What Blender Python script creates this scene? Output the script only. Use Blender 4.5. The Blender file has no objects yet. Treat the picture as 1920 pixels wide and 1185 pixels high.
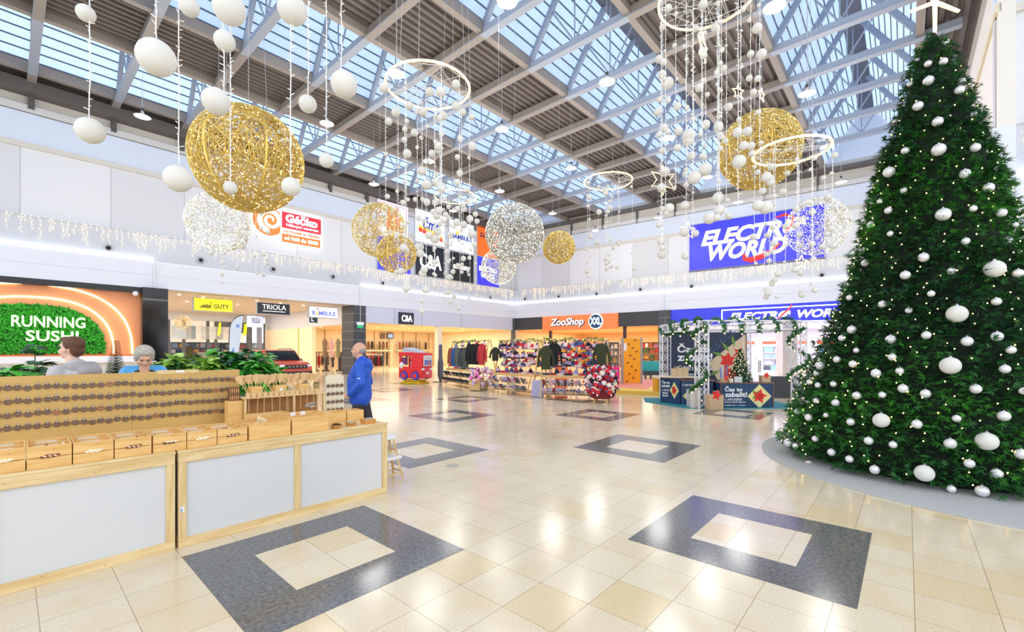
import bpy, math, random
import numpy as np
from mathutils import Vector, Matrix, Euler
PI = math.pi
scn = bpy.context.scene
col = scn.collection
rnd = random.Random(7)
# ---------------------------------------------------------------- camera, world, exposure
F, CX, CY, H = 836.0, 960.0, 657.5, 1.66
cam_d = bpy.data.cameras.new('camera')
cam = bpy.data.objects.new('camera', cam_d)
col.objects.link(cam)
cam.location = (0, 0, H)
cam.rotation_euler = (PI/2, 0, 0)
cam_d.sensor_fit = 'HORIZONTAL'
cam_d.sensor_width = 36.0
cam_d.lens = F/1920*36.0
cam_d.shift_y = (CY-592.5)/1920
cam_d.clip_end = 300
cam_d.clip_start = 0.05
scn.camera = cam
world = bpy.data.worlds.new('world')
scn.world = world
world.use_nodes = True
bg = world.node_tree.nodes['Background']
bg.inputs[0].default_value = (0.88, 0.93, 1.0, 1)
bg.inputs[1].default_value = 0.85
vs = scn.view_settings
vs.view_transform = 'Standard'
vs.look = 'None'
vs.gamma = 1
vs.use_curve_mapping = False
vs.exposure = 1.2

def area_light(name, M, loc, sx, sy, power, colr):
    d = bpy.data.lights.new(name, 'AREA')
    d.shape = 'RECTANGLE'; d.size = sx; d.size_y = sy
    d.energy = power; d.color = colr
    o = bpy.data.objects.new(name, d); col.objects.link(o)
    o.matrix_world = M @ Matrix.Translation(loc)
    return o
# ---------------------------------------------------------------- frames of the two walls
C0 = Vector((0.26, 42.8, 0))
tA, tB = math.radians(41.3), math.radians(37.0)
exA = Vector((math.sin(tA), math.cos(tA), 0)); eyA = Vector((-math.cos(tA), math.sin(tA), 0))
exB = Vector((math.cos(tB), -math.sin(tB), 0)); eyB = Vector((math.sin(tB), math.cos(tB), 0))
def frame(o, ex, ey):
    ez = Vector((0, 0, 1))
    return Matrix(((ex.x, ey.x, 0, o.x), (ex.y, ey.y, 0, o.y), (0, 0, 1, o.z), (0, 0, 0, 1)))
MA = frame(C0, exA, eyA)
MBm = frame(C0, exB, eyB)
I4 = Matrix.Identity(4)
def T(x, y, z): return Matrix.Translation((x, y, z))
def RZ(a): return Matrix.Rotation(a, 4, 'Z')
def RX(a): return Matrix.Rotation(a, 4, 'X')
def RY(a): return Matrix.Rotation(a, 4, 'Y')
def ray(u, v): return Vector(((u-CX)/F, 1.0, (CY-v)/F))
def at(u, v, Y): r = ray(u, v); return Vector((r.x*Y, Y, H+r.z*Y))
def gnd(u, v, z=0.0):
    r = ray(u, v); t = (z-H)/r.z
    return Vector((r.x*t, t, z))
def on(o, ex, ey, u, v, y=0.0):
    r = ray(u, v); rh = Vector((r.x, r.y, 0))
    t = (y+o.dot(ey))/rh.dot(ey)
    p = rh*t-o
    return p.dot(ex), H+r.z*t
def onA(u, v, y=0.0): return on(C0, exA, eyA, u, v, y)
def onB(u, v, y=0.0): return on(C0, exB, eyB, u, v, y)
# ---------------------------------------------------------------- materials
def lin(c):
    r = []
    for x in c[:3]:
        x = x/255.0
        r.append(x/12.92 if x <= 0.04045 else ((x+0.055)/1.055)**2.4)
    return (r[0], r[1], r[2], 1.0)
MATS = {}
def mat(name, c, rough=0.5, metal=0.0, emit=0.0, ecol=None, noise=None, bump=None, spec=0.5, trans=0.0):
    """noise=(scale, amount) colour variation; bump=(scale, strength)"""
    if name in MATS: return MATS[name]
    m = bpy.data.materials.new(name); m.use_nodes = True
    nt = m.node_tree; b = nt.nodes['Principled BSDF']
    b.inputs['Base Color'].default_value = lin(c)
    b.inputs['Roughness'].default_value = rough
    b.inputs['Metallic'].default_value = metal
    b.inputs['Specular IOR Level'].default_value = spec
    if emit:
        b.inputs['Emission Color'].default_value = lin(ecol or c)
        b.inputs['Emission Strength'].default_value = emit
    tc = nt.nodes.new('ShaderNodeTexCoord')
    if noise:
        n = nt.nodes.new('ShaderNodeTexNoise'); n.inputs['Scale'].default_value = noise[0]; n.inputs['Detail'].default_value = 4
        nt.links.new(tc.outputs['Object'], n.inputs['Vector'])
        mx = nt.nodes.new('ShaderNodeMix'); mx.data_type = 'RGBA'
        a = noise[1]
        mx.inputs[6].default_value = lin([max(0, x*(1-a)) for x in c]); mx.inputs[7].default_value = lin([min(255, x*(1+a)) for x in c])
        nt.links.new(n.outputs['Fac'], mx.inputs[0]); nt.links.new(mx.outputs[2], b.inputs['Base Color'])
    if bump:
        n2 = nt.nodes.new('ShaderNodeTexNoise'); n2.inputs['Scale'].default_value = bump[0]
        nt.links.new(tc.outputs['Object'], n2.inputs['Vector'])
        bp = nt.nodes.new('ShaderNodeBump'); bp.inputs['Strength'].default_value = bump[1]; bp.inputs['Distance'].default_value = 0.01
        nt.links.new(n2.outputs['Fac'], bp.inputs['Height']); nt.links.new(bp.outputs[0], b.inputs['Normal'])
    MATS[name] = m
    return m
def wood(name, c1, c2, scale=3.0, axis=0, rough=0.55, knots=True):
    if name in MATS: return MATS[name]
    m = bpy.data.materials.new(name); m.use_nodes = True
    nt = m.node_tree; b = nt.nodes['Principled BSDF']; L = nt.links.new
    b.inputs['Roughness'].default_value = rough
    tc = nt.nodes.new('ShaderNodeTexCoord'); mp = nt.nodes.new('ShaderNodeMapping')
    s = [scale*9]*3; s[axis] = scale*0.7
    mp.inputs['Scale'].default_value = s
    L(tc.outputs['Object'], mp.inputs['Vector'])
    n = nt.nodes.new('ShaderNodeTexNoise'); n.inputs['Scale'].default_value = 1.0; n.inputs['Detail'].default_value = 5; n.inputs['Distortion'].default_value = 0.6
    L(mp.outputs[0], n.inputs['Vector'])
    cr = nt.nodes.new('ShaderNodeValToRGB')
    cr.color_ramp.elements[0].position = 0.35; cr.color_ramp.elements[0].color = lin(c2)
    cr.color_ramp.elements[1].position = 0.62; cr.color_ramp.elements[1].color = lin(c1)
    L(n.outputs['Fac'], cr.inputs[0])
    out = cr.outputs[0]
    if knots:
        v = nt.nodes.new('ShaderNodeTexVoronoi'); mp2 = nt.nodes.new('ShaderNodeMapping')
        s2 = [6.0]*3; s2[axis] = 3.2; mp2.inputs['Scale'].default_value = s2
        L(tc.outputs['Object'], mp2.inputs['Vector']); L(mp2.outputs[0], v.inputs['Vector'])
        mr = nt.nodes.new('ShaderNodeMapRange'); mr.inputs[1].default_value = 0.05; mr.inputs[2].default_value = 0.1; mr.inputs[3].default_value = 1; mr.inputs[4].default_value = 0
        L(v.outputs['Distance'], mr.inputs[0])
        mx = nt.nodes.new('ShaderNodeMix'); mx.data_type = 'RGBA'; mx.inputs[7].default_value = lin([x*0.55 for x in c2])
        L(mr.outputs[0], mx.inputs[0]); L(out, mx.inputs[6]); out = mx.outputs[2]
    L(out, b.inputs['Base Color'])
    MATS[name] = m
    return m
def glow(name, c, strength):
    if name in MATS: return MATS[name]
    m = bpy.data.materials.new(name); m.use_nodes = True
    nt = m.node_tree; nt.nodes.clear()
    e = nt.nodes.new('ShaderNodeEmission'); o = nt.nodes.new('ShaderNodeOutputMaterial')
    e.inputs[0].default_value = lin(c); e.inputs[1].default_value = strength
    nt.links.new(e.outputs[0], o.inputs[0]); MATS[name] = m
    return m
def sign(name, c, emit=0.35, rough=0.4):
    return mat(name, c, rough=rough, emit=emit, ecol=c)
# ---------------------------------------------------------------- mesh builder
class MB:
    def __init__(s): s.v = []; s.f = []; s.mi = []; s.cur = 0
    def add(s, vs_, fs):
        n = len(s.v); s.v += [tuple(x) for x in vs_]
        s.f += [tuple(i+n for i in f) for f in fs]; s.mi += [s.cur]*len(fs)
        return s
    def box(s, lo, hi, M=None):
        x0, y0, z0 = lo; x1, y1, z1 = hi
        v = [(x0,y0,z0),(x1,y0,z0),(x1,y1,z0),(x0,y1,z0),(x0,y0,z1),(x1,y0,z1),(x1,y1,z1),(x0,y1,z1)]
        if M is not None: v = [M @ Vector(p) for p in v]
        return s.add(v, [(0,3,2,1),(4,5,6,7),(0,1,5,4),(1,2,6,5),(2,3,7,6),(3,0,4,7)])
    def beam(s, p, q, w, h, up=(0,0,1)):
        p = Vector(p); q = Vector(q); d = (q-p).normalized()
        r = d.cross(Vector(up))
        if r.length < 1e-4: r = d.cross(Vector((1,0,0)))
        r.normalize(); u = r.cross(d)
        r *= w/2; u *= h/2
        return s.add([p-r-u,p+r-u,p+r+u,p-r+u,q-r-u,q+r-u,q+r+u,q-r+u], [(0,1,2,3),(7,6,5,4),(0,4,5,1),(1,5,6,2),(2,6,7,3),(3,7,4,0)])
    def tube(s, pts, r, n=6, cap=True, closed=False):
        pts = [Vector(p) for p in pts]; N = len(pts)
        rr = r if isinstance(r, (list, tuple)) else [r]*N
        base = []; up = None
        for i, p in enumerate(pts):
            a = pts[(i-1) % N] if (i > 0 or closed) else p
            b = pts[(i+1) % N] if (i < N-1 or closed) else p
            d = (b-a)
            if d.length < 1e-9: d = Vector((0,0,1))
            d.normalize()
            if up is None:
                up = d.cross(Vector((0.31,0.2,0.93)))
                if up.length < 0.05: up = d.cross(Vector((1,0,0)))
            up = up-d*up.dot(d)
            if up.length < 1e-5: up = d.cross(Vector((0,1,0.3)))
            up.normalize(); sd = d.cross(up)
            for k in range(n):
                t = 2*PI*k/n
                base.append(p+(up*math.cos(t)+sd*math.sin(t))*rr[i])
        fs = []
        M_ = N if closed else N-1
        for i in range(M_):
            j = (i+1) % N
            for k in range(n):
                k2 = (k+1) % n
                fs.append((i*n+k, i*n+k2, j*n+k2, j*n+k))
        if cap and not closed:
            fs.append(tuple(range(n-1, -1, -1))); fs.append(tuple((N-1)*n+k for k in range(n)))
        return s.add(base, fs)
    def cyl(s, p, q, r0, r1=None, n=12):
        return s.tube([p, q], [r0, r0 if r1 is None else r1], n)
    def lathe(s, prof, n=20, c=(0,0,0), M=None, cap=True):
        v = []; fs = []
        for (r, z) in prof:
            for k in range(n):
                t = 2*PI*k/n; v.append(Vector((c[0]+r*math.cos(t), c[1]+r*math.sin(t), c[2]+z)))
        if M is not None: v = [M @ p for p in v]
        for i in range(len(prof)-1):
            for k in range(n):
                k2 = (k+1) % n; fs.append((i*n+k, i*n+k2, (i+1)*n+k2, (i+1)*n+k))
        if cap:
            fs.append(tuple(range(n-1, -1, -1))); fs.append(tuple((len(prof)-1)*n+k for k in range(n)))
        return s.add(v, fs)
    def ball(s, c, r, n=12, m=8, sc=(1,1,1), M=None):
        v = [Vector((0,0,-1))]; fs = []
        for i in range(1, m):
            ph = -PI/2+PI*i/m
            for k in range(n):
                t = 2*PI*k/n; v.append(Vector((math.cos(ph)*math.cos(t), math.cos(ph)*math.sin(t), math.sin(ph))))
        v.append(Vector((0,0,1)))
        for k in range(n): fs.append((0, 1+(k+1) % n, 1+k))
        for i in range(m-2):
            for k in range(n):
                k2 = (k+1) % n; fs.append((1+i*n+k, 1+i*n+k2, 1+(i+1)*n+k2, 1+(i+1)*n+k))
        top = len(v)-1
        for k in range(n): fs.append((top, 1+(m-2)*n+k, 1+(m-2)*n+(k+1) % n))
        v = [Vector((p.x*r*sc[0], p.y*r*sc[1], p.z*r*sc[2])) for p in v]
        if M is not None: v = [M @ p for p in v]
        v = [p+Vector(c) for p in v]
        return s.add(v, fs)
    def prism(s, poly, y0, y1, M=None):
        """poly in (x,z), extruded along y"""
        n = len(poly)
        v = [Vector((x, y0, z)) for x, z in poly]+[Vector((x, y1, z)) for x, z in poly]
        if M is not None: v = [M @ p for p in v]
        fs = [tuple(range(n)), tuple(range(2*n-1, n-1, -1))]
        for i in range(n):
            j = (i+1) % n; fs.append((i, i+n, j+n, j))
        return s.add(v, fs)
    def plate(s, poly, z0, z1, M=None):
        """poly in (x,y), extruded along z"""
        n = len(poly)
        v = [Vector((x, y, z0)) for x, y in poly]+[Vector((x, y, z1)) for x, y in poly]
        if M is not None: v = [M @ p for p in v]
        fs = [tuple(range(n-1, -1, -1)), tuple(range(n, 2*n))]
        for i in range(n):
            j = (i+1) % n; fs.append((i, j, j+n, i+n))
        return s.add(v, fs)
    def grid(s, P, nu, nv, closed_u=False):
        v = []; fs = []
        for j in range(nv):
            for i in range(nu): v.append(P(i/(nu-1 if not closed_u else nu), j/(nv-1)))
        for j in range(nv-1):
            for i in range(nu if closed_u else nu-1):
                i2 = (i+1) % nu; fs.append((j*nu+i, j*nu+i2, (j+1)*nu+i2, (j+1)*nu+i))
        return s.add(v, fs)
    def mesh(s, name, m, smooth=False):
        me = bpy.data.meshes.new(name)
        me.from_pydata(s.v, [], s.f); me.update()
        ms = m if isinstance(m, (list, tuple)) else [m]
        for x in ms: me.materials.append(x)
        if len(ms) > 1: me.polygons.foreach_set('material_index', s.mi)
        if smooth:
            me.shade_smooth()
            try: me.set_sharp_from_angle(angle=0.75)
            except Exception: pass
        return me
    def build(s, name, m, parent=None, M=None, smooth=False, bev=0):
        return put(name, s.mesh(name, m, smooth), parent, M, bev)
def put(name, me, parent=None, M=None, bev=0):
    o = bpy.data.objects.new(name, me); col.objects.link(o)
    if parent is not None: o.parent = parent
    if M is not None: o.matrix_basis = M
    if bev:
        b = o.modifiers.new('bevel', 'BEVEL'); b.width = bev; b.segments = 2; b.limit_method = 'ANGLE'
    return o
def bigmesh(name, V, Fq, m, parent=None, M=None, smooth=False, mi=None):
    """numpy verts (n,3), faces (m,k)"""
    me = bpy.data.meshes.new(name)
    V = np.asarray(V, dtype=np.float32); Fq = np.asarray(Fq, dtype=np.int32); k = Fq.shape[1]
    me.vertices.add(len(V)); me.vertices.foreach_set('co', V.ravel())
    me.loops.add(Fq.size); me.loops.foreach_set('vertex_index', Fq.ravel())
    me.polygons.add(len(Fq)); me.polygons.foreach_set('loop_start', np.arange(0, Fq.size, k, dtype=np.int32))
    me.update(calc_edges=True); me.validate()
    for x in (m if isinstance(m, (list, tuple)) else [m]): me.materials.append(x)
    if mi is not None: me.polygons.foreach_set('material_index', np.asarray(mi, dtype=np.int32))
    if smooth: me.shade_smooth()
    return put(name, me, parent, M)
def tag(o, label=None, cat=None, group=None, kind=None):
    if label: o['label'] = label
    if cat: o['category'] = cat
    if group: o['group'] = group
    if kind: o['kind'] = kind
    return o
def thing(name, label, cat, M=None, group=None, kind=None):
    o = bpy.data.objects.new(name, None); col.objects.link(o)
    o.empty_display_size = 0.1
    if M is not None: o.matrix_basis = M
    return tag(o, label, cat, group, kind)
def struct(o): o['kind'] = 'structure'; return o
def copy_tree(o, M=None, label=None, group=None, parent=None):
    c = o.copy(); col.objects.link(c)
    if parent is not None: c.parent = parent
    if M is not None: c.matrix_basis = M
    if label: c['label'] = label
    if group: c['group'] = group
    for ch in list(o.children): copy_tree(ch, parent=c)
    return c
def text(name, s_, m, parent, box, y=0.0, depth=0.01, shear=0.0, bold=0.0, M=None, lh=1.0):
    """text fitted to box (x0,z0,x1,z1) in the x-z plane of its parent, facing -y"""
    cu = bpy.data.curves.new(name, 'FONT'); cu.body = s_; cu.extrude = 0.02; cu.offset = bold; cu.shear = shear
    cu.align_x = 'CENTER'; cu.space_line = lh; cu.resolution_u = 3
    o = bpy.data.objects.new(name, cu)
    me = bpy.data.meshes.new_from_object(o)
    bpy.data.objects.remove(o); bpy.data.curves.remove(cu)
    n = len(me.vertices); a = np.empty(n*3, dtype=np.float32); me.vertices.foreach_get('co', a); a = a.reshape(-1, 3)
    mn = a.min(0); mxx = a.max(0); x0, z0, x1, z1 = box
    b = np.empty_like(a)
    b[:, 0] = x0+(a[:, 0]-mn[0])/(mxx[0]-mn[0])*(x1-x0)
    b[:, 2] = z0+(a[:, 1]-mn[1])/(mxx[1]-mn[1])*(z1-z0)
    b[:, 1] = y-(a[:, 2]-mn[2])/(mxx[2]-mn[2])*depth
    me.vertices.foreach_set('co', b.ravel()); me.update(); me.materials.clear(); me.materials.append(m); me.name = name
    return put(name, me, parent, M)
# ---------------------------------------------------------------- floor
aT = Vector((math.sin(math.radians(41.57)), math.cos(math.radians(41.57)), 0)); bT = Vector((aT.y, -aT.x, 0))
SQ = [(-0.919,2.201),(1.293,2.403),(1.313,4.653),(1.336,6.965),(3.526,7.111),(-0.932,9.251),(-0.925,6.883),(-0.911,4.461),
      (3.50,4.80),(-0.94,11.55),(-3.13,11.35),(-3.15,13.7),(-3.10,9.05),(1.35,9.2)]
SQ = [Vector((x*1.66, y*1.66, 0)) for x, y in SQ]
ph = SQ[0]-aT*0.8-bT*0.8
def floor_mat():
    m = bpy.data.materials.new('polished_stone_tiles'); m.use_nodes = True
    nt = m.node_tree; b = nt.nodes['Principled BSDF']; L = nt.links.new; N = nt.nodes.new
    g = N('ShaderNodeNewGeometry')
    def dot(v, off):
        d = N('ShaderNodeVectorMath'); d.operation = 'DOT_PRODUCT'; d.inputs[1].default_value = v
        L(g.outputs['Position'], d.inputs[0])
        a = N('ShaderNodeMath'); a.operation = 'SUBTRACT'; L(d.outputs['Value'], a.inputs[0]); a.inputs[1].default_value = off
        c = N('ShaderNodeMath'); c.operation = 'DIVIDE'; L(a.outputs[0], c.inputs[0]); c.inputs[1].default_value = 0.4
        return c
    U = dot(aT, ph.dot(aT)); V = dot(bT, ph.dot(bT))
    def op(o, a, b_=None):
        n = N('ShaderNodeMath'); n.operation = o
        for i, x in enumerate((a, b_)):
            if x is None: continue
            if isinstance(x, (int, float)): n.inputs[i].default_value = x
            else: L(x.outputs[0], n.inputs[i])
        return n
    fu, fv = op('FLOOR', U), op('FLOOR', V)
    cu, cv = op('FRACT', U), op('FRACT', V)
    def edge(c):
        a = op('ABSOLUTE', op('SUBTRACT', c, 0.5)); return op('GREATER_THAN', a, 0.4945)
    gr = op('MAXIMUM', edge(cu), edge(cv))
    cb = N('ShaderNodeCombineXYZ'); L(fu.outputs[0], cb.inputs[0]); L(fv.outputs[0], cb.inputs[1])
    wn = N('ShaderNodeTexWhiteNoise'); wn.noise_dimensions = '3D'; L(cb.outputs[0], wn.inputs['Vector'])
    cr = N('ShaderNodeValToRGB'); e = cr.color_ramp.elements
    e[0].position = 0.0; e[0].color = lin((226,212,186)); e[1].position = 1.0; e[1].color = lin((220,198,156))
    x = e.new(0.55); x.color = lin((226,212,186)); x = e.new(0.85); x.color = lin((222,206,176))
    L(wn.outputs['Value'], cr.inputs[0])
    n = N('ShaderNodeTexNoise'); n.inputs['Scale'].default_value = 90; n.inputs['Detail'].default_value = 3; L(g.outputs['Position'], n.inputs['Vector'])
    n2 = N('ShaderNodeTexNoise'); n2.inputs['Scale'].default_value = 2.3; n2.inputs['Detail'].default_value = 5; L(g.outputs['Position'], n2.inputs['Vector'])
    m1 = N('ShaderNodeMix'); m1.data_type = 'RGBA'; m1.blend_type = 'MULTIPLY'; m1.inputs[0].default_value = 1
    r1 = N('ShaderNodeMapRange'); r1.inputs[1].default_value = 0.3; r1.inputs[2].default_value = 0.7; r1.inputs[3].default_value = 0.86; r1.inputs[4].default_value = 1.12
    L(n.outputs['Fac'], r1.inputs[0]); L(cr.outputs[0], m1.inputs[6]); L(r1.outputs[0], m1.inputs[7])
    m2 = N('ShaderNodeMix'); m2.data_type = 'RGBA'; m2.inputs[7].default_value = lin((218,196,154))
    r2 = N('ShaderNodeMapRange'); r2.inputs[1].default_value = 0.5; r2.inputs[2].default_value = 0.72; r2.inputs[3].default_value = 0; r2.inputs[4].default_value = 0.6
    L(n2.outputs['Fac'], r2.inputs[0]); L(r2.outputs[0], m2.inputs[0]); L(m1.outputs[2], m2.inputs[6])
    m3 = N('ShaderNodeMix'); m3.data_type = 'RGBA'; m3.inputs[7].default_value = lin((168,146,112))
    L(gr.outputs[0], m3.inputs[0]); L(m2.outputs[2], m3.inputs[6]); L(m3.outputs[2], b.inputs['Base Color'])
    b.inputs['Roughness'].default_value = 0.16
    b.inputs['Specular IOR Level'].default_value = 0.5
    return m
FL = floor_mat()
MB().box((-60,-8,-0.1),(60,80,0)).build('floor', FL)['kind'] = 'structure'
dark = mat('dark_granite', (84,84,84), rough=0.15, noise=(34,0.7), bump=None)
def inlay(i, c):
    b = MB()
    M = Matrix(((aT.x,bT.x,0,c.x),(aT.y,bT.y,0,c.y),(0,0,1,0),(0,0,0,1)))
    for lo, hi in (((-.8,-.8),(.8,-.4)),((-.8,.4),(.8,.8)),((-.8,-.4),(-.4,.4)),((.4,-.4),(.8,.4))):
        b.box((lo[0],lo[1],-0.02),(hi[0],hi[1],0.0015))
    struct(b.build('trim_%d' % (i+1), dark, M=M))
for i, c in enumerate(SQ): inlay(i, c)
# round steel cover in the floor
q = gnd(848, 873)
d = MB().lathe([(0.10,0.0),(0.10,0.002),(0.095,0.004)],24)
tag(d.build('floor_drain_cover', mat('steel_cover',(170,170,165),0.35,0.6), M=T(q.x,q.y,0)), 'round grey metal cover set in the pale floor tiles', 'floor cover')

# ---------------------------------------------------------------- wall materials
def panel_mat(name, c, width, var):
    m = bpy.data.materials.new(name); m.use_nodes = True
    nt = m.node_tree; b = nt.nodes['Principled BSDF']; L = nt.links.new; N = nt.nodes.new
    tc = N('ShaderNodeTexCoord'); sp = N('ShaderNodeSeparateXYZ'); L(tc.outputs['Object'], sp.inputs[0])
    d = N('ShaderNodeMath'); d.operation = 'DIVIDE'; d.inputs[1].default_value = width; L(sp.outputs[0], d.inputs[0])
    f = N('ShaderNodeMath'); f.operation = 'FLOOR'; L(d.outputs[0], f.inputs[0])
    w = N('ShaderNodeTexWhiteNoise'); w.noise_dimensions = '1D'; L(f.outputs[0], w.inputs['W'])
    mx = N('ShaderNodeMix'); mx.data_type = 'RGBA'; mx.inputs[6].default_value = lin([x*(1-var) for x in c]); mx.inputs[7].default_value = lin(c)
    L(w.outputs['Value'], mx.inputs[0])
    fr = N('ShaderNodeMath'); fr.operation = 'FRACT'; L(d.outputs[0], fr.inputs[0])
    gt = N('ShaderNodeMath'); gt.operation = 'LESS_THAN'; gt.inputs[1].default_value = 0.012; L(fr.outputs[0], gt.inputs[0])
    m2 = N('ShaderNodeMix'); m2.data_type = 'RGBA'; m2.inputs[7].default_value = lin([x*0.8 for x in c]); L(gt.outputs[0], m2.inputs[0]); L(mx.outputs[2], m2.inputs[6])
    L(m2.outputs[2], b.inputs['Base Color']); b.inputs['Roughness'].default_value = 0.45
    MATS[name] = m
    return m
white = panel_mat('white_wall_panels', (232,234,238), 2.9, 0.09)
fascia_w = mat('white_fascia', (226,231,242), 0.35)
fascia_g = mat('grey_glass_parapet', (196,202,212), 0.25)
topband = mat('upper_band', (214,224,240), 0.5)
rail_m = mat('beige_rail', (212,208,200), 0.5)
seam = mat('dark_seam', (120,125,132), 0.5)
beamgrey = mat('beam_grey', (196,192,184), 0.5)
slate = None
def slate_mat():
    m = bpy.data.materials.new('dark_slate_tiles'); m.use_nodes = True
    nt = m.node_tree; b = nt.nodes['Principled BSDF']; L = nt.links.new; N = nt.nodes.new
    tc = N('ShaderNodeTexCoord'); mp = N('ShaderNodeMapping'); mp.inputs['Rotation'].default_value = (PI/2,0,0); L(tc.outputs['Object'], mp.inputs[0])
    br = N('ShaderNodeTexBrick'); L(mp.outputs[0], br.inputs['Vector']); br.inputs['Scale'].default_value = 1
    br.inputs['Brick Width'].default_value = 1.2; br.inputs['Row Height'].default_value = 0.6; br.inputs['Mortar Size'].default_value = 0.015
    br.inputs['Color1'].default_value = lin((72,74,80)); br.inputs['Color2'].default_value = lin((62,64,70)); br.inputs['Mortar'].default_value = lin((140,140,145))
    L(br.outputs['Color'], b.inputs['Base Color']); b.inputs['Roughness'].default_value = 0.4
    return m
slate = slate_mat()
led = glow('white_led', (255,255,255), 3.2)
ZB, ZG, ZP, ZR, ZT = 4.76, 6.14, 7.42, 10.4, 11.9     # soffit, led line, parapet top, rail, wall top
ROOF = 13.2
def upper_wall(M, x0, x1, side, led_ranges):
    b = MB().box((x0,0.35,ZP-0.1),(x1,0.6,ZR)).build('wall_'+side, white, M=M); struct(b)
    struct(MB().box((x0,0.32,ZR+0.22),(x1,0.6,ZT)).build('wall_'+side+'_top', topband, M=M))
    struct(MB().box((x0,0.24,ZR),(x1,0.6,ZR+0.22)).build('trim_'+side+'_rail', rail_m, M=M))
    struct(MB().box((x0,0.45,ZT),(x1,0.6,ROOF+0.33)).build('wall_'+side+'_beam', beamgrey, M=M))
    struct(MB().box((x0,0.30,ZT+0.05),(x1,0.5,ZT+0.35)).build('trim_'+side+'_beam', mat('beam_white',(208,208,206),0.5), M=M))
    struct(MB().box((x0,0.12,ZG),(x1,0.3,ZP)).build('wall_'+side+'_parapet', fascia_g, M=M))
    struct(MB().box((x0,0.10,ZP),(x1,0.36,ZP+0.03)).build('trim_'+side+'_coping', mat('coping',(188,192,198),0.4), M=M))
    f = MB().box((x0,0.0,ZB),(x1,0.3,5.40)).box((x0,0.0,5.425),(x1,0.3,ZG-0.06)).box((x0,0.02,5.3),(x1,0.3,5.5))
    struct(f.build('wall_'+side+'_fascia', fascia_w, M=M))
    for (a, c) in led_ranges:
        o = MB().box((a,-0.01,ZG-0.055),(c,0.10,ZG)).build('led_strip', led, M=M)
        tag(o, 'long white glowing light strip on top of the %s shopfront band' % ('left' if side == 'left' else 'right'), 'light strip', 'white light strips around the hall')
x288 = onA(288, 490)[0]; x678 = onA(678, 537)[0]
upper_wall(MA, -46, 0.7, 'left', [(-46, x288), (x678, -0.02)])
upper_wall(MBm, -0.7, 30.6, 'back', [(0.02, 29.4)])
# near right wall corner beyond the tree
K = Vector((12.55, 11.5, 0))
MC = frame(K, exB, eyB)
upper_wall(MC, 0.0, 14.0, 'right', [(0.35, 14.0)])
MD = frame(K, exA, eyA)
sd = MB().box((0.0,-0.3,ZP),(18.0,0.0,ZT)); struct(sd.build('wall_right_return', mat('plain_wall',(232,228,220),0.5), M=MD))
struct(MB().box((0.0,-0.3,0.0),(18.0,0.25,ZP)).build('wall_right_lower', fascia_w, M=MD))
struct(MB().box((0.0,-0.3,ZT),(18.0,-0.1,ROOF)).build('wall_right_beam', beamgrey, M=MD))
struct(MB().box((0.0,-0.05,ZR),(18.0,0.06,ZR+0.22)).build('trim_right_rail', mat('warm_rail',(226,214,186),0.5), M=MD))
struct(MB().box((0.2,-0.05,0.0),(14.0,0.3,ZB)).build('wall_right_shop', mat('right_shop_panel',(225,222,216),0.4), M=MC))
# LED cove lights (they light the white band)
def roof_z(p):
    y = (Vector((p[0],p[1],0))-C0).dot(eyA)
    for (y0, y1) in ((-0.95,-5.6),(-8.9,-13.25),(-16.55,-20.95),(-24.2,-28.5)):
        if y1 < y < y0:
            ym = (y0+y1)/2; return ROOF+0.33+(17.0-ROOF-0.35)*(1-abs(y-ym)/abs(y0-ym))
    return ROOF+0.25
# ---------------------------------------------------------------- roof
DECK = mat('brown_corrugated_deck', (100,92,88), 0.6, noise=(3,0.10))
STEEL = mat('blue_grey_steel', (150,160,176), 0.5)
STEELD = mat('taupe_steel', (142,134,128), 0.5)
def glaz_mat():
    m = bpy.data.materials.new('skylight_glazing'); m.use_nodes = True
    nt = m.node_tree; nt.nodes.clear(); N = nt.nodes.new; L = nt.links.new
    o = N('ShaderNodeOutputMaterial'); t = N('ShaderNodeBsdfTranslucent'); d = N('ShaderNodeBsdfDiffuse'); mx = N('ShaderNodeMixShader')
    t.inputs[0].default_value = (0.56,0.72,0.98,1); d.inputs[0].default_value = (0.7,0.8,0.95,1); mx.inputs[0].default_value = 0.25
    L(t.outputs[0], mx.inputs[1]); L(d.outputs[0], mx.inputs[2]); L(mx.outputs[0], o.inputs[0])
    return m
GLAZ = glaz_mat()
sky = [(-0.95,-5.6),(-8.9,-13.25),(-16.55,-20.95),(-24.2,-28.5)]
strips = [(0.6,-0.95),(-5.6,-8.9),(-13.25,-16.55),(-20.95,-24.2),(-28.5,-31.4)]
XL, XR = -37.0, 0.0
def xwall(y): return -y*math.tan(tA-tB)+0.55       # where the back wall stands along a strip
for i, (y0, y1) in enumerate(strips):
    b = MB(); n = int(abs(y1-y0)/0.30); pts = []
    for k in range(n):
        t0 = y0+(y1-y0)*k/n; w = (y1-y0)/n
        pts += [(t0, ROOF+0.32), (t0+w*0.42, ROOF+0.32), (t0+w*0.5, ROOF+0.22), (t0+w*0.92, ROOF+0.22)]
    pts.append((y1, ROOF+0.32))
    xr = xwall(min(y0, y1))
    v = []; fs = []
    for (y, z) in pts: v += [(XL, y, z), (xr, y, z)]
    for k in range(len(pts)-1): fs.append((2*k, 2*k+1, 2*k+3, 2*k+2))
    b.add(v, fs); b.box((XL,min(y0,y1),ROOF+0.36),(xr,max(y0,y1),ROOF+0.42))
    struct(b.build('ceiling_%d' % (i+1), DECK, M=MA))
RID = 17.0
gz_i = 0
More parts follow.
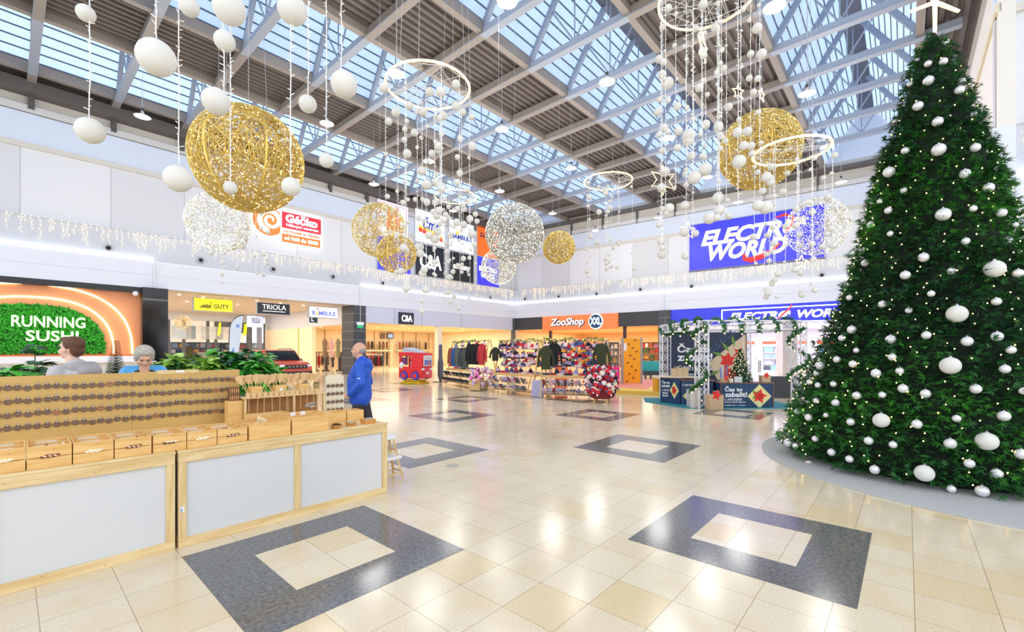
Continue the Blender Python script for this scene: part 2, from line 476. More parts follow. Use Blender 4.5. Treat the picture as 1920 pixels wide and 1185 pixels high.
for (y0, y1) in sky:
    ym = (y0+y1)/2; gz_i += 1
    b = MB()
    b.add([(XL,y0,ROOF+0.35),(xwall(y0),y0,ROOF+0.35),(xwall(ym),ym,RID),(XL,ym,RID)], [(0,1,2,3)])
    b.add([(XL,y1,ROOF+0.35),(xwall(y1),y1,ROOF+0.35),(xwall(ym),ym,RID),(XL,ym,RID)], [(0,3,2,1)])
    b.cur = 1
    for sidey in (y0, y1):
        for k in range(0, 11):
            t = (k+0.3)/11; y = sidey+(ym-sidey)*t; z = ROOF+0.35+(RID-ROOF-0.35)*t
            b.box((XL, y-0.018, z-0.07), (xwall(y), y+0.018, z-0.02))
    b.cur = 2
    b.box((XL, ym-0.35, RID-0.75), (xwall(ym), ym+0.35, RID-0.55))
    struct(b.build('window_%d' % gz_i, [GLAZ, mat('glazing_bar',(96,108,126),0.5), mat('ridge_steel',(96,104,118),0.5)], M=MA))
    e = MB()
    for yy, sg in ((y0,1),(y1,-1)):
        e.box((XL, yy-0.12, ROOF-0.05), (xwall(yy), yy+0.12, ROOF+0.34))
    struct(e.build('trim_edge_%d' % gz_i, STEELD, M=MA))
    # gable end on the back wall
    q0 = (-y0)/0.9974; q1 = (-y1)/0.9974
    g = MB().prism([(q0-0.3,ROOF-1.3),(q1+0.3,ROOF-1.3),(q1+0.3,ROOF+0.1),((q0+q1)/2,RID+0.3),(q0-0.3,ROOF+0.1)],0.62,0.8)
    struct(g.build('wall_gable_%d' % gz_i, mat('gable_white',(222,228,238),0.5), M=MBm))
def truss(x):
    M = MA @ T(x, 0, 0)
    t = thing('roof_truss', 'grey steel roof truss spanning the hall under the skylights', 'roof truss', M, 'steel roof trusses across the hall')
    ye = -29.6
    b = MB().box((-0.11, ye, ROOF-0.10),(0.11, 0.45, ROOF+0.14)).box((-0.14, ye, ROOF-0.13),(0.14,0.45,ROOF-0.09))
    b.build('bottom_chord', STEEL, t)
    for (y0, y1) in strips[:4]:
        MB().box((-0.125, min(y0,y1), ROOF-0.135),(0.125, max(y0,y1), ROOF+0.2)).build('purlin_cap', STEELD, t)
    for (y0, y1) in sky:
        ym = (y0+y1)/2
        for yy in (y0, y1):
            MB().beam((0,yy,ROOF+0.15),(0,ym,RID-0.35),0.20,0.16,(1,0,0)).build('rafter', STEEL, t)
        w = MB()
        w.tube([(0,ym,ROOF+0.1),(0,y0+(ym-y0)*0.5,ROOF+0.15+(RID-ROOF-0.5)*0.5)],0.035,5)
        w.tube([(0,ym,ROOF+0.1),(0,y1+(ym-y1)*0.5,ROOF+0.15+(RID-ROOF-0.5)*0.5)],0.035,5)
        w.tube([(0,ym,ROOF+0.1),(0,ym,RID-0.4)],0.03,5)
        w.build('web_rods', STEEL, t)
    return t
for k in range(-6, 8): truss(-20.84+2.68*k)
# columns between wall top and roof along the left wall
for k in range(-6, 8):
    x = -20.84+2.68*k
    tag(MB().box((x-0.1,0.25,ZT+0.2),(x+0.1,0.5,ROOF-0.1)).build('roof_post', mat('dark_post',(86,82,80),0.5), M=MA), 'short dark steel post between the left wall top and the roof', 'roof post', 'roof posts on the left wall')
for k in range(1, 10):
    x = 3.0*k
    tag(MB().box((x-0.06,0.3,ZT),(x+0.06,0.44,ROOF)).build('roof_post', mat('dark_post',(86,82,80),0.5), M=MBm), 'thin steel post between the back wall top and the roof', 'roof post', 'roof posts on the back wall')
struct(MB().box((-46,-0.2,ROOF-0.55),(0.3,0.5,ROOF-0.05)).build('trim_left_eave', mat('eave_dark',(92,88,86),0.5), M=MA))
struct(MB().box((0,0.0,ROOF-0.3),(29.8,0.5,ROOF-0.05)).build('trim_back_eave', mat('eave_dark',(92,88,86),0.5), M=MBm))
# ---------------------------------------------------------------- shopfronts on the left wall
WARM = mat('warm_shop_wall', (246,222,184), 0.6, noise=(0.6,0.05))
WARMC = mat('warm_shop_ceiling', (246,214,164), 0.6)
blackg = mat('black_gloss_panel', (22,22,26), 0.08, noise=(2,0.5))
xs = lambda u: onA(u, 600)[0]
xb = lambda u: onB(u, 600)[0]
xSL, xSR = -46.0, xs(265)
struct(MB().box((xSL,-0.02,4.50),(xs(313),0.5,ZB)).build('trim_sushi_header', mat('charcoal_header',(48,48,52),0.5), M=MA))
terr = mat('terracotta_plaster', (226,150,104), 0.55, noise=(0.8,0.10))
struct(MB().box((xSL,0.25,1.45),(xSR,0.6,4.50)).build('wall_sushi', terr, M=MA))
struct(MB().box((xSR,-0.25,0),(xs(313),0.6,ZB)).build('wall_black_pillar', blackg, M=MA))
struct(MB().box((xSL,-0.02,1.38),(xSR,0.5,1.48)).build('trim_sushi_ledge', mat('orange_ledge',(222,120,50),0.5), M=MA))
xc = xs(66)
def arch(hw, hz, zb, n=40, p=2.5):
    pts = []
    for i in range(n+1):
        t = PI*i/n; c, s_ = math.cos(t), math.sin(t)
        pts.append((xc+hw*math.copysign(abs(c)**(2/p), c), zb+hz*abs(s_)**(2/p)))
    return pts
def zA(u, v, y=0.25): return onA(u, v, y)[1]
def xA(u, y=0.25): return onA(u, 600, y)[0]
moss_bg = mat('dark_moss', (22,92,26), 0.8, noise=(6,0.4))
leafg = mat('bright_moss_leaf', (46,150,34), 0.6, noise=(9,0.45))
hw = xA(197)-xc; zb = 1.55; hz = zA(66,571)-zb
t = thing('moss_wall_panel', 'large arch-shaped green moss panel with RUNNING SUSHI lettering on terracotta wall', 'moss wall', MA)
MB().prism(arch(hw, hz, zb), 0.16, 0.25).build('backing', moss_bg, t)
V = []; Fq = []
A_ = arch(hw, hz, zb)
for i in range(5200):
    x = xc+rnd.uniform(-hw, hw); z = zb+rnd.uniform(0, hz)
    if abs((x-xc)/hw)**2.5+((z-zb)/hz)**2.5 > 1: continue
    a = rnd.uniform(0, 2*PI); L_ = rnd.uniform(0.05,0.13); w_ = L_*0.4; dy = rnd.uniform(0.0,0.09)
    dx, dz = math.cos(a)*L_, math.sin(a)*L_; px, pz = -math.sin(a)*w_, math.cos(a)*w_
    n0 = len(V); y = 0.15-dy
    V += [(x,y+0.03,z),(x+dx*.5+px,y,z+dz*.5+pz),(x+dx,y-0.05,z+dz),(x+dx*.5-px,y,z+dz*.5-pz)]
    Fq.append((n0,n0+1,n0+2,n0+3))
bigmesh('leaves', V, Fq, leafg, t)
letg = mat('lit_green_white_letter', (200,240,180), 0.4, emit=0.4, ecol=(205,255,175))
text('lettering', 'RUNNING', letg, t, (xA(21,0.05), zA(90,614,0.05), xA(160,0.05), zA(90,593,0.05)), 0.04, 0.05, bold=0.02)
text('lettering', 'SUSHI', letg, t, (xA(48,0.05), zA(95,640,0.05), xA(147,0.05), zA(95,620,0.05)), 0.04, 0.05, bold=0.02)
warmled = glow('warm_led', (255,232,178), 2.6)
for (ur, vt, nm) in ((213,557,'inner'),(248,533,'outer')):
    h = xA(ur)-xc; hzz = zA(66,vt)-1.5
    pts = [(x, 0.2, z) for x, z in arch(h, hzz, 1.5, 60)]
    o = MB().tube(pts, 0.035, 6).build('led_arc', warmled, M=MA)
    tag(o, 'glowing warm light arc, the %s of two around the green moss panel' % nm, 'light strip')
# marble sushi bar
marble = mat('streaked_marble', (214,200,190), 0.3, noise=(5,0.25))
t = thing('sushi_bar', 'long pale marble sushi bar below the terracotta wall', 'bar counter', MA)
MB().box((-40,-1.5,0),(xSR+0.2,-0.35,1.12)).build('bar_body', marble, t)
MB().box((-40.1,-1.6,1.12),(xSR+0.3,-0.3,1.18)).build('bar_top', mat('pale_bar_top',(228,222,216),0.25), t)
MB().box((-40,-0.7,1.18),(xSR+0.1,-0.65,1.42)).build('glass_screen', mat('milky_glass',(226,226,228),0.1), t)
cams = MB().ball((0,0,0),0.12,14,10).cyl((0,0,0),(0,0.30,0.0),0.05).build('security_camera', mat('camera_white',(230,230,232),0.3), M=MA @ T(xs(253),-0.16,4.42))
tag(cams, 'small white dome camera under the dark header at the black pillar', 'camera')
# ---------------------------------------------------------------- corridor with hanging signs
xp0, xp1 = xs(663), xs(686)
struct(MB().box((xs(313)-1,0.3,ZB),(xp1,30,ZB+0.1)).build('ceiling_corridor', mat('beige_ceiling',(222,206,192),0.6), M=MA))
struct(MB().box((xp0,0.0,0),(xp1,1.6,ZB)).build('wall_slate_pillar', slate, M=MA))
yb = 16.0
struct(MB().box((-34,yb,4.15),(xp0,yb+0.3,ZB)).build('wall_corridor_fascia', fascia_w, M=MA))
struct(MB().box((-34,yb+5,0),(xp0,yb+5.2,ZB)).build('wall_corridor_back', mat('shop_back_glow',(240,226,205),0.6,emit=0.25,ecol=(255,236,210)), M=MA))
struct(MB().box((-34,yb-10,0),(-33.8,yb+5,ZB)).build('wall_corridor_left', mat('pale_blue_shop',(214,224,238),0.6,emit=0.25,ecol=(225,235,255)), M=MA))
frame_m = mat('anthracite_frame', (92,96,104), 0.4)
fx = [onA(u,640,yb)[0] for u in (316,345,390,405,432,465,470,497)]
for x in fx: struct(MB().box((x-0.10,yb-0.05,0),(x+0.10,yb+0.15,4.15)).build('trim_shop_mullion', frame_m, M=MA))
glassm = bpy.data.materials.new('shop_glass'); glassm.use_nodes = True
_b = glassm.node_tree.nodes['Principled BSDF']; _b.inputs['Roughness'].default_value = 0.03; _b.inputs['Transmission Weight'].default_value = 1.0; _b.inputs['IOR'].default_value = 1.02; _b.inputs['Base Color'].default_value = (0.93,0.96,1,1)
struct(MB().box((fx[0],yb+0.02,0.1),(fx[2],yb+0.03,4.1)).build('window_corridor_shop', glassm, M=MA))
struct(MB().box((fx[3],yb-0.02,3.2),(fx[6],yb+0.1,4.15)).build('wall_grey_shop_band', mat('grey_shop_band',(108,112,118),0.5), M=MA))
for u0, u1 in ((408,413),(456,462)):
    a, b_ = onA(u0,600,yb-0.1)[0], onA(u1,600,yb-0.1)[0]
    tag(MB().prism([(a,2.9),(b_,3.1),(b_+0.05,4.1),(a+0.1,4.0)],yb-0.14,yb-0.06).build('yellow_sign', sign('yellow_sign_face',(236,230,30),0.5), M=MA), 'small yellow projecting sign on the grey corridor shop, %s of two' % ('left' if u0 == 408 else 'right'), 'sign')
# things seen in the corridor shops
for k,(u,v,c,w,h) in enumerate(((322,700,(245,170,60),0.5,1.1),(333,700,(236,160,50),0.4,0.9),(352,700,(92,84,40),0.6,2.0),(378,690,(210,196,180),0.7,1.5),(425,690,(226,210,190),0.5,1.7),(449,690,(200,210,220),0.5,1.6),(481,690,(210,190,150),0.5,1.8))):
    x = onA(u,650,yb+1.2)[0]
    b = MB().box((x-w/2,yb+1.0,0),(x+w/2,yb+1.5,h)).box((x-w/2-0.04,yb+0.98,h*0.5),(x+w/2+0.04,yb+1.0,h*0.54)).box((x-w/2-0.03,yb+0.97,h),(x+w/2+0.03,yb+1.52,h+0.04))
    tag(b.build('display_stand', mat('stand_%d'%k, c, 0.5), M=MA), '%s display stand inside the far corridor shop' % ('orange','amber','olive brown tall','beige','cream tall','pale blue','tan tall')[k], 'display stand')
# right side wall of the corridor (beige) and opening to the clothes shop
def ysd(u):           # depth y where the ray at column u meets the plane x = xp0
    r = ray(u, 640); rh = Vector((r.x, r.y, 0)); t_ = (xp0+C0.dot(exA))/rh.dot(exA)
    return (rh*t_-C0).dot(eyA)
y497, y560, y585 = ysd(497), ysd(560), ysd(585)
struct(MB().box((xp0,1.6,3.5),(xp0+0.3,y497,ZB)).build('wall_clothes_side_fascia', fascia_w, M=MA))
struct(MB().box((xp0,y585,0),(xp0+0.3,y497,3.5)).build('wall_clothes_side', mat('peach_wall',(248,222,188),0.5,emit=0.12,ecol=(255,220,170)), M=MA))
struct(MB().box((xp0-0.02,y560-0.1,0),(xp0+0.1,y560+0.1,3.5)).build('trim_clothes_side', mat('lime_trim',(200,196,120),0.5), M=MA))
# clothes shop interior
xcr = -0.35
struct(MB().box((xp0+0.3,12.0,0),(xcr,12.2,3.62)).build('wall_clothes_back', WARM, M=MA))
struct(MB().box((xcr,0.2,0),(xcr+0.2,12.2,3.62)).build('wall_clothes_right', WARM, M=MA))
struct(MB().box((xp0+0.3,0.3,3.62),(xcr+0.2,12.2,3.75)).build('ceiling_clothes', WARMC, M=MA))
fas = mat('lilac_fascia', (206,212,232), 0.4)
b = MB().box((xp1,0.04,3.62),(-0.25,0.3,ZB))
struct(b.build('wall_clothes_fascia', fas, M=MA))
struct(MB().box((-0.28,-0.02,0),(0.12,0.45,ZB)).build('trim_corner_post', frame_m, M=MA))
for x in (xs(740),xs(792),xs(865)): struct(MB().box((x-0.01,0.03,3.62),(x+0.01,0.05,ZB)).build('trim_fascia_joint', seam, M=MA))
struct(MB().box((xs(826)-0.2,0.1,0),(xs(826)+0.25,0.5,3.62)).build('wall_cream_post', mat('cream_post',(244,232,206),0.5), M=MA))
for k in range(9):
    x = xp1+1.2+k*1.7
    struct(MB().box((x-0.02,11.9,0),(x+0.02,12.0,3.6)).build('trim_wall_rail', mat('shop_rail',(190,150,100),0.5), M=MA))
def sign_box(name, u0, u1, v0, v1, y, c, label, M, onf, emit=0.3, dep=0.12, frame_c=None):
    """a box sign on a wall plane; v0, v1 at its left edge; returns (thing, x0, z0, x1, z1)"""
    x0, z1 = onf(u0, v0, y); x1 = onf(u1, v0, y)[0]; z0 = onf(u0, v1, y)[1]
    t = thing(name, label, 'sign', M)
    MB().box((x0,y,z0),(x1,y+dep,z1)).build('sign_box', sign(name+'_face_%d_%d' % (u0, v0), c, emit), t)
    if frame_c:
        MB().box((x0-0.03,y+0.01,z0-0.03),(x1+0.03,y+dep+0.02,z0)).box((x0-0.03,y+0.01,z1),(x1+0.03,y+dep+0.02,z1+0.03)).box((x0-0.03,y+0.01,z0),(x0,y+dep+0.02,z1)).box((x1,y+0.01,z0),(x1+0.03,y+dep+0.02,z1)).build('sign_frame', mat('frame_%s' % name, frame_c, 0.4), t)
    if name in ('hanging_sign','exit_sign'):
        for xx in (x0+0.1*(x1-x0), x1-0.1*(x1-x0)): MB().cyl((xx,y+dep/2,z1),(xx,y+dep/2,ZB+0.01),0.015,n=6).build('hanger', mat('white_rod',(226,230,238),0.4), t)
    return t, x0, z0, x1, z1
whiteL = sign('white_letter', (250,250,252), 0.35)
blackL = mat('black_letter', (20,20,24), 0.5)
navyL = mat('navy_letter', (20,40,90), 0.5)
def inner(b, fx0, fz0, fx1, fz1):
    x0, z0, x1, z1 = b
    return (x0+(x1-x0)*fx0, z0+(z1-z0)*fz0, x0+(x1-x0)*fx1, z0+(z1-z0)*fz1)
t, *b = sign_box('shop_sign', 749, 776, 585, 607, -0.1, (30,38,52), 'square dark shop sign with white C&A letters on lilac fascia', MA, onA, 0.1)
text('lettering', 'C&A', whiteL, t, inner(b,.15,.2,.87,.78), -0.1, 0.03, bold=0.03)
# corridor signs
t, *b = sign_box('hanging_sign', 364, 436, 558, 581, 0.8, (244,238,26), 'yellow GUTY sign with black letters hanging at the corridor mouth', MA, onA, 0.3, 0.2, (170,175,180))
text('lettering', 'GUTY', blackL, t, inner(b,.50,.22,.90,.58), 0.8, 0.02, bold=0.015)
MB().prism([(b[0]+.12*(b[2]-b[0]),b[1]+.22*(b[3]-b[1])),(b[0]+.42*(b[2]-b[0]),b[1]+.20*(b[3]-b[1])),(b[0]+.44*(b[2]-b[0]),b[1]+.42*(b[3]-b[1])),(b[0]+.33*(b[2]-b[0]),b[1]+.52*(b[3]-b[1])),(b[0]+.2*(b[2]-b[0]),b[1]+.45*(b[3]-b[1]))],0.78,0.80).build('emblem', mat('olive_emblem',(150,140,30),0.5), t)
MB().tube([(b[0]+.40*(b[2]-b[0]),0.78,b[1]+.4*(b[3]-b[1])),(b[0]+.44*(b[2]-b[0]),0.78,b[1]+.75*(b[3]-b[1])),(b[0]+.47*(b[2]-b[0]),0.78,b[1]+.7*(b[3]-b[1]))],0.02,5).build('emblem', mat('olive_emblem',(150,140,30),0.5), t)
t, *b = sign_box('hanging_sign', 483, 543, 567, 587, 0.8, (30,34,44), 'dark TRIOLA sign with white letters hanging at the corridor mouth', MA, onA, 0.15, 0.2, (160,165,172))
text('lettering', 'TRIOLA', whiteL, t, inner(b,.14,.42,.88,.88), 0.8, 0.02)
MB().box((b[0]+.15*(b[2]-b[0]),0.785,b[1]+.22*(b[3]-b[1])),(b[0]+.85*(b[2]-b[0]),0.80,b[1]+.27*(b[3]-b[1]))).build('underline', whiteL, t)
t, *b = sign_box('hanging_sign', 580, 633, 574, 594, 0.8, (238,242,252), 'white BAMBULE sign with blue letters hanging at the corridor mouth', MA, onA, 0.2, 0.2, (190,196,206))
blueL = mat('periwinkle_letter', (110,120,220), 0.5, emit=0.2)
redL = sign('red_letter', (222,50,40), 0.3)
yelL = sign('yellow_letter', (250,190,40), 0.4)
text('lettering', 'B  MBULE', blueL, t, inner(b,.1,.2,.92,.6), 0.8, 0.02, bold=0.015)
text('figure_letter', 'A', yelL, t, inner(b,.235,.2,.325,.62), 0.8, 0.03, bold=0.03)
MB().ball((b[0]+.28*(b[2]-b[0]),0.77,b[1]+.8*(b[3]-b[1])),0.05,8,6).build('figure_head', redL, t)
t, *b = sign_box('exit_sign', 581, 595, 594, 604, 0.9, (40,56,50), 'small dark emergency exit sign under the white BAMBULE sign', MA, onA, 0.1, 0.06, (150,155,160))
text('pictogram', 'L', whiteL, t, inner(b,.2,.2,.5,.85), 0.9, 0.02, bold=0.02)
# grey TRIOLA light box further back
t, *b = sign_box('shop_sign', 465, 493, 592, 613, yb-2, (176,190,222), 'pale blue TRIOLA light box on the far corridor shop', MA, onA, 0.45, 0.3)
text('lettering', 'TRIOLA', mat('grey_letter',(90,92,110),0.5), t, inner(b,.2,.35,.8,.85), yb-2, 0.02, bold=0.01)
MB().box((b[0]+0.05,yb-1.9,0),(b[0]+0.25,yb-1.7,b[1])).build('post', frame_m, t); MB().box((b[2]-0.4,yb-1.9,0),(b[2]-0.05,yb-1.7,b[3])).build('post', mat('blue_grey_post',(140,150,176),0.5), t)
# emergency exit sign hanging in front of the pillar
M_ = MA @ T(onA(675.5,600,-0.06)[0], -0.06, 0)
t = thing('exit_sign', 'green and white emergency exit sign hanging on a rod before the slate pillar', 'sign', M_)
zz = onA(675,609,-0.06)[1]
MB().box((-0.22,-0.02,zz-0.22),(0.22,0.02,zz+0.0)).build('sign_plate', sign('exit_green',(40,150,100),0.4), t)
MB().box((-0.24,-0.03,zz),(0.24,0.03,zz+0.18)).build('lamp_housing', mat('housing_white',(226,232,232),0.4,emit=0.4), t)
MB().cyl((0,0,zz+0.15),(0,0,ZG+0.3),0.02,n=6).build('rod', mat('white_rod',(226,230,238),0.4), t)
# white downpipes / seams on the fascia
for (M0, f, u) in ((MA, onA, 289), (MBm, onB, 1246)):
    x = f(u, 520)[0]
    tag(MB().cyl((x,-0.06,ZB+0.02),(x,-0.06,ZG+0.1),0.035,n=8).build('pipe', mat('white_rod',(226,230,238),0.4), M=M0), 'thin white vertical pipe on the %s wall fascia' % ('left' if u == 289 else 'back'), 'pipe')
# round air nozzles
def nozzle(M0, x, z, first=[None]):
    M_ = M0 @ T(x, 0.10, z) @ RX(PI/2)
    if first[0] is None:
        t = thing('air_nozzle', 'round grey air nozzle with dark centre in the parapet', 'air vent', M_, 'round air nozzles in the parapet')
        MB().lathe([(0.10,0.06),(0.13,0.07),(0.17,0.05),(0.18,0.0)],20,cap=False).build('rim', mat('nozzle_rim',(178,182,188),0.35), t, smooth=True)
        MB().lathe([(0.0,0.03),(0.11,0.04),(0.115,0.06)],16).build('opening', mat('nozzle_black',(10,10,12),0.6), t)
        first[0] = t; return t
    return copy_tree(first[0], M_)
for u, v in ((203,465),(376,488),(512,505),(624,519),(717,531),(795,542),(919,558)):
    nozzle(MA, *onA(u, v, 0.1))
for u, v in ((985,561),(1048,556),(1119,551),(1201,543),(1297,537),(1541,516)):
    nozzle(MBm, *onB(u, v, 0.1))
# ---------------------------------------------------------------- pet shop on the back wall
char_f = mat('charcoal_fascia', (64,64,68), 0.5)
for i, (u0, u1) in enumerate(((963,1017),(1158,1235))):
    struct(MB().box((xb(u0)+(0.02 if i else -0.3),0.04,3.63),(xb(u1),0.3,ZB)).build('wall_pet_fascia_%d' % (i+1), char_f, M=MBm))
ORW = mat('orange_shop_wall', (244,202,154), 0.6, noise=(0.8,0.06))
xz1 = xb(1235); xe0 = xb(1258)
struct(MB().box((0.3,13,0),(xz1,13.2,3.63)).build('wall_pet_back', ORW, M=MBm))
struct(MB().box((0.0,0.02,0),(0.3,13.2,3.63)).build('wall_pet_left', ORW, M=MBm))
struct(MB().box((0.1,0.3,3.63),(xz1+0.1,13.2,3.75)).build('ceiling_pet', mat('orange_ceiling',(246,200,144),0.6), M=MBm))
struct(MB().box((xz1,-0.1,0),(xe0,1.3,ZB)).build('wall_back_pillar', slate, M=MBm))
struct(MB().box((xz1-0.05,1.3,0),(xz1+0.1,13.2,3.63)).build('wall_pet_right', ORW, M=MBm))
for u in (1028, 1168): struct(MB().box((xb(u)-0.12,0.3,0),(xb(u)+0.12,0.5,3.63)).build('trim_pet_mullion', mat('dark_mullion',(70,50,44),0.5), M=MBm))
t, *b = sign_box('shop_sign', 1017, 1158, 594.5, 620.5, -0.12, (240,118,66), 'orange ZooShop XXL sign above the pet shop', MBm, onB, 0.25, 0.16)
text('letter_shadow', 'ZooShop', navyL, t, inner(b,.125,.16,.59,.80), -0.12, 0.04, shear=0.2, bold=0.05)
text('lettering', 'ZooShop', whiteL, t, inner(b,.12,.19,.58,.83), -0.165, 0.02, shear=0.2, bold=0.02)
cx_, cz_ = b[0]+.735*(b[2]-b[0]), b[1]+.52*(b[3]-b[1]); R_ = .52*(b[3]-b[1])
Mr = T(cx_,-0.12,cz_) @ RX(PI/2)
MB().lathe([(R_,0),(R_,0.06),(R_*0.98,0.08)],28,M=Mr).build('badge_rim', whiteL, t)
MB().lathe([(R_*0.87,0.06),(R_*0.87,0.10)],28,M=Mr).build('badge', mat('petrol_badge',(24,70,104),0.4,emit=0.15), t)
text('badge_text', 'XXL', whiteL, t, (cx_-R_*0.72,cz_-R_*0.42,cx_+R_*0.75,cz_+R_*0.5), -0.22, 0.02, bold=0.04)
# ---------------------------------------------------------------- electronics shop
EB = sign('royal_blue_sign', (38,44,205), 0.45)
EBm = mat('blue_fascia', (40,48,190), 0.35, emit=0.25, ecol=(40,48,200))
struct(MB().box((xe0,0.0,3.5),(30,0.3,ZB)).build('wall_electronics_fascia', EBm, M=MBm))
EW = mat('cool_white_shop', (226,228,245), 0.5)
struct(MB().box((xe0,14,0),(31,14.2,3.6)).build('wall_electronics_back', EW, M=MBm))
struct(MB().box((xe0-0.0,1.3,0),(xe0+0.15,14.2,3.6)).build('wall_electronics_left', EW, M=MBm))
struct(MB().box((30.4,0.3,0),(30.6,14.2,3.6)).build('wall_electronics_right', EW, M=MBm))
struct(MB().box((xe0,0.3,3.6),(30.6,14.2,3.72)).build('ceiling_electronics', EW, M=MBm))
x0, z1 = onB(1353, 581, -0.15); x1 = x0+11.6; z0 = 3.52
t = thing('shop_sign', 'blue ELECTRO WORLD light sign with white outline above the electronics shop', 'sign', MBm)
MB().box((x0,-0.15,z0),(x1,0.0,z1)).build('sign_box', EB, t)
w_ = 0.06
MB().box((x0,-0.19,z0),(x1,-0.15,z0+w_)).box((x0,-0.19,z1-w_),(x1,-0.15,z1)).box((x0,-0.19,z0),(x0+w_,-0.15,z1)).box((x1-w_,-0.19,z0),(x1,-0.15,z1)).build('light_outline', glow('white_outline',(240,245,255),2.2), t)
bb = (x0, z0, x1, z1)
xq = lambda u: onB(u, 600, -0.15)[0]
text('lettering', 'ELECTRØ', whiteL, t, (xq(1369), z0+0.25, xq(1483), z1-0.25), -0.15, 0.06, shear=0.25, bold=0.04)
text('lettering', 'WORLD', whiteL, t, (xq(1495), z0+0.25, xq(1597), z1-0.25), -0.15, 0.06, shear=0.25, bold=0.04)
xo = xq(1470)
MB().tube([(xo-0.35,-0.24,z0+0.2),(xo,-0.24,z0+0.6),(xo+0.35,-0.24,z1-0.1),(xo+0.45,-0.24,z1+0.15)],[0.03,0.05,0.06,0.02],5).build('swoosh', redL, t)
# big banner
x0, z1 = onB(1293, 424, 0.25); x1 = onB(1545, 424, 0.25)[0]; z0 = onB(1293, 508, 0.25)[1]
t = thing('banner', 'huge blue ELECTRO WORLD banner with red swoosh on the upper back wall', 'banner', MBm)
MB().box((x0,0.2,z0),(x1,0.3,z1)).build('banner_board', sign('banner_blue',(46,48,214),0.35), t)
MB().box((x0-0.05,0.18,z0-0.07),(x1+0.05,0.31,z0)).box((x0-0.05,0.19,z1),(x1+0.05,0.31,z1+0.04)).build('banner_frame', mat('banner_frame',(120,124,150),0.4), t)
text('lettering', 'ELECTRØ', whiteL, t, inner((x0,z0,x1,z1),.10,.50,.885,.84), 0.2, 0.03, shear=0.3, bold=0.04)
text('lettering', 'WORLD', whiteL, t, inner((x0,z0,x1,z1),.165,.16,.76,.50), 0.2, 0.03, shear=0.3, bold=0.04)
W_, H_ = x1-x0, z1-z0
P_ = [(.445,.23),(.45,.13),(.50,.09),(.58,.14),(.66,.25),(.715,.37)]
MB().tube([(x0+a*W_,0.15,z0+c*H_) for a, c in P_],[0.08,0.17,0.2,0.18,0.11,0.03],6).build('swoosh', redL, t)
P_ = [(.74,.55),(.79,.70),(.80,.85),(.74,.915),(.67,.88)]
MB().tube([(x0+a*W_,0.15,z0+c*H_) for a, c in P_],[0.04,0.07,0.1,0.1,0.03],6).build('swoosh', redL, t)
# posters on the upper left wall
def poster(u0, u1, v0, v1, c, label, emit=0.25):
    return sign_box('poster', u0, u1, v0, v1, 0.22, c, label, MA, onA, emit, 0.1, (200,206,214))
t, *b = poster(708,765,373,441,(240,232,244),'white kik poster with pink border, upper left of the wall posters')
text('lettering', 'kik', sign('coral_letter',(236,110,70),0.3), t, inner(b,.28,.22,.82,.88), 0.22, 0.02, shear=0.15, bold=0.05)
pk = sign('pink_border', (230,110,170), 0.2)
x0,z0,x1,z1 = b
MB().box((x0+.1,0.2,z1-.16),(x1-.1,0.22,z1-.12)).box((x1-.16,0.2,z0+.1),(x1-.12,0.22,z1-.12)).box((x0+.1,0.2,z0+.1),(x0+.14,0.22,z1-.12)).build('border', pk, t)
t, *b = poster(708,770,442,505,(60,62,214),'plain blue poster under the white kik poster')
t, *b = poster(779,834,390,451,(240,238,248),'white poster with blue script and red yellow ribbon, second from left in the top row')
text('lettering', 'čmr', mat('blue_script',(40,70,190),0.5), t, inner(b,.25,.42,.82,.82), 0.22, 0.02, shear=0.2, bold=0.02)
x0,z0,x1,z1 = b; W_, H_ = x1-x0, z1-z0
for c, dz in (((250,200,30),0.0),((228,60,40),-0.08)):
    MB().prism([(x0+.1*W_,z0+(.40+dz)*H_),(x0+.45*W_,z0+(.33+dz)*H_),(x0+.92*W_,z0+(.22+dz)*H_),(x0+.88*W_,z0+(.36+dz)*H_),(x0+.5*W_,z0+(.43+dz)*H_),(x0+.12*W_,z0+(.52+dz)*H_)],0.19 if dz else 0.2,0.22).build('ribbon', sign('ribbon_%d' % c[1], c, 0.3), t)
t, *b = poster(779,834,455,514,(24,32,44),'black C&A poster with white letters in the bottom row',0.05)
text('lettering', 'C&A', whiteL, t, inner(b,.14,.24,.88,.72), 0.22, 0.02, bold=0.03)
t, *b = poster(842,888,410,467,(236,240,250),'white BAMBULE poster with small blue letters, third in the top row')
text('lettering', 'BAMBULE', mat('blue_script',(40,70,190),0.5), t, inner(b,.1,.40,.92,.56), 0.22, 0.02, bold=0.03)
MB().ball((b[0]+.32*(b[2]-b[0]),0.2,b[1]+.6*(b[3]-b[1])),0.13,10,6,sc=(1,.3,1.5)).build('figure', yelL, t)
t, *b = poster(842,888,470,524,(26,30,36),'black sinsay poster with white lower-case letters in the bottom row',0.05)
text('lettering', 'sinsay', whiteL, t, inner(b,.16,.35,.86,.62), 0.22, 0.02, bold=0.03)
t, *b = poster(895,935,422,478,(250,104,34),'orange ZooShop poster, rightmost in the top row')
text('lettering', 'ZooShop', navyL, t, inner(b,.1,.6,.9,.78), 0.22, 0.02, bold=0.03)
t, *b = poster(895,935,480,533,(62,60,220),'blue ELECTRO WORLD poster, rightmost in the bottom row')
text('lettering', 'ELECTRO', whiteL, t, inner(b,.08,.5,.92,.68), 0.22, 0.02, bold=0.05)
text('lettering', 'WORLD', whiteL, t, inner(b,.15,.26,.8,.44), 0.22, 0.02, bold=0.05)
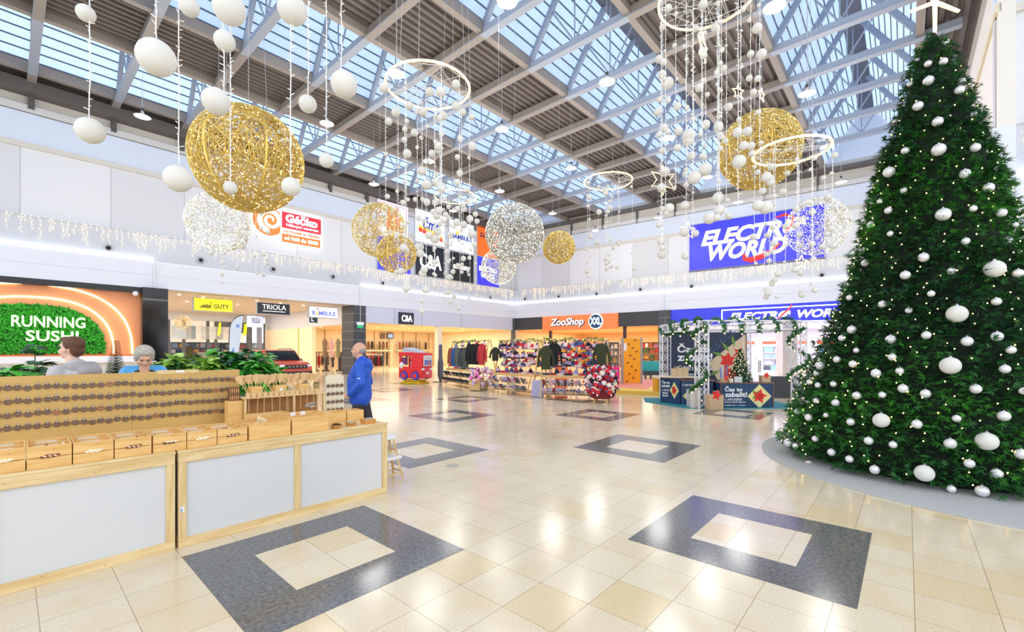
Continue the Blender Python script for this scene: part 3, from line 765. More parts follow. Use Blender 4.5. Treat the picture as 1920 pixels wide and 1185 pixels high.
# centre sign of the mall
x0, z1 = onA(474, 388, 0.1); 
cx_, cz_ = onA(504, 414, 0.1)
RR = (onA(535,414,0.1)[0]-cx_)
t = thing('mall_sign', 'round orange swirl sign with red Géčko label on the upper left wall', 'sign', MA)
Mr = T(cx_,0.14,cz_) @ RX(PI/2)
MB().lathe([(RR*1.0,-0.1),(RR*1.0,0.0)],40,M=Mr).build('white_disc', whiteL, t)
MB().lathe([(RR*0.92,0.0),(RR*0.92,0.03)],40,M=Mr).build('orange_disc', sign('mall_orange',(240,120,36),0.15), t)
pts = []; rr = []
for k in range(60):
    a = k/59*2.2*2*PI*0.8; r = RR*(0.12+0.62*k/59)
    pts.append((cx_+RR*0.12+r*math.cos(a-0.3), 0.08, cz_+RR*0.06+r*math.sin(a-0.3))); rr.append(0.05+0.12*k/59)
MB().tube(pts, rr, 5).build('swirl', whiteL, t)
def zrel(u, v): return onA(u, v, 0.05)
xa, za = zrel(529, 396); xe = zrel(602, 396)[0]; zb_ = zrel(529, 426)[1]
MB().box((xa-0.08,0.1,zb_-0.9),(xe+0.12,0.16,za+0.1)).build('white_board', whiteL, t)
MB().box((xa,0.05,zb_),(xe,0.10,za)).build('red_label', sign('label_red',(222,36,58),0.1), t)
text('lettering', 'Géčko', whiteL, t, inner((xa,zb_,xe,za),.08,.36,.9,.95), 0.05, 0.03, bold=0.05)
text('lettering', 'Nákupní centrum', whiteL, t, inner((xa,zb_,xe,za),.1,.08,.92,.3), 0.05, 0.03, bold=0.02)
text('lettering', 'od Pondělí do Neděle', sign('mall_orange',(240,120,36),0.15), t, (xa+0.1,zb_-0.27,xe-0.1,zb_-0.08), 0.1, 0.02, bold=0.03)
MB().box((xa,0.05,zb_-0.85),(xe-0.05,0.10,zb_-0.36)).build('orange_label', sign('mall_orange',(240,120,36),0.15), t)
text('lettering', 'od 9:00 do 20:00', whiteL, t, (xa+0.12,zb_-0.72,xe-0.2,zb_-0.48), 0.05, 0.03, bold=0.03)
# ---------------------------------------------------------------- icicle lights on the parapets
bulbm = glow('warm_bulb', (255,212,146), 3.0)
def octas(P, r):
    P = np.asarray(P, dtype=np.float32); n = len(P)
    r = np.full(n, r) if np.isscalar(r) else np.asarray(r)
    D = np.array([(1,0,0),(-1,0,0),(0,1,0),(0,-1,0),(0,0,1),(0,0,-1)], dtype=np.float32)
    V = (P[:, None, :]+D[None]*r[:, None, None]).reshape(-1, 3)
    f = np.array([(0,2,4),(2,1,4),(1,3,4),(3,0,4),(2,0,5),(1,2,5),(3,1,5),(0,3,5)])
    return V, (f[None]+np.arange(n)[:, None, None]*6).reshape(-1, 3)
def icicles(M0, x0, x1, label, dens=55, seed=1):
    r = random.Random(seed); t = thing('icicle_lights', label, 'icicle lights', M0, kind='stuff')
    P = []; n = int((x1-x0)*dens); wires = MB()
    x = x0
    while x < x1:
        x += r.uniform(0.10,0.30); L_ = r.choice((0.35,0.5,0.65,0.8,0.95,0.6))*r.uniform(0.8,1.15)
        k = int(L_/0.10)
        for j in range(k): P.append((x+r.uniform(-0.05,0.05), 0.07-r.uniform(0,0.05), ZP+0.02-j*0.10+r.uniform(-0.03,0.03)))
        wires.tube([(x,0.08,ZP+0.02),(x+r.uniform(-0.02,0.02),0.07,ZP-L_)],0.004,3,cap=False)
    sz = np.random.RandomState(seed).uniform(0.012,0.021,len(P))
    V, Fq = octas(P, sz); bigmesh('bulbs', V, Fq, bulbm, t); wires.build('wires', mat('white_wire',(228,228,228),0.5), t)
icicles(MA, -40, -0.3, 'warm white icicle lights hung along the left wall parapet', seed=1)
icicles(MBm, 0.3, 29.0, 'warm white icicle lights hung along the back wall parapet', seed=2)
icicles(MC, 0.1, 9.0, 'warm white icicle lights on the parapet right of the tree', seed=3)
# ---------------------------------------------------------------- lights inside the shops
area_light('clothes_shop_lamps', MA, ((xp1+xcr)/2,5.5,3.55), 13, 9, 460, (1.0,0.90,0.74))
area_light('corridor_lamps', MA, (-22,8,4.65), 8, 12, 260, (1.0,0.86,0.72))
area_light('pet_shop_lamps', MBm, (xz1/2,6,3.55), 12, 10, 420, (1.0,0.90,0.74))
area_light('electronics_lamps', MBm, ((xe0+30)/2,6,3.5), 12, 10, 850, (0.92,0.92,1.0))
area_light('sushi_lamps', MA, (-28,-1.6,4.3), 12, 0.8, 60, (1.0,0.85,0.7))
# ---------------------------------------------------------------- pine market counter
pineX = wood('pale_pine_rail', (232,208,158), (214,180,122), 3.0, 0)
pineZ = wood('pale_pine_post', (230,204,152), (212,178,118), 3.0, 2)
crateW = wood('honey_pine_crate', (236,196,128), (222,172,98), 4.0, 0)
ply = mat('golden_plywood', (204,168,100), 0.6, noise=(4,0.06))
wpanel = mat('white_counter_panel', (212,213,215), 0.25)
def v2(x, y): return Vector((x, y, 0))
oR = v2(-2.795,3.735); eR = v2(.676,.737).normalized(); fR = v2(-eR.y, eR.x)
eL = eR; fL = fR; oL = oR-eR*(1.975+0.022)-fR*0.004
ML, MR = frame(oL, eL, fL), frame(oR, eR, fR)
onL = lambda u, v, y=0.0: on(oL, eL, fL, u, v, y)
onR = lambda u, v, y=0.0: on(oR, eR, fR, u, v, y)
HT = 0.82
def counter(M, L_, label, mids, D=1.15):
    t = thing('market_counter', label, 'counter', M)
    MB().box((0,0,HT-0.105),(L_,0.045,HT-0.022)).build('top_rail', pineX, t, bev=0.003)
    MB().box((0,0,0.0),(L_,0.045,0.075)).build('bottom_rail', pineX, t, bev=0.003)
    for x in [0.0]+mids+[L_-0.058]:
        MB().box((x,0.0,0.0755),(x+0.058,0.045,HT-0.1055)).build('post', pineZ, t, bev=0.003)
        MB().box((x,D-0.045,0.0),(x+0.058,D,HT-0.022)).build('rear_post', pineZ, t)
    xs_ = [0.058]+sum([[m, m+0.058] for m in mids], [])+[L_-0.058]
    for i in range(0, len(xs_), 2):
        MB().box((xs_[i]-0.01,0.022,0.05),(xs_[i+1]+0.01,0.03,HT-0.08)).build('white_panel', wpanel, t)
    for x in (0.0, L_-0.03):
        MB().box((x+0.008,0.046,0.03),(x+0.022,D-0.05,HT-0.025)).build('side_panel', wpanel, t)
        MB().box((x,0.046,HT-0.1),(x+0.03,D-0.046,HT-0.022)).build('side_rail', pineX, t)
        MB().box((x,0.046,0),(x+0.03,D-0.046,0.075)).build('side_rail', pineX, t)
    MB().box((-0.004,-0.006,HT-0.0215),(L_+0.004,D+0.01,HT)).build('counter_top', pineX, t, bev=0.002)
    return t
LR = 1.985
cR = counter(MR, LR, 'pine-framed white market counter, the right one of the pair, nearest the open floor', [onR(553,900)[0]])
cL = counter(ML, 1.975, 'pine-framed white market counter, the left one cut by the picture edge', [0.93])
MB().box((0.012,-0.002,0.30),(0.042,0.0,0.345)).build('sticker', mat('white_sticker',(235,238,242),0.4), cR)
MB().box((0.016,-0.003,0.305),(0.026,-0.002,0.33)).build('sticker_print', mat('blue_print',(110,140,200),0.4), cR)
cardm = mat('white_card', (240,240,246), 0.4)
inkm = mat('grey_ink', (120,124,150), 0.5)
def crate(M, w, d, h, label, notch=True, divs=1, cards=2, group=None):
    t = thing('wooden_crate', label, 'crate', M, group)
    th = 0.009
    if notch:
        MB().box((0,0,0),(w,th,h*0.46)).build('lower_front_board', crateW, t, bev=0.0015)
        MB().box((0,0,h*0.49),(w,th,h)).build('upper_front_board', crateW, t, bev=0.0015)
    else:
        MB().box((0,0,0),(w,th,h)).build('front_board', crateW, t, bev=0.0015)
    MB().box((0,d-th,0),(w,d,h)).build('back_board', crateW, t)
    for x in (0, w-th): MB().box((x,th,0),(x+th,d-th,h)).build('side_board', crateW, t)
    MB().box((th,th,0.003),(w-th,d-th,0.009)).build('crate_floor', crateW, t)
    for k in range(divs):
        y = d*(k+1)/(divs+1)
        MB().box((th,y,0.01),(w-th,y+0.006,h-0.006)).build('divider', crateW, t)
    for k in range(cards):
        y = d*(k+1)/max(1,cards)-0.012 if cards > 1 else d-0.012
        c = MB().box((w*0.2,y-0.003,h-0.052),(w*0.72,y,h-0.022)).build('price_card', cardm, t)
        b = MB()
        xx = w*0.24
        while xx < w*0.66: b.box((xx,y-0.0035,h-0.041),(xx+0.012,y-0.003,h-0.034)); xx += 0.017
        b.build('price_writing', inkm, c)
    return t
def trinkets(M, w, d, h, seed, palette, label, n=26):
    r = random.Random(seed); b = MB()
    ms = [mat('trinket_%d_%d_%d' % c, c, 0.5) for c in palette]
    for i in range(n):
        b.cur = r.randrange(len(ms)); x, y = r.uniform(0.03,w-0.03), r.uniform(0.025,d-0.03); z = h*r.uniform(0.35,0.8)
        R_ = T(x,y,z) @ RZ(r.uniform(0,6)) @ RX(r.uniform(-.5,.5))
        k = r.randrange(3)
        if k == 0: b.lathe([(0.018,-0.003),(0.018,0.003)],10,M=R_)
        elif k == 1: b.box((-0.028,-0.006,-0.004),(0.028,0.006,0.004),R_)
        else: b.ball((0,0,0),0.012,6,5,M=None) if False else b.lathe([(0.004,-0.014),(0.013,0),(0.004,0.014)],8,M=R_)
    o = b.build('wooden_trinkets', ms, M=M); tag(o, label, 'trinkets', None, 'stuff')
CREAM = [(244,228,190),(232,206,160),(250,240,214)]; BROWN = [(120,60,40),(240,222,190),(150,92,60)]; DARKT = [(70,40,36),(200,160,110),(240,225,190)]
cols_ = [CREAM, BROWN, CREAM, BROWN, DARKT, CREAM, BROWN]
names_ = ['carved pale shapes','shell-like brown pieces','round cream pieces','dark and pale brown pieces','a dark cord handle','pale wooden pieces','small red-brown pieces']
ed = [-40, 50, 137, 215, 287, 351, 408, 465]
ordn = ['leftmost','second','third','fourth','fifth','sixth','seventh']
for i in range(7):
    F_, Mx = (onL, ML) if ed[i+1] <= 300 else (onR, MR)
    y0 = 0.035
    x0 = F_(ed[i], 800, y0)[0]; x1 = F_(ed[i+1], 800, y0)[0]
    if i == 3: x0 = onL(215,800,y0)[0]; x1 = onL(286,800,y0)[0]
    w = x1-x0-0.006
    hh = [0.165,0.16,0.155,0.15,0.145,0.14,0.135][i]
    w = x1-x0-0.006
    if i == 3: x1 += 0.0
    M_ = Mx @ T(x0, y0, HT+0.0005)
    crate(M_, w, 0.40, hh, 'small slotted pine crate, %s from the left, holding %s' % (ordn[i], names_[i]))
    trinkets(M_ @ T(0,0.012,0.01), w, 0.17, hh, 40+i, cols_[i], 'little heap of %s in the front half of the %s pine crate' % (names_[i], ordn[i]))
    trinkets(M_ @ T(0,0.21,0.01), w, 0.17, hh*0.8, 60+i, cols_[(i+1) % 7], 'heap of %s in the rear half of the %s pine crate' % (names_[(i+1) % 7], ordn[i]), 14)
    # things poking through the front slot
    b = MB(); ms = [mat('trinket_%d_%d_%d' % c, c, 0.5) for c in cols_[i]]
    for k in range(9):
        b.cur = k % len(ms); b.ball((w*(0.35+0.35*k/9),-0.006,hh*0.50+0.004*(k%3)),0.011,7,5,sc=(1.6,.8,.8))
    tag(b.build('sample_pieces', ms, M=M_), 'sample %s fixed along the front slot of the %s pine crate' % (names_[i], ordn[i]), 'samples', None, 'stuff')
for (u0, u1, h, lab) in ((467,546,0.15,'plain pine box with long wooden spoons, left of the two plain ones'),(548,617,0.165,'plain pine box with an orange wood grain, right of the two plain ones')):
    x0 = onR(u0,800,0.04)[0]; x1 = onR(u1,800,0.04)[0]
    M_ = MR @ T(x0,0.04,HT+0.0005)
    crate(M_, x1-x0-0.006, 0.38, h, lab, notch=False, divs=1, cards=0)
    if u0 == 467:
        for k in range(6):
            b = MB().tube([(0.02,0,0),(0.16,0,0.01)],[0.006,0.005],6).ball((0.18,0,0.012),0.022,8,6,sc=(1.4,.8,.4))
            tag(b.build('wooden_spoon', mat('spoon_wood',(238,214,170),0.5), M=M_ @ T(0.03+0.02*k,0.06+0.035*k,h*0.72+0.012*(k % 2)) @ RZ(0.5+0.12*k) @ RY(-0.12)), 'pale wooden spoon lying in the left plain pine box', 'spoon', 'spoons in the plain pine box')
    else:
        for k in range(2):
            tag(MB().box((0,0,0),(0.05,0.002,0.035)).build('price_card', cardm, M=M_ @ T(0.06+0.1*k,0.2,h*0.98)), 'small white price card standing in the right plain pine box', 'price card', 'cards in the plain pine box')
# rear row of crates on the right counter
for (u0,u1,yy,h,lab) in ((470,545,0.47,0.17,'rear pine crate behind the spoon box'),(548,604,0.50,0.14,'rear pine crate with a white card behind the orange-grained box'),(606,650,0.42,0.13,'square pine crate between the baskets and the rounded board'),(651,683,0.42,0.12,'end pine crate nearest the man in blue')):
    x0 = onR(u0,780,yy)[0]; x1 = onR(u1,780,yy)[0]
    if x1 > LR-0.01: x1 = LR-0.01
    crate(MR @ T(x0,yy,HT+0.0005), x1-x0-0.006, 0.2, h, lab, notch=False, divs=0, cards=1)
# woven trays
wick = mat('wicker', (196,138,72), 0.6, noise=(60,0.3))
for i,(u, yy, lab, c) in enumerate(((631,0.10,'round wicker tray with dark brown seeds, left one at the counter end',(60,44,38)),(658,0.15,'round wicker tray with mixed pale pieces, middle one at the counter end',(214,190,150)))):
    x = onR(u,795,yy)[0]
    t = thing('wicker_tray', lab, 'tray', MR @ T(x,yy,HT))
    MB().lathe([(0.0,0.003),(0.050,0.003),(0.062,0.03),(0.068,0.032),(0.066,0.036),(0.058,0.034),(0.046,0.008),(0.0,0.008)],24,cap=False).build('tray', wick, t, smooth=True)
    b = MB()
    for k in range(40):
        a, r = rnd.uniform(0,6.3), rnd.uniform(0,0.045); b.ball((r*math.cos(a),r*math.sin(a),0.022+rnd.uniform(0,0.018)),0.009,6,4)
    tag(b.build('seeds', mat('seed_%d' % i, c, 0.6, noise=(60,0.5)), M=MR @ T(x,yy,HT+0.004)), 'pile of %s in the %s wicker tray' % (('dark seeds','left') if i == 0 else ('pale wood chips','middle')), 'seeds', None, 'stuff')
x = onR(691,790,0.12)[0]; x = min(x, LR-0.09)
t = thing('wicker_basket', 'small square wicker basket with grey stones, at the right end of the counter', 'basket', MR @ T(x,0.13,HT))
MB().box((-0.065,-0.06,0.0),(0.065,-0.054,0.05)).box((-0.065,0.054,0),(0.065,0.06,0.05)).box((-0.065,-0.054,0),(-0.059,0.054,0.05)).box((0.059,-0.054,0),(0.065,0.054,0.05)).box((-0.06,-0.055,0.001),(0.06,0.055,0.006)).build('basket_body', wick, t)
for k,(dx,dy,s) in enumerate(((-0.025,0.0,0.028),(0.028,0.012,0.03),(0.0,0.035,0.024),(0.01,-0.03,0.022))):
    tag(MB().ball((0,0,0),s,10,8,sc=(1.2,1,.8)).build('stone', mat('pebble_grey',(170,160,146),0.5,noise=(30,0.2)), M=MR @ T(x+dx,0.13+dy,HT+0.04)), 'smooth grey stone in the wicker basket at the counter end', 'stone', 'stones in the wicker basket')
# ---------------------------------------------------------------- key ring board
sB = -5.6
nA = v2(exA.y, -exA.x)
def on_s(u, v, s):
    r = ray(u, v); t_ = s/(r.x*nA.x+r.y*nA.y); return Vector((r.x*t_, r.y*t_, H+r.z*t_))
pb0 = on_s(-60, 700, sB); pb1 = on_s(449, 693, sB)
MK = frame(v2(pb0.x, pb0.y), exA, eyA)
LB = (pb1-pb0); LB.z = 0; LB = LB.length
t = thing('key_ring_board', 'long golden plywood board covered with rows of key rings, standing on the counters', 'display board', MK)
MB().box((0,0,HT),(LB*0.52,0.012,1.445)).box((LB*0.52+0.002,0,HT),(LB,0.012,1.45)).build('plywood', ply, t)
MB().box((LB*0.62,-0.004,1.425),(LB*0.80,0.016,1.462)).build('clip_batten', pineX, t)
MB().box((LB*0.70,-0.006,1.436),(LB*0.735,-0.004,1.456)).build('label_card', cardm, t)
for x in (0.3, LB*0.5, LB-0.2): MB().beam((x,0.014,1.40),(x,0.16,HT+0.002),0.03,0.015).build('strut', pineX, t)
ringm = mat('steel_key_ring', (200,200,205), 0.2, 0.9)
fobm = mat('dark_walnut_fob', (70,42,34), 0.45, noise=(30,0.3)); fobr = mat('pale_fob_rim', (196,164,132), 0.5)
fobo = mat('reddish_fob', (150,78,46), 0.45, noise=(30,0.2))
def fob_proto(m, nm):
    k = bpy.data.objects.new('key_ring', None); k.empty_display_size = 0.02
    pts = [(0.0085*math.cos(a*PI/5),0,0.030+0.0085*math.sin(a*PI/5)) for a in range(10)]
    r_ = MB().tube(pts,0.0013,4,closed=True).mesh('split_ring', ringm)
    c_ = MB().tube([(0,0,0.034),(0,-0.002,0.014)],0.0024,4).mesh('chain', ringm)
    Mq = RX(PI/2)
    f_ = MB().lathe([(0.026,-0.003),(0.026,0.003)],16,M=Mq @ Matrix.Diagonal((1,.84,1,1))).mesh('wooden_fob', m)
    g = MB().tube([(0.021*math.cos(a*PI/8),-0.0036,0.0145*math.sin(a*PI/8)) for a in range(16)],0.0016,4,closed=True); g.box((-0.013,-0.0045,-0.002),(0.013,-0.003,0.002))
    g_ = g.mesh('burnt_rim', fobr)
    return r_, c_, f_, g_
protos = [fob_proto(fobm,'a'), fob_proto(fobo,'b')]
def key_ring(M, label, group, kind=0):
    t = thing('key_ring', label, 'key ring', M, group)
    r_, c_, f_, g_ = protos[kind]
    put('split_ring', r_, t); put('chain', c_, t); f = put('wooden_fob', f_, t); put('burnt_rim', g_, f)
    return t
k0 = key_ring(MK @ T(0.05,-0.008,1.355), 'dark oval wooden key ring in the top row of the plywood board', 'key rings, top row of the plywood board')
rows = [(1.345,'top'),(1.235,'second'),(1.122,'third'),(1.008,'bottom')]
ncol = int(LB/0.0575)
for ri,(z,nm) in enumerate(rows):
    for c in range(ncol):
        if ri == 0 and c == 0: k0.matrix_basis = MK @ T(0.035,-0.008,z); continue
        lab = 'dark oval wooden key ring in the %s row of the plywood board' % nm
        M_ = MK @ T(0.035+c*0.0575+rnd.uniform(-.003,.003),-0.008,z+rnd.uniform(-.006,.006)) @ RY(rnd.uniform(-.12,.12))
        if rnd.random() < 0.06: key_ring(M_, 'reddish oval wooden key ring in the %s row of the plywood board' % nm, 'reddish key rings, %s row of the plywood board' % nm, 1)
        else: copy_tree(k0, M_, lab, 'key rings, %s row of the plywood board' % nm)
# ---------------------------------------------------------------- two-tier wooden shelf with spatulas
sS = -5.28
p0 = on_s(458, 745, sS); p1 = on_s(608, 735, sS)
MS = frame(v2(p0.x,p0.y), exA, eyA); LS = (v2(p1.x,p1.y)-v2(p0.x,p0.y)).length
t = thing('wooden_shelf', 'low open pine shelf holding the cups of spatulas on the right counter', 'shelf', MS)
zt = 1.155
MB().box((-0.01,-0.02,zt-0.014),(LS+0.01,0.2,zt)).build('shelf_top', pineX, t, bev=0.002)
for x in (0.0, LS*0.58, LS-0.02): MB().box((x,-0.01,HT+0.001),(x+0.02,0.02,zt-0.0145)).box((x,0.16,HT+0.001),(x+0.02,0.19,zt-0.0145)).build('upright', pineZ, t)
MB().box((0.02,0.172,HT+0.02),(LS-0.02,0.18,zt-0.02)).build('back_panel', mat('brown_back_panel',(176,128,72),0.6,noise=(5,0.2)), t)
b = MB()
for k in range(11):
    x = 0.05+k*(LS-0.1)/10
    b.cyl((x+rnd.uniform(-.01,.01),-0.004,HT+0.16),(x+rnd.uniform(-.01,.01),-0.004,zt-0.014),0.004,n=6)
b.build('rods', mat('thin_rod',(214,180,130),0.5), t)
bark = mat('birch_bark', (150,138,120), 0.7, noise=(40,0.5))
b = MB()
for k in range(12): b.tube([(rnd.uniform(-.06,.0),rnd.uniform(-.02,.02),rnd.uniform(0,.05)),(rnd.uniform(.02,.09),rnd.uniform(-.02,.02),rnd.uniform(0,.06))],0.013,6)
tag(b.build('bark_bundle', bark, M=MS @ T(LS*0.78,-0.03,0.99)), 'bundle of short grey bark sticks hanging inside the pine shelf', 'bark bundle')
spat = wood('spatula_wood', (232,200,150), (212,172,118), 5, 2, knots=False)
for i, fx in enumerate((0.13, 0.42, 0.72)):
    cup = MB()
    w = 0.055
    cup.box((-w,-w+.02,0),(w,-w+.026,0.11)).box((-w,w-.006+.02,0),(w,w+.02,0.11)).box((-w,-w+.026,0),(-w+.006,w+.014,0.11)).box((w-.006,-w+.026,0),(w,w+.014,0.11)).box((-w,-w+.02,0),(w,w+.02,0.006))
    Mc = MS @ T(LS*fx+0.03,0.09,zt+0.0005)
    pos_ = ('left','middle','right')[i]
    tc_ = thing('utensil_box', 'square pine box full of spatulas, %s of three on the shelf' % pos_, 'utensil box', Mc)
    cup.build('box_body', crateW, tc_)
    if i == 1: MB().box((-0.018,-0.0375,0.05),(0.018,-0.035,0.078)).build('label', cardm, tc_)
    proto = None
    for k in range(9):
        a = (k-4)*0.085
        if proto is None:
            b = MB(); b.cyl((0,0,-0.02),(0,0,0.09),0.005,n=6); b.prism([(-.008,.08),(.008,.08),(.026,.12),(.03,.165),(.018,.185),(-.018,.185),(-.03,.165),(-.026,.12)],-0.003,0.003)
            me_s = b.mesh('spatula', spat); proto = me_s
        o = put('spatula', proto, None, Mc @ T(a*0.28, 0.02+0.012*((k*3) % 4-1.5), 0.06) @ RY(a*1.35) @ RX(0.15*((k % 3)-1)))
        tag(o, 'light wooden spatula standing in the %s pine box' % pos_, 'spatula', 'spatulas in the %s pine box' % pos_)
heart = [(-.0,-.02),(.018,-.02),(.022,.0),(.026,.02),(.016,.036),(.0,.028),(-.016,.036),(-.026,.02),(-.022,0),(-.018,-.02)]
me_h = MB().prism(heart,-0.005,0.005).mesh('carved_figure', spat)
for k in range(14):
    fx = 0.03+k*0.066
    if fx > 0.95: break
    tag(put('carved_figure', me_h, None, MS @ T(LS*fx+0.01,-0.003+0.006*(k % 2),zt+0.0205)), 'small flat carved wooden figure standing on the front edge of the pine shelf', 'wooden figure', 'carved figures on the shelf edge')
for k in range(2):
    t = thing('wooden_letter_block', 'dark slotted wooden block behind the key ring board, %s' % ('upper' if k else 'lower'), 'block', MS @ T(-0.07,0.10,1.16+0.075*k))
    MB().box((-0.05,-0.03,-0.03),(0.05,0.03,0.035)).build('block_body', mat('brown_block',(120,78,48),0.5), t)
    for j in range(5): MB().box((-0.042+j*0.018,-0.034,-0.02),(-0.034+j*0.018,-0.03,0.02)).build('slot_bar', mat('light_bar',(214,160,100),0.5), t)
tag(MB().box((-0.14,0.04,HT+0.001),(-0.0,0.15,1.128)).build('wooden_stand', crateW, M=MS), 'narrow pine stand under the slotted wooden blocks', 'stand')
# jar of moss green cylinders
t = thing('glass_jar', 'greenish jar with a brown lid right of the spatula boxes', 'jar', MS @ T(LS-0.05,0.10,zt+0.0005))
MB().lathe([(0.033,0),(0.035,0.01),(0.035,0.09),(0.028,0.1)],16).build('jar_body', mat('olive_jar',(150,140,84),0.3,noise=(20,0.3)), t)
MB().lathe([(0.034,0.1),(0.034,0.125)],16).build('lid', mat('brown_lid',(130,112,70),0.5), t)
# rounded white board with key rings
pR = on_s(628, 700, -5.62)
MW = frame(v2(pR.x,pR.y), exA, eyA)
t = thing('rounded_key_board', 'small white arch-topped board with hanging round pendants beside the man in blue', 'display board', MW)
hw_ = 0.125; zt2 = 1.345; pts = [(-hw_,HT+0.001),(hw_,HT+0.001)]
for k in range(9): a = k/8*PI/2; pts.append((hw_-0.05+0.05*math.cos(a), zt2-0.05+0.05*math.sin(a)))
for k in range(9): a = PI/2+k/8*PI/2; pts.append((-hw_+0.05+0.05*math.cos(a), zt2-0.05+0.05*math.sin(a)))
MB().prism(pts,0,0.012).build('board', mat('cream_board',(232,222,196),0.5,noise=(14,0.08)), t)
MB().beam((0,0.014,1.25),(0,0.15,HT+0.002),0.03,0.012).build('strut', pineX, t)
for r in range(4):
    for c in range(4):
        copy_tree(k0, MW @ T(-0.09+c*0.06,-0.008,1.20-r*0.105), 'dark round pendant hanging on the small white arch-topped board', 'pendants on the white arch-topped board')
# ---------------------------------------------------------------- stools at the counter end
def stool(M, label, hs, seat_r):
    t = thing('step_stool', label, 'stool', M)
    for sx in (-1,1):
        for sy in (-1,1):
            MB().beam((sx*seat_r*1.05,sy*seat_r*0.9,0),(sx*seat_r*0.6,sy*seat_r*0.55,hs),0.028,0.022).build('leg', pineZ, t)
    for sy in (-1,1): MB().beam((-seat_r*.93,sy*seat_r*.80,hs*.25),(seat_r*.93,sy*seat_r*.80,hs*.25),0.012,0.02).build('rung', pineX, t)
    for sx in (-1,1): MB().beam((sx*seat_r*.9,-seat_r*.78,hs*.35),(sx*seat_r*.9,seat_r*.78,hs*.35),0.012,0.02).build('rung', pineX, t)
    MB().box((-seat_r*1.0,-seat_r*0.8,hs),(seat_r*1.0,seat_r*0.8,hs+0.045)).build('padded_seat', mat('white_pad',(236,236,240),0.6), t, bev=0.015)
    return t
q = gnd(741, 899)
qq = v2(q.x,q.y)+fR*0.13
Ms = frame(qq+eR*0.0, eR, fR)
stool(Ms, 'small pine stool with a white padded seat at the counter end, lower one', 0.24, 0.125)
stool(Ms @ T(-0.03,0.0,0.2855), 'small pine stool with a white seat stacked on the lower stool', 0.22, 0.09)
# ---------------------------------------------------------------- big christmas tree
TC = v2(6.25,6.62)
PROF = [(0.0,1.86),(0.2,1.93),(0.8,1.76),(1.4,1.52),(2.1,1.24),(2.75,1.02),(3.45,0.85),(4.25,0.68),(5.0,0.46),(5.44,0.35),(6.07,0.17),(6.35,0.03)]
def prof(z):
    for (a, ra), (b, rb) in zip(PROF, PROF[1:]):
        if z <= b: return ra+(rb-ra)*(z-a)/(b-a)
    return 0.0
dsk = MB().lathe([(3.05,0),(3.05,0.012),(3.03,0.018),(0,0.018)],96,cap=False)
tag(dsk.build('round_tree_base', mat('grey_carpet',(176,178,178),0.7), M=T(6.97,6.2,0.0)), 'large flat round grey mat under the big christmas tree', 'mat')
tree = thing('christmas_tree', 'huge cone-shaped green christmas tree with lights at the right of the hall', 'christmas tree', T(TC.x,TC.y,0.018))
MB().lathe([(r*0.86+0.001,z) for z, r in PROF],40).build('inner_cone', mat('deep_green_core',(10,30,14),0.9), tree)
rs = np.random.RandomState(5)
N = 32000
zz = []
while len(zz) < N:
    z = rs.uniform(0.05,6.3); 
    if rs.uniform(0,1.95) < prof(z)+0.12: zz.append(z)
zz = np.array(zz); rr = np.array([prof(z) for z in zz])*rs.uniform(0.86,1.0,N)+rs.uniform(-0.05,0.05,N)+0.02*np.sin(zz*26)
th = rs.uniform(0,2*PI,N)
fold = 0.035*np.sin(th*9+zz*3)+0.03*np.sin(zz*13+2*np.sin(th*4))+0.03*np.sin(th*17-zz*9)
rr = rr+fold
P = np.stack([rr*np.cos(th), rr*np.sin(th), zz], 1)
out = np.stack([np.cos(th), np.sin(th), np.zeros(N)], 1); tan = np.stack([-np.sin(th), np.cos(th), np.zeros(N)], 1); up = np.array([0,0,1.0])
Vs = []; mi = []
scl = rs.uniform(0.6,1.0,N)[:, None]*np.where(zz > 5, 0.8, 1.0)[:, None]
dirn = out*rs.uniform(0.5,1.0,N)[:, None]+tan*rs.uniform(-0.8,0.8,N)[:, None]+up*rs.uniform(-0.55,0.35,N)[:, None]
dirn /= np.linalg.norm(dirn, axis=1)[:, None]
side = np.cross(dirn, up[None]+0.4*rs.normal(size=(N,3))); side /= np.linalg.norm(side, axis=1)[:, None]
nrm = np.cross(side, dirn)
quads = []
for k, (fa, ln) in enumerate([(-1.0,0.062),(-0.62,0.085),(-0.2,0.105),(0.2,0.105),(0.62,0.085),(1.0,0.062)]):
    jl = rs.uniform(0.8,1.2,N)[:, None]
    d = dirn*math.cos(fa)+side*math.sin(fa)+nrm*rs.uniform(-0.35,0.35,N)[:, None]
    wdir = -dirn*math.sin(fa)+side*math.cos(fa)
    L_ = ln*scl*jl; w = 0.0095*scl
    base = P+dirn*0.0
    quads.append(np.stack([base, base+d*L_*0.45+wdir*w, base+d*L_, base+d*L_*0.45-wdir*w], 1))
Q = np.concatenate(quads, 0)
nq = len(Q); V = Q.reshape(-1, 3); Fq = np.arange(nq*4).reshape(-1, 4)
band = (np.sin(P[:,2]*2.1+0.6*np.sin(th*3))+0.5*rs.normal(size=N))
m1 = np.where(band > 0.9, 1, np.where(band < -0.9, 2, 0)); mi = np.tile(m1, 6)
def needle(name, c, c2):
    m = mat(name, c, 0.55, noise=(5,0.35), spec=0.3); return m
bigmesh('foliage', V, Fq, [needle('fir_green',(40,90,42),0), needle('fir_fresh_green',(58,124,42),0), needle('fir_blue_green',(34,74,48),0)], tree, mi=mi)
def tree_hit(u, v, off=0.0):
    r = ray(u, v); s = 3.0
    best = None; bd = 9
    while s < 9.5:
        p = Vector((r.x*s, r.y*s, H+r.z*s)); d = math.hypot(p.x-TC.x, p.y-TC.y)-prof(max(0,p.z-0.018))-off
        if d <= 0: return p
        if d < bd: bd = d; best = p
        s += 0.01
    return best
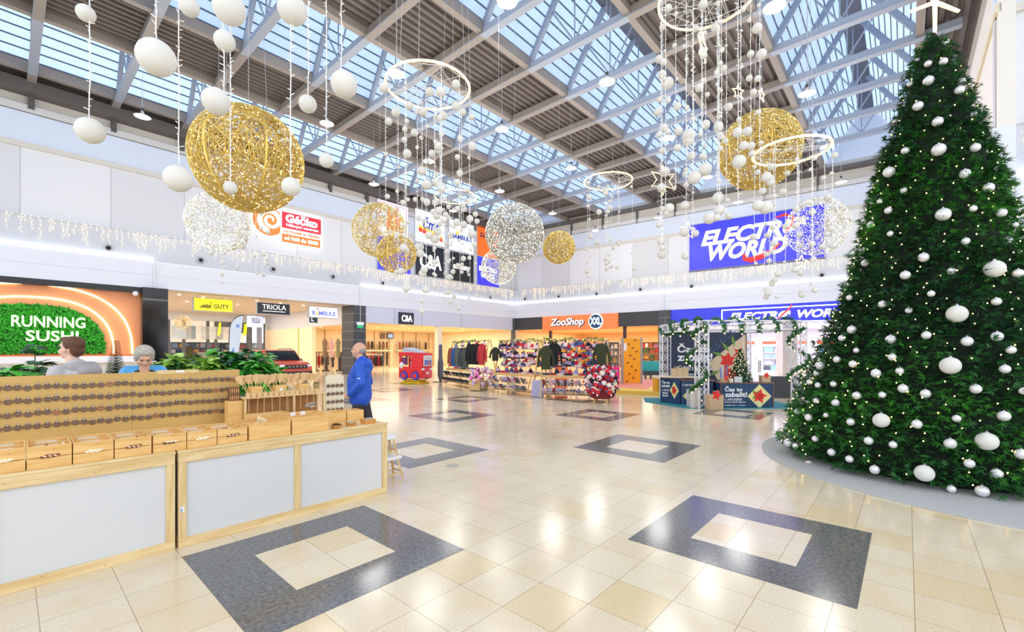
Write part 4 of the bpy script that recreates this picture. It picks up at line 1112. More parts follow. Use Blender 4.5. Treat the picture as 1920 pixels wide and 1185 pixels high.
low = [(840,210,42),(810,440,42),(503,683,35),(972,776,44),(695,918,40),(1006,10,42),
(610,38,22),(815,20,18),(1112,30,22),(725,120,16),(362,138,14),(508,167,18),(625,195,15),(1015,155,20),(372,280,20),(328,318,16),(545,323,22),(703,305,20),(885,332,24),(1018,310,24),(1080,370,20),(392,372,13),(306,413,17),(552,402,18),(377,433,18),(233,440,20),(480,474,22),(585,464,18),(1053,455,22),(215,477,13),(222,527,14),(291,522,15),(185,513,14),(600,542,22),(508,570,16),(700,565,22),(394,573,19),(923,543,24),(1135,553,18),(215,596,14),(300,605,18),(1048,664,26),(180,670,17),(258,660,12),(367,690,18),(662,700,22),(838,675,18),(92,782,22),(122,797,14),(210,765,15),(447,774,20),(556,791,18),(810,786,26),(1125,833,26),(282,825,18),(362,855,18),(895,875,22),(183,878,18),(474,902,22),(1017,920,24),(815,988,19),(952,997,28),(130,645,14)]
upr = [(885,922,36),(862,595,34),(897,51,17),(754,140,10),(808,160,18),(886,149,20),(811,246,26),(719,262,16),(977,250,19),(967,294,23),(758,374,25),(636,455,18),(857,453,26),(1040,415,15),(693,600,20),(1047,584,24),(583,610,16),(612,708,29),(995,716,26),(1114,787,26),(686,800,17),(565,855,14),(608,902,19),(521,974,20),(485,957,14),(617,1019,16),(1037,892,18),(1180,913,24),(1250,974,14),(998,1057,20),(1213,1050,20),(786,1138,26),(490,1167,19)]
BL = [(1440+x/2.37, 500+y/2.37, r/2.37) for x, y, r in low]+[(1440+x/2.694, 60+y/2.694, r/2.694) for x, y, r in upr]
matte = mat('matte_white_foam', (238,236,230), 0.85, bump=(70,0.5))
glossw = mat('pearl_silver_bauble', (232,232,238), 0.22, 0.25, noise=(30,0.12))
me_big = MB().ball((0,0,0),1,28,18).mesh('bauble_ball', matte, True)
me_sm = MB().ball((0,0,0),1,20,14).mesh('bauble_ball', glossw, True)
me_cap = MB().lathe([(0.16,0.96),(0.16,1.12),(0.1,1.14)],10).tube([(0.0,0,1.12),(0.09,0,1.2),(0,0,1.28),(-0.09,0,1.2),(0,0,1.12)],0.025,4).mesh('bauble_cap', mat('silver_cap',(190,190,195),0.3,0.8))
bigpos = []
for (u, v, r) in BL:
    p = tree_hit(u, v, 0.03); R_ = r*p.y/F/1.12
    big = r > 13.5 and p.z < 5.2
    if (u, v) in [(BL[0][0], BL[0][1])]: big = True
    zone = 'lower' if p.z < 1.5 else ('middle' if p.z < 3.2 else 'upper')
    if big:
        side_ = 'left' if u < 1720 else 'right'
        t = thing('christmas_bauble', 'large matte white bauble on the big tree, %s height, %s side' % ('knee' if p.z < 0.6 else 'waist' if p.z < 1.1 else 'chest' if p.z < 1.6 else 'head' if p.z < 2.2 else 'overhead' if p.z < 3 else 'upper' if p.z < 4 else 'topmost', side_), 'bauble', T(p.x,p.y,p.z))
        bigpos.append(t)
        o = put('bauble_ball', me_big, t); 
    else:
        t = thing('christmas_bauble', 'small pearly white bauble on the %s part of the big tree' % zone, 'bauble', T(p.x,p.y,p.z), 'small baubles on the %s part of the big tree' % zone)
        o = put('bauble_ball', me_sm, t)
    t.scale = (R_, R_, R_)
    put('bauble_cap', me_cap, t)
# fairy lights wound over the tree
rs = np.random.RandomState(9); n = 760
P = []
turns = 26
for k in range(n):
    z = 6.2*(1-(1-k/n)**0.5) if False else 0.1+6.1*(1-math.sqrt(1-k/n)) 
    z = 0.1+6.15*(1-math.sqrt(1-(k+0.5)/n)); a = k*2.399+rs.uniform(-.2,.2)
    r = prof(z)+0.025; P.append((r*math.cos(a), r*math.sin(a), z))
V, Fq = octas(P, 0.0095)
o = bigmesh('fairy_lights', V, Fq, glow('tree_bulb',(255,214,120),9.0), tree); o['kind'] = 'stuff'
# star topper
ps = at(1753, 4, 6.62)
t = thing('star_topper', 'glowing golden star with long arms on top of the big christmas tree', 'tree topper', T(ps.x,ps.y,ps.z))
starm = mat('gold_star_glow', (248,216,150), 0.4, emit=0.9, ecol=(255,220,150))
for i in range(5):
    a = -PI/2+i*2*PI/5; L_ = 0.44
    MB().tube([(0,0,0),(L_*0.85*math.cos(a),0.0,L_*math.sin(a))],[0.03,0.022],8).build('star_arm', starm, t)
MB().tube([(0,0,-0.3),(0,0,-0.62)],0.018,6).build('stem', starm, t)
# ---------------------------------------------------------------- hanging decorations
wirew = mat('white_wire', (228,228,228), 0.5)
thinw = mat('thin_steel_cable', (170,172,178), 0.4)
budm = mat('clear_bud', (240,236,222), 0.3, emit=0.35, ecol=(255,244,220))
unit_ball = MB().ball((0,0,0),1,18,12).mesh('foam_ball', matte, True)
def strand_mesh(L_, seed, r=0.004, step=0.055, twig=0.03):
    rr_ = random.Random(seed); b = MB(); z = 0; pts = []
    while z > -L_: pts.append((rr_.uniform(-.004,.004), rr_.uniform(-.004,.004), z)); z -= 0.12
    pts.append((0,0,-L_)); b.tube(pts, r, 4)
    z = -0.03
    b.cur = 1
    while z > -L_:
        a = rr_.uniform(0,6.3); l = twig*rr_.uniform(0.6,1.2)
        b.tube([(0,0,z),(l*math.cos(a),l*math.sin(a),z+l*0.35)],[0.0025,0.0035],3); z -= step*rr_.uniform(0.7,1.4)
    return b.mesh('light_strand', [wirew, budm])
def strand(parent, x, y, z0, L_, balls, seed, **k):
    s_ = put('light_strand', strand_mesh(L_, seed, **k), parent, T(x, y, z0))
    rr_ = random.Random(seed+99)
    for (dz, r) in balls:
        a = rr_.uniform(0, 6.3)
        o = put('foam_ball', unit_ball, s_, T(r*0.75*math.cos(a), r*0.75*math.sin(a), -dz)); o.scale = (r, r, r)
    return s_
ringglow = mat('warm_lit_ring', (244,222,170), 0.35, emit=0.75, ecol=(255,224,160))
def ring(u, v, Y, R_, zbot, n, seed, label, ball_r=(0.022,0.07), dens=0.30):
    p = at(u, v, Y); M = T(p.x,p.y,p.z)
    t = thing('hanging_ring', label, 'ring decoration', M)
    MB().tube([(R_*math.cos(a*2*PI/64), R_*math.sin(a*2*PI/64), 0) for a in range(64)],0.017,8,closed=True).build('lit_ring', ringglow, t, smooth=True)
    c = MB()
    top = roof_z(p)-p.z
    for k in range(3):
        a = k*2*PI/3+0.5; c.tube([(R_*math.cos(a),R_*math.sin(a),0),(R_*0.3*math.cos(a),R_*0.3*math.sin(a),top)],0.004,4)
    c.build('suspension_cables', thinw, t)
    rr_ = random.Random(seed)
    # criss-cross light net inside the ring
    g = MB(); 
    for k in range(26):
        a, b_ = rr_.uniform(0,6.28), rr_.uniform(0,6.28)
        pts = [Vector((R_*math.cos(a),R_*math.sin(a),0)).lerp(Vector((R_*math.cos(b_),R_*math.sin(b_),0)), j/6)-Vector((0,0,0.02*math.sin(PI*j/6))) for j in range(7)]
        g.tube(pts,0.0045,3,cap=False)
    g.build('light_net', wirew, t)
    Lm = p.z-zbot
    for k in range(n):
        a = 2*PI*k/n*1.0+rr_.uniform(-.2,.2)
        rad = R_*(1.0 if k % 2 == 0 else rr_.uniform(0.15,0.8))
        L_ = Lm*rr_.uniform(0.55,1.0)
        balls = []; z = rr_.uniform(0.1,0.4)
        while z < L_:
            br = rr_.uniform(*ball_r)*(1.0 if rr_.random() < 0.6 else 0.55); balls.append((z, br)); z += dens*rr_.uniform(0.5,1.9)
        balls.append((L_, rr_.uniform(*ball_r)*0.85))
        strand(t, rad*math.cos(a), rad*math.sin(a), 0, L_, balls, seed*100+k, step=0.07, twig=0.018)
    return t
ring(803,163,6.5,0.60,2.25,15,11,'glowing ring with long ball strands, the largest in the left half',(0.03,0.072))
ring(854,369,12.6,0.58,2.75,11,12,'small distant glowing ring with ball strands before the wall posters',(0.03,0.085))
ring(1140,340,11.3,0.60,3.05,10,13,'distant glowing ring with ball strands in front of the pale back wall',(0.025,0.07),0.36)
ring(1326,-6,5.9,0.61,2.95,15,14,'big glowing ring with ball strands cut by the top picture edge',(0.024,0.062),0.30)
ring(1483,284,6.4,0.485,2.35,13,15,'glowing ring crossing the golden wire sphere left of the big tree',(0.022,0.055),0.30)
ring(452,316,9.6,0.55,2.95,9,16,'ring of ball strands mostly hidden behind the biggest golden sphere',(0.03,0.06),0.5)
# extra single garlands near the camera (left) with large foam balls
def garland(u, Y, balls, label, top=None, stretch=True, gold=False):
    x = (u-CX)*Y/F
    zt_ = roof_z((x,Y)) if top is None else H+(CY-top)*Y/F
    zb_ = min(H+(CY-v)*Y/F for (_, v, _) in balls)
    t = thing('ball_garland', label, 'ball garland', T(x, Y, zt_))
    s_ = put('light_strand', strand_mesh(zt_-zb_-0.02, int(u), r=0.005, step=0.05, twig=0.035), t)
    for (uu, v, r) in balls:
        R_ = r*Y/F
        o = put('foam_ball', unit_ball, s_, T((uu-u)*Y/F, 0.0, H+(CY-v)*Y/F-zt_)); o.scale = (R_, R_, R_)
    return t
GL = [(168,4.2,[(161,25,15),(169,245,23)],'garland with two foam balls, leftmost of the big foreground ones'),
(293,3.7,[(293,108,32)],'garland ending in one very large foam ball at upper left'),
(335,4.1,[(355,13,17),(334,335,24)],'garland with a low hanging foam ball left of the biggest golden sphere'),
(420,3.9,[(430,16,28),(421,77,18),(405,190,24)],'garland with three stacked foam balls over the biggest golden sphere'),
(545,4.0,[(548,18,26),(546,350,17)],'garland with a large top ball and a ball below, right edge of the golden sphere'),
(578,4.6,[(577,195,16)],'short garland with one mid-sized foam ball right of the golden sphere'),
(640,4.3,[(645,158,24)],'garland ending in a single large foam ball before the roof glass'),
(612,4.8,[(612,301,13)],'thin garland with one small foam ball right of the golden sphere'),
(432,4.4,[(432,352,12)],'thin garland with one small foam ball in front of the golden sphere')]
for g in GL: garland(*g)
# strand with loose star frames
def star_frame(u, v, Y, R_, label, rot=0.0, npt=5):
    p = at(u, v, Y)
    t = thing('star_ornament', label, 'star', T(p.x,p.y,p.z) @ RZ(0.25+rot))
    pts = []
    for k in range(2*npt):
        a = PI/2+k*PI/npt; r = R_ if k % 2 == 0 else R_*0.46; pts.append((r*math.cos(a),0,r*math.sin(a)))
    MB().tube(pts,0.008,6,closed=True).build('star_outline', ringglow, t)
    MB().tube([(0,0,R_),(0,0,roof_z(p)-p.z)],0.003,4).build('hanging_wire', thinw, t)
star_frame(1243,338,6.6,0.22,'outlined six-pointed lit star hanging alone right of the hall centre',0,6)
star_frame(1318,88,5.4,0.17,'tilted outlined star among the strands of the top ring',0.6)
star_frame(1384,172,5.6,0.09,'small outlined star below the top ring, beside the golden sphere')
star_frame(1428,178,5.9,0.09,'small outlined star just above the right golden sphere',0.4)
star_frame(1290,432,8.4,0.17,'outlined star in front of the blue banner corner')
star_frame(1503,492,6.6,0.115,'outlined star low in front of the back wall parapet')
garland(1241,6.4,[(1241,140,8),(1236,111,7),(1252,156,11),(1245,240,8),(1242,283,6),(1247,322,9),(1240,352,8),(1244,392,5),(1240,452,8),(1241,476,9)],'long garland with many small foam balls passing the lone six-pointed star')
garland(1287,6.2,[(1291,255,12),(1290,265,9),(1286,318,4),(1284,385,8),(1283,435,9),(1285,480,7)],'garland with small foam balls left of the blue banner')
garland(1300,5.9,[(1302,333,12),(1322,317,12)],'garland with two foam balls side by side above the banner corner')
garland(1345,5.8,[(1346,371,10),(1349,394,10),(1330,409,11)],'garland with three foam balls just above the blue banner lettering')
garland(1384,5.4,[(1386,303,12),(1421,385,10),(1436,389,12),(1437,332,9)],'garland with foam balls under the right golden sphere')
def net_sphere(u, v, Y, D, label, mA, mB_, n_arc, n_bulb, seed, rib=True, thick=0.0042, bulb=None, tk=0.011):
    p = at(u, v, Y); R_ = D/2
    t = thing('wire_sphere', label, 'wire sphere', T(p.x,p.y,p.z))
    rs = np.random.RandomState(seed)
    K = 14; Vv = []; Ff = []; base = 0; mi = []
    for i in range(n_arc):
        a = rs.normal(size=3); a /= np.linalg.norm(a); b = rs.normal(size=3); b -= a*b.dot(a); b /= np.linalg.norm(b)
        th0 = rs.uniform(0, 6.28); le = rs.uniform(0.8,2.4); w = thick*rs.uniform(0.7,1.3)
        tt = np.linspace(th0, th0+le, K); c = np.cos(tt)[:, None]*a+np.sin(tt)[:, None]*b
        nr = np.cross(a, b)
        rad = R_*(1+rs.uniform(-0.012,0.012))
        for q_ in range(3):
            an = q_*2*PI/3
            Vv.append(c*rad+(c*math.cos(an)+nr[None]*math.sin(an))*w)
        idx = np.arange(K-1)
        for q_ in range(3):
            q2 = (q_+1) % 3
            Ff.append(np.stack([base+q_*K+idx, base+q_*K+idx+1, base+q2*K+idx+1, base+q2*K+idx], 1))
            mi.append(np.full(K-1, int(i % 4 == 3)))
        base += 3*K
    bigmesh('wire_net', np.concatenate(Vv), np.concatenate(Ff), [mA, mB_], t, mi=np.concatenate(mi))
    if rib:
        for k in range(3):
            pts = [(R_*math.cos(a*PI/24)*math.cos(k*PI/3+0.3), R_*math.cos(a*PI/24)*math.sin(k*PI/3+0.3), R_*math.sin(a*PI/24)) for a in range(48)]
            MB().tube(pts, tk, 6, closed=True).build('rib', mA, t)
    Pn = rs.normal(size=(n_bulb,3)); Pn /= np.linalg.norm(Pn, axis=1)[:, None]
    V, Fq = octas(Pn*R_*1.005, D*0.0055)
    bigmesh('bulbs', V, Fq, bulb, t)
    MB().tube([(0,0,R_),(0,0,(roof_z(p) if Y < 25 else ZB+0.02)-p.z)],0.003,4).build('suspension_cable', thinw, t)
    return t
gold = mat('gold_wire', (238,206,110), 0.3, 0.65)
goldp = mat('pale_gold_wire', (240,222,160), 0.35, 0.4)
silv = mat('silver_wire', (222,222,216), 0.35, 0.4)
bw = glow('warm_sparkle', (255,224,150), 3.5); bws = glow('white_sparkle', (255,246,224), 3.0)
net_sphere(466,300,5.6,1.26,'biggest golden wire sphere, hanging at upper left with foam balls before it',gold,goldp,520,700,21,True,0.0050,bw,0.014)
net_sphere(1424,282,8.3,1.38,'big golden wire sphere left of the christmas tree top',gold,goldp,560,600,22,True,0.0060,bw)
net_sphere(410,416,8.6,1.10,'pale lit wire sphere under the biggest golden sphere',silv,goldp,170,1300,23,False,0.0035,bws)
net_sphere(712,432,9.0,1.06,'loosely wound gold and silver sphere left of the kik poster',goldp,gold,230,350,24,True,0.0050,bw)
net_sphere(744,476,8.2,0.70,'small golden wire sphere in front of the plain blue poster',gold,goldp,230,450,25,True,0.0045,bw)
net_sphere(965,438,10,1.30,'large silver wire sphere in front of the room corner',silv,mat('dark_wire',(176,168,146),0.4,0.5),420,1200,26,False,0.0050,bws)
net_sphere(935,500,11.8,0.92,'faint pale lit sphere below and behind the large silver one',silv,goldp,150,800,27,False,0.0045,bws)
net_sphere(1048,464,11.2,0.80,'small dense golden sphere right of the large silver one',gold,goldp,330,500,28,True,0.0055,bw)
net_sphere(1531,425,8.0,0.99,'pale lit wire sphere over the right end of the blue banner',silv,goldp,130,1200,29,False,0.0034,bws)
net_sphere(343,604,27,0.84,'tiny pale golden sphere hanging far off in the corridor',goldp,gold,70,150,30,False,0.007,bw)
# ---------------------------------------------------------------- pendant lamps
lampb = mat('lamp_housing', (210,212,214), 0.3, 0.3); lampg = glow('lamp_glow', (255,250,238), 3.0)
lamp0 = None
for (u, v) in ((267,218),(613,231),(743,138),(701,345),(804,302),(937,358),(941,242),(1071,315),(1036,400),(1138,153),(1253,258),(1513,175),(1551,274),(1577,341),(1384,379),(1452,12),(951,2),(1234,408),(1116,432),(1326,332),(850,395)):
    Y = (10.5-H)*F/(CY-v); p = at(u, v, Y)
    if lamp0 is None:
        lamp0 = thing('pendant_lamp', 'round white industrial pendant lamp hanging from the roof steel', 'pendant lamp', T(p.x,p.y,p.z), 'pendant lamps under the roof')
        MB().lathe([(0.05,0.18),(0.06,0.08),(0.24,0.0),(0.26,-0.02),(0.25,-0.02),(0.06,0.06)],24,cap=False).build('shade', lampb, lamp0, smooth=True)
        MB().lathe([(0.235,-0.012),(0.16,-0.05),(0.0,-0.06)],24,cap=False).build('bulb', lampg, lamp0, smooth=True)
        MB().cyl((0,0,0.12),(0,0,0.30),0.05,n=10).build('driver_box', mat('dark_driver',(60,62,66),0.4), lamp0)
        cur = lamp0
    else: cur = copy_tree(lamp0, T(p.x,p.y,p.z))
    if cur is lamp0: cables = []
    cables.append((cur, roof_z(p)-p.z))
    ld = bpy.data.lights.new('pendant_light', 'POINT'); ld.energy = 85; ld.shadow_soft_size = 0.7; ld.color = (1.0,0.97,0.93)
    lo = bpy.data.objects.new('pendant_light', ld); col.objects.link(lo); lo.location = (p.x,p.y,p.z-0.3)
for cur, L_ in cables: MB().cyl((0,0,0.28),(0,0,L_),0.008,n=5).build('cable', thinw, cur)
# ---------------------------------------------------------------- people
def caps(b, L_):
    for (p, q, r0, r1) in L_:
        p, q = Vector(p), Vector(q)
        b.tube([p, q], [r0, r1], 12); b.ball(p, r0*1.0, 12, 8); b.ball(q, r1*1.0, 12, 8)
def remesh(b, name, m, parent, vox, smooth_it=2, M=None):
    o = b.build(name, m, parent, M)
    r = o.modifiers.new('remesh', 'REMESH'); r.mode = 'VOXEL'; r.voxel_size = vox; r.use_smooth_shade = True
    s_ = o.modifiers.new('smooth', 'SMOOTH'); s_.iterations = smooth_it; s_.factor = 0.5
    return o
def hand(b, wrist, d, n, s=1.0):
    """hand with five curled fingers; d = pointing direction, n = palm normal"""
    w = Vector(wrist); d = Vector(d).normalized(); n = Vector(n); n = (n-d*n.dot(d)).normalized(); sd = d.cross(n)
    caps(b, [(w+sd*0.018*s, w+d*0.075*s+sd*0.028*s, 0.014*s, 0.013*s), (w, w+d*0.08*s, 0.015*s, 0.013*s), (w-sd*0.018*s, w+d*0.075*s-sd*0.026*s, 0.014*s, 0.012*s)])
    for k, (o, l) in enumerate(((0.03,0.062),(0.011,0.072),(-0.010,0.066),(-0.029,0.052))):
        a = w+d*0.082*s+sd*o*s; b1 = a+(d*0.9+n*0.25)*l*0.5*s; b2 = b1+(d*0.6+n*0.75)*l*0.38*s; b3 = b2+(d*0.2+n)*l*0.3*s
        caps(b, [(a,b1,0.0095*s,0.0085*s),(b1,b2,0.0085*s,0.008*s),(b2,b3,0.008*s,0.0068*s)])
    a = w+d*0.02*s+sd*0.026*s; b1 = a+(d*0.7+sd*0.7+n*0.3)*0.036*s; b2 = b1+(d*0.9+n*0.5+sd*0.1)*0.032*s
    caps(b, [(a,b1,0.0125*s,0.0105*s),(b1,b2,0.0105*s,0.008*s)])
def head(b, Mh):
    """head facing +y, centre of skull at origin"""
    def e(c, r, sc): 
        bb = MB().ball((0,0,0), r, 20, 14, sc=sc); b.add([Mh @ (Vector(v)+Vector(c)) for v in bb.v], bb.f)
    e((0,-0.012,0.015),0.1,(0.78,0.98,1.0)); e((0,0.022,-0.045),0.075,(0.82,0.95,1.05)); e((0,0.055,-0.092),0.032,(1.15,0.9,0.8))
    e((0,0.098,-0.028),0.019,(0.75,1.0,1.1)); e((0,0.086,-0.005),0.014,(0.7,0.9,2.0)); e((0,0.077,0.028),0.04,(1.3,0.5,0.35))
    e((0,0.086,-0.068),0.016,(1.5,0.6,0.35)); e((0,0.084,-0.077),0.015,(1.4,0.6,0.4))
    for sx in (-1,1):
        e((sx*0.080,-0.008,-0.022),0.028,(0.35,0.7,1.15)); e((sx*0.042,0.05,-0.045),0.036,(0.9,0.8,0.9))
skin = mat('skin', (222,172,146), 0.55, noise=(12,0.05)); skin2 = mat('skin_pale', (228,186,164), 0.55, noise=(12,0.05))
eyem = mat('eye_dark', (60,50,48), 0.3)
def person(label, M, sk, hs=1.0, head_rot=(0,0,0), lean=0.0, arms=None, legs='stand', clothes=None):
    t = thing('person', label, 'person', M @ Matrix.Scale(hs, 4))
    b = MB()
    ls = (0.10,-0.14) if legs == 'walk' else (0.0,0.0)
    hipc = Vector((0,0,0.92)); neck = Vector((0,0.02+lean*0.55,1.49-lean*0.1))
    sh = [Vector((sx*0.175,0.0+lean*0.5,1.43-lean*0.1)) for sx in (-1,1)]
    legL = []
    for i, sx in enumerate((-1,1)):
        y = ls[i]; k = Vector((sx*0.095,y*0.9+0.03,0.49)); an = Vector((sx*0.09,y*1.6-0.01,0.085 if y >= 0 else 0.11))
        legL.append((k, an))
        caps(b, [((sx*0.085,0,0.92),k,0.088,0.056),(k,an,0.056,0.036),(an+Vector((0,-0.03,-0.045)),an+Vector((0,0.14,-0.055)),0.036,0.028)])
    caps(b, [((-0.06,0,0.95),(0.06,0,0.95),0.105,0.105),((0,0,0.98),(0,lean*0.2,1.16),0.12,0.115),((-0.07,lean*0.4,1.32),(0.07,lean*0.4,1.32),0.11,0.11),((sh[0]),(sh[1]),0.055,0.055),(neck-Vector((0,0,0.08)),neck+Vector((0,0.01,0.08)),0.055,0.052)])
    for i, sx in enumerate((-1,1)):
        el, wr, dd, nn = arms[i]
        caps(b, [(sh[i], el, 0.048, 0.038),(el, wr, 0.037, 0.025)]); hand(b, wr, dd, nn)
    Mh = T(neck.x, neck.y+0.025, neck.z+0.185) @ Euler(head_rot).to_matrix().to_4x4()
    Mh2 = T(0, -0.0, 0)
    head(b, Mh)
    remesh(b, 'body', sk, t, 0.0075, 2)
    for sx in (-1,1):
        eb = MB().ball((0,0,0),0.0115,10,8); e_ = MB(); e_.add([Mh @ (Vector(v)+Vector((sx*0.031,0.073,0.002))) for v in eb.v], eb.f); e_.build('eye', eyem, t, smooth=True)
    return t, Mh, sh, legL, neck
def blob(name, m, t, parts, vox=0.011, it=9, Mh=None):
    b = MB()
    for p in parts:
        if len(p) == 4: caps(b, [p])
        else:
            c, r, sc = p; bb = MB().ball((0,0,0), r, 18, 12, sc=sc)
            vv = [Vector(v)+Vector(c) for v in bb.v]
            if Mh is not None: vv = [Mh @ v for v in vv]
            b.add(vv, bb.f)
    return remesh(b, name, m, t, vox, it)
# --- man in the blue jacket, walking left
arms = [(Vector((-0.25,-0.04,1.16)),Vector((-0.24,0.12,1.00)),(0.1,0.9,-0.35),(0.9,0,0)),(Vector((0.25,-0.06,1.15)),Vector((0.24,0.10,0.98)),(-0.1,0.9,-0.35),(-0.9,0,0))]
Mp = T(-2.36,7.0,0) @ RZ(math.radians(97))
t, Mh, sh, lg, nk = person('older bald man in a royal blue jacket walking left past the counter end', Mp, skin, 1.0, (0.06,0,0.0), 0.0, arms, 'walk')
bj = mat('royal_blue_jacket', (24,84,196), 0.5, noise=(5,0.12), bump=(14,0.5))
P_ = [((-0.05,0.02,0.93),(0.05,0.02,0.93),0.165,0.165),((0,0.03,0.96),(0,0.04,1.2),0.19,0.185),((-0.06,0.01,1.32),(0.06,0.01,1.32),0.155,0.155),(sh[0],sh[1],0.085,0.085),((0,0.0,1.40),(0,0.0,1.50),0.10,0.085)]
for i in (0,1): P_ += [(sh[i],arms[i][0],0.082,0.07),(arms[i][0],arms[i][1],0.07,0.05)]
P_ += [((-0.07,-0.10,1.46),(0.07,-0.10,1.46),0.06,0.06),((0,-0.12,1.40),(0,-0.09,1.50),0.06,0.05)]
blob('jacket', bj, t, P_)
tr = mat('dark_trousers', (52,52,60), 0.7)
P_ = [((-0.06,0,0.93),(0.06,0,0.93),0.125,0.125)]
for i, sx in enumerate((-1,1)): P_ += [((sx*0.085,0,0.90),lg[i][0],0.10,0.075),(lg[i][0],lg[i][1]+Vector((0,0,0.03)),0.075,0.06)]
blob('trousers', tr, t, P_)
for i in (0,1):
    a = lg[i][1]; blob('shoe', mat('black_shoe',(28,28,30),0.4), t, [(a+Vector((0,-0.03,-0.035)),a+Vector((0,0.15,-0.045)),0.048,0.04)], 0.009)
gh = mat('short_grey_hair', (160,156,150), 0.9)
blob('hair', gh, t, [((0,-0.045,-0.005),0.083,(0.93,0.85,0.72))], 0.006, 1, Mh)
blob('beard', mat('grey_stubble',(186,170,156),0.9), t, [((0,0.052,-0.098),0.031,(1.35,0.98,0.75)),((0,0.088,-0.056),0.014,(1.5,0.5,0.4))], 0.005, 1, Mh)
wl = mat('white_logo', (235,238,245), 0.5)
MB().box((-0.315,-0.045,1.235),(-0.31,0.0,1.248),None).build('sleeve_print', wl, t); 
MB().box((0.318,-0.05,1.235),(0.323,0.03,1.25)).build('sleeve_print', wl, t)
# --- young man with glasses and hoodie
arms = [(Vector((-0.24,0.02,1.16)),Vector((-0.17,0.26,1.08)),(0.2,0.9,0),(0,0,-1)),(Vector((0.24,0.02,1.16)),Vector((0.17,0.26,1.08)),(-0.2,0.9,0),(0,0,-1))]
Mp = T(-4.50,4.62,0) @ RZ(math.radians(86))
t, Mh, sh, lg, nk = person('young man with brown hair, glasses and a light grey hoodie behind the board', Mp, skin2, 1.012, (0.05,0,0.0), 0.05, arms, 'stand')
hd = mat('heather_grey_hoodie', (186,184,188), 0.85, noise=(30,0.08), bump=(20,0.3))
P_ = [((-0.05,0.0,0.95),(0.05,0.0,0.95),0.145,0.145),((0,0.0,0.98),(0,0.02,1.2),0.15,0.15),((-0.07,0.01,1.31),(0.07,0.01,1.31),0.14,0.14),(sh[0],sh[1],0.070,0.070),((0,0.01,1.40),(0,0.01,1.46),0.11,0.10),((-0.06,-0.03,1.36),(0.06,-0.03,1.36),0.13,0.13)]
for i in (0,1): P_ += [(sh[i],arms[i][0],0.075,0.06),(arms[i][0],arms[i][1],0.058,0.04)]
blob('hoodie', hd, t, P_)
blob('hood', mat('hood_grey',(168,164,168),0.85,bump=(20,0.3)), t, [((-0.09,-0.06,1.47),(0.09,-0.06,1.47),0.062,0.062),((-0.05,-0.13,1.43),(0.05,-0.13,1.43),0.065,0.065),((-0.10,0.0,1.48),(-0.075,0.07,1.46),0.04,0.03),((0.10,0.0,1.48),(0.075,0.07,1.46),0.04,0.03)])
P_ = [((-0.06,0,0.93),(0.06,0,0.93),0.12,0.12)]
for i, sx in enumerate((-1,1)): P_ += [((sx*0.085,0,0.90),lg[i][0],0.095,0.07),(lg[i][0],lg[i][1]+Vector((0,0,0.03)),0.07,0.055)]
blob('trousers', mat('blue_jeans',(56,70,104),0.8), t, P_)
brown = mat('brown_hair', (92,60,42), 0.7, noise=(40,0.3), bump=(60,0.8))
blob('hair', brown, t, [((0,-0.030,0.040),0.098,(0.86,0.98,0.84)),((0,-0.070,-0.02),0.07,(1.0,0.62,1.0)),((0,0.04,0.085),0.046,(1.3,1.25,0.62)),((0,0.075,0.072),0.026,(1.5,0.9,0.6)),((0.062,-0.02,0.01),0.03,(0.7,1.2,1.2)),((-0.062,-0.02,0.01),0.03,(0.7,1.2,1.2))], 0.006, 1, Mh)
g = MB()
for sx in (-1,1):
    g.tube([Mh @ Vector((sx*0.032+0.024*math.cos(a*PI/6),0.100,0.0+0.018*math.sin(a*PI/6))) for a in range(12)],0.0022,5,closed=True)
    g.tube([Mh @ Vector((sx*0.055,0.098,0.004)),Mh @ Vector((sx*0.082,0.02,0.002)),Mh @ Vector((sx*0.084,-0.02,-0.006))],0.0025,5)
g.tube([Mh @ Vector((-0.01,0.104,0.004)),Mh @ Vector((0.01,0.104,0.004))],0.0022,5)
g.build('glasses', mat('dark_glasses',(50,40,50),0.3), t)
# --- woman bending over
arms = [(Vector((-0.25,0.10,1.12)),Vector((-0.12,0.30,1.05)),(0.4,0.8,0),(0,0,-1)),(Vector((0.25,0.10,1.12)),Vector((0.12,0.30,1.05)),(-0.4,0.8,0),(0,0,-1))]
Mp = T(-4.38,5.30,0) @ RZ(math.radians(222))
t, Mh, sh, lg, nk = person('woman with short grey hair in a light blue jacket looking down behind the board', Mp, skin, 0.965, (-0.60,0,0.05), 0.30, arms, 'stand')
lb = mat('sky_blue_jacket', (84,168,232), 0.4, noise=(6,0.12), bump=(8,0.6))
P_ = [((-0.06,0.02,0.92),(0.06,0.02,0.92),0.15,0.15),((0,0.02,0.98),(0,0.08,1.18),0.155,0.155),((-0.08,0.13,1.31),(0.08,0.13,1.31),0.15,0.15),(sh[0],sh[1],0.09,0.09),(sh[0]+Vector((0.03,-0.03,0.06)),sh[1]+Vector((-0.03,-0.03,0.06)),0.085,0.085)]
for i in (0,1): P_ += [(sh[i],arms[i][0],0.085,0.068),(arms[i][0],arms[i][1],0.066,0.045)]
blob('jacket', lb, t, P_)
blob('scarf', mat('dark_grey_scarf',(62,60,68),0.9,bump=(30,0.5)), t, [((-0.06,0.16,1.43),(0.06,0.16,1.43),0.075,0.075),((-0.05,0.10,1.46),(0.05,0.10,1.46),0.07,0.07)])
P_ = [((-0.06,0,0.93),(0.06,0,0.93),0.125,0.125)]
for i, sx in enumerate((-1,1)): P_ += [((sx*0.085,0,0.90),lg[i][0],0.095,0.07),(lg[i][0],lg[i][1]+Vector((0,0,0.03)),0.07,0.055)]
blob('trousers', tr, t, P_)
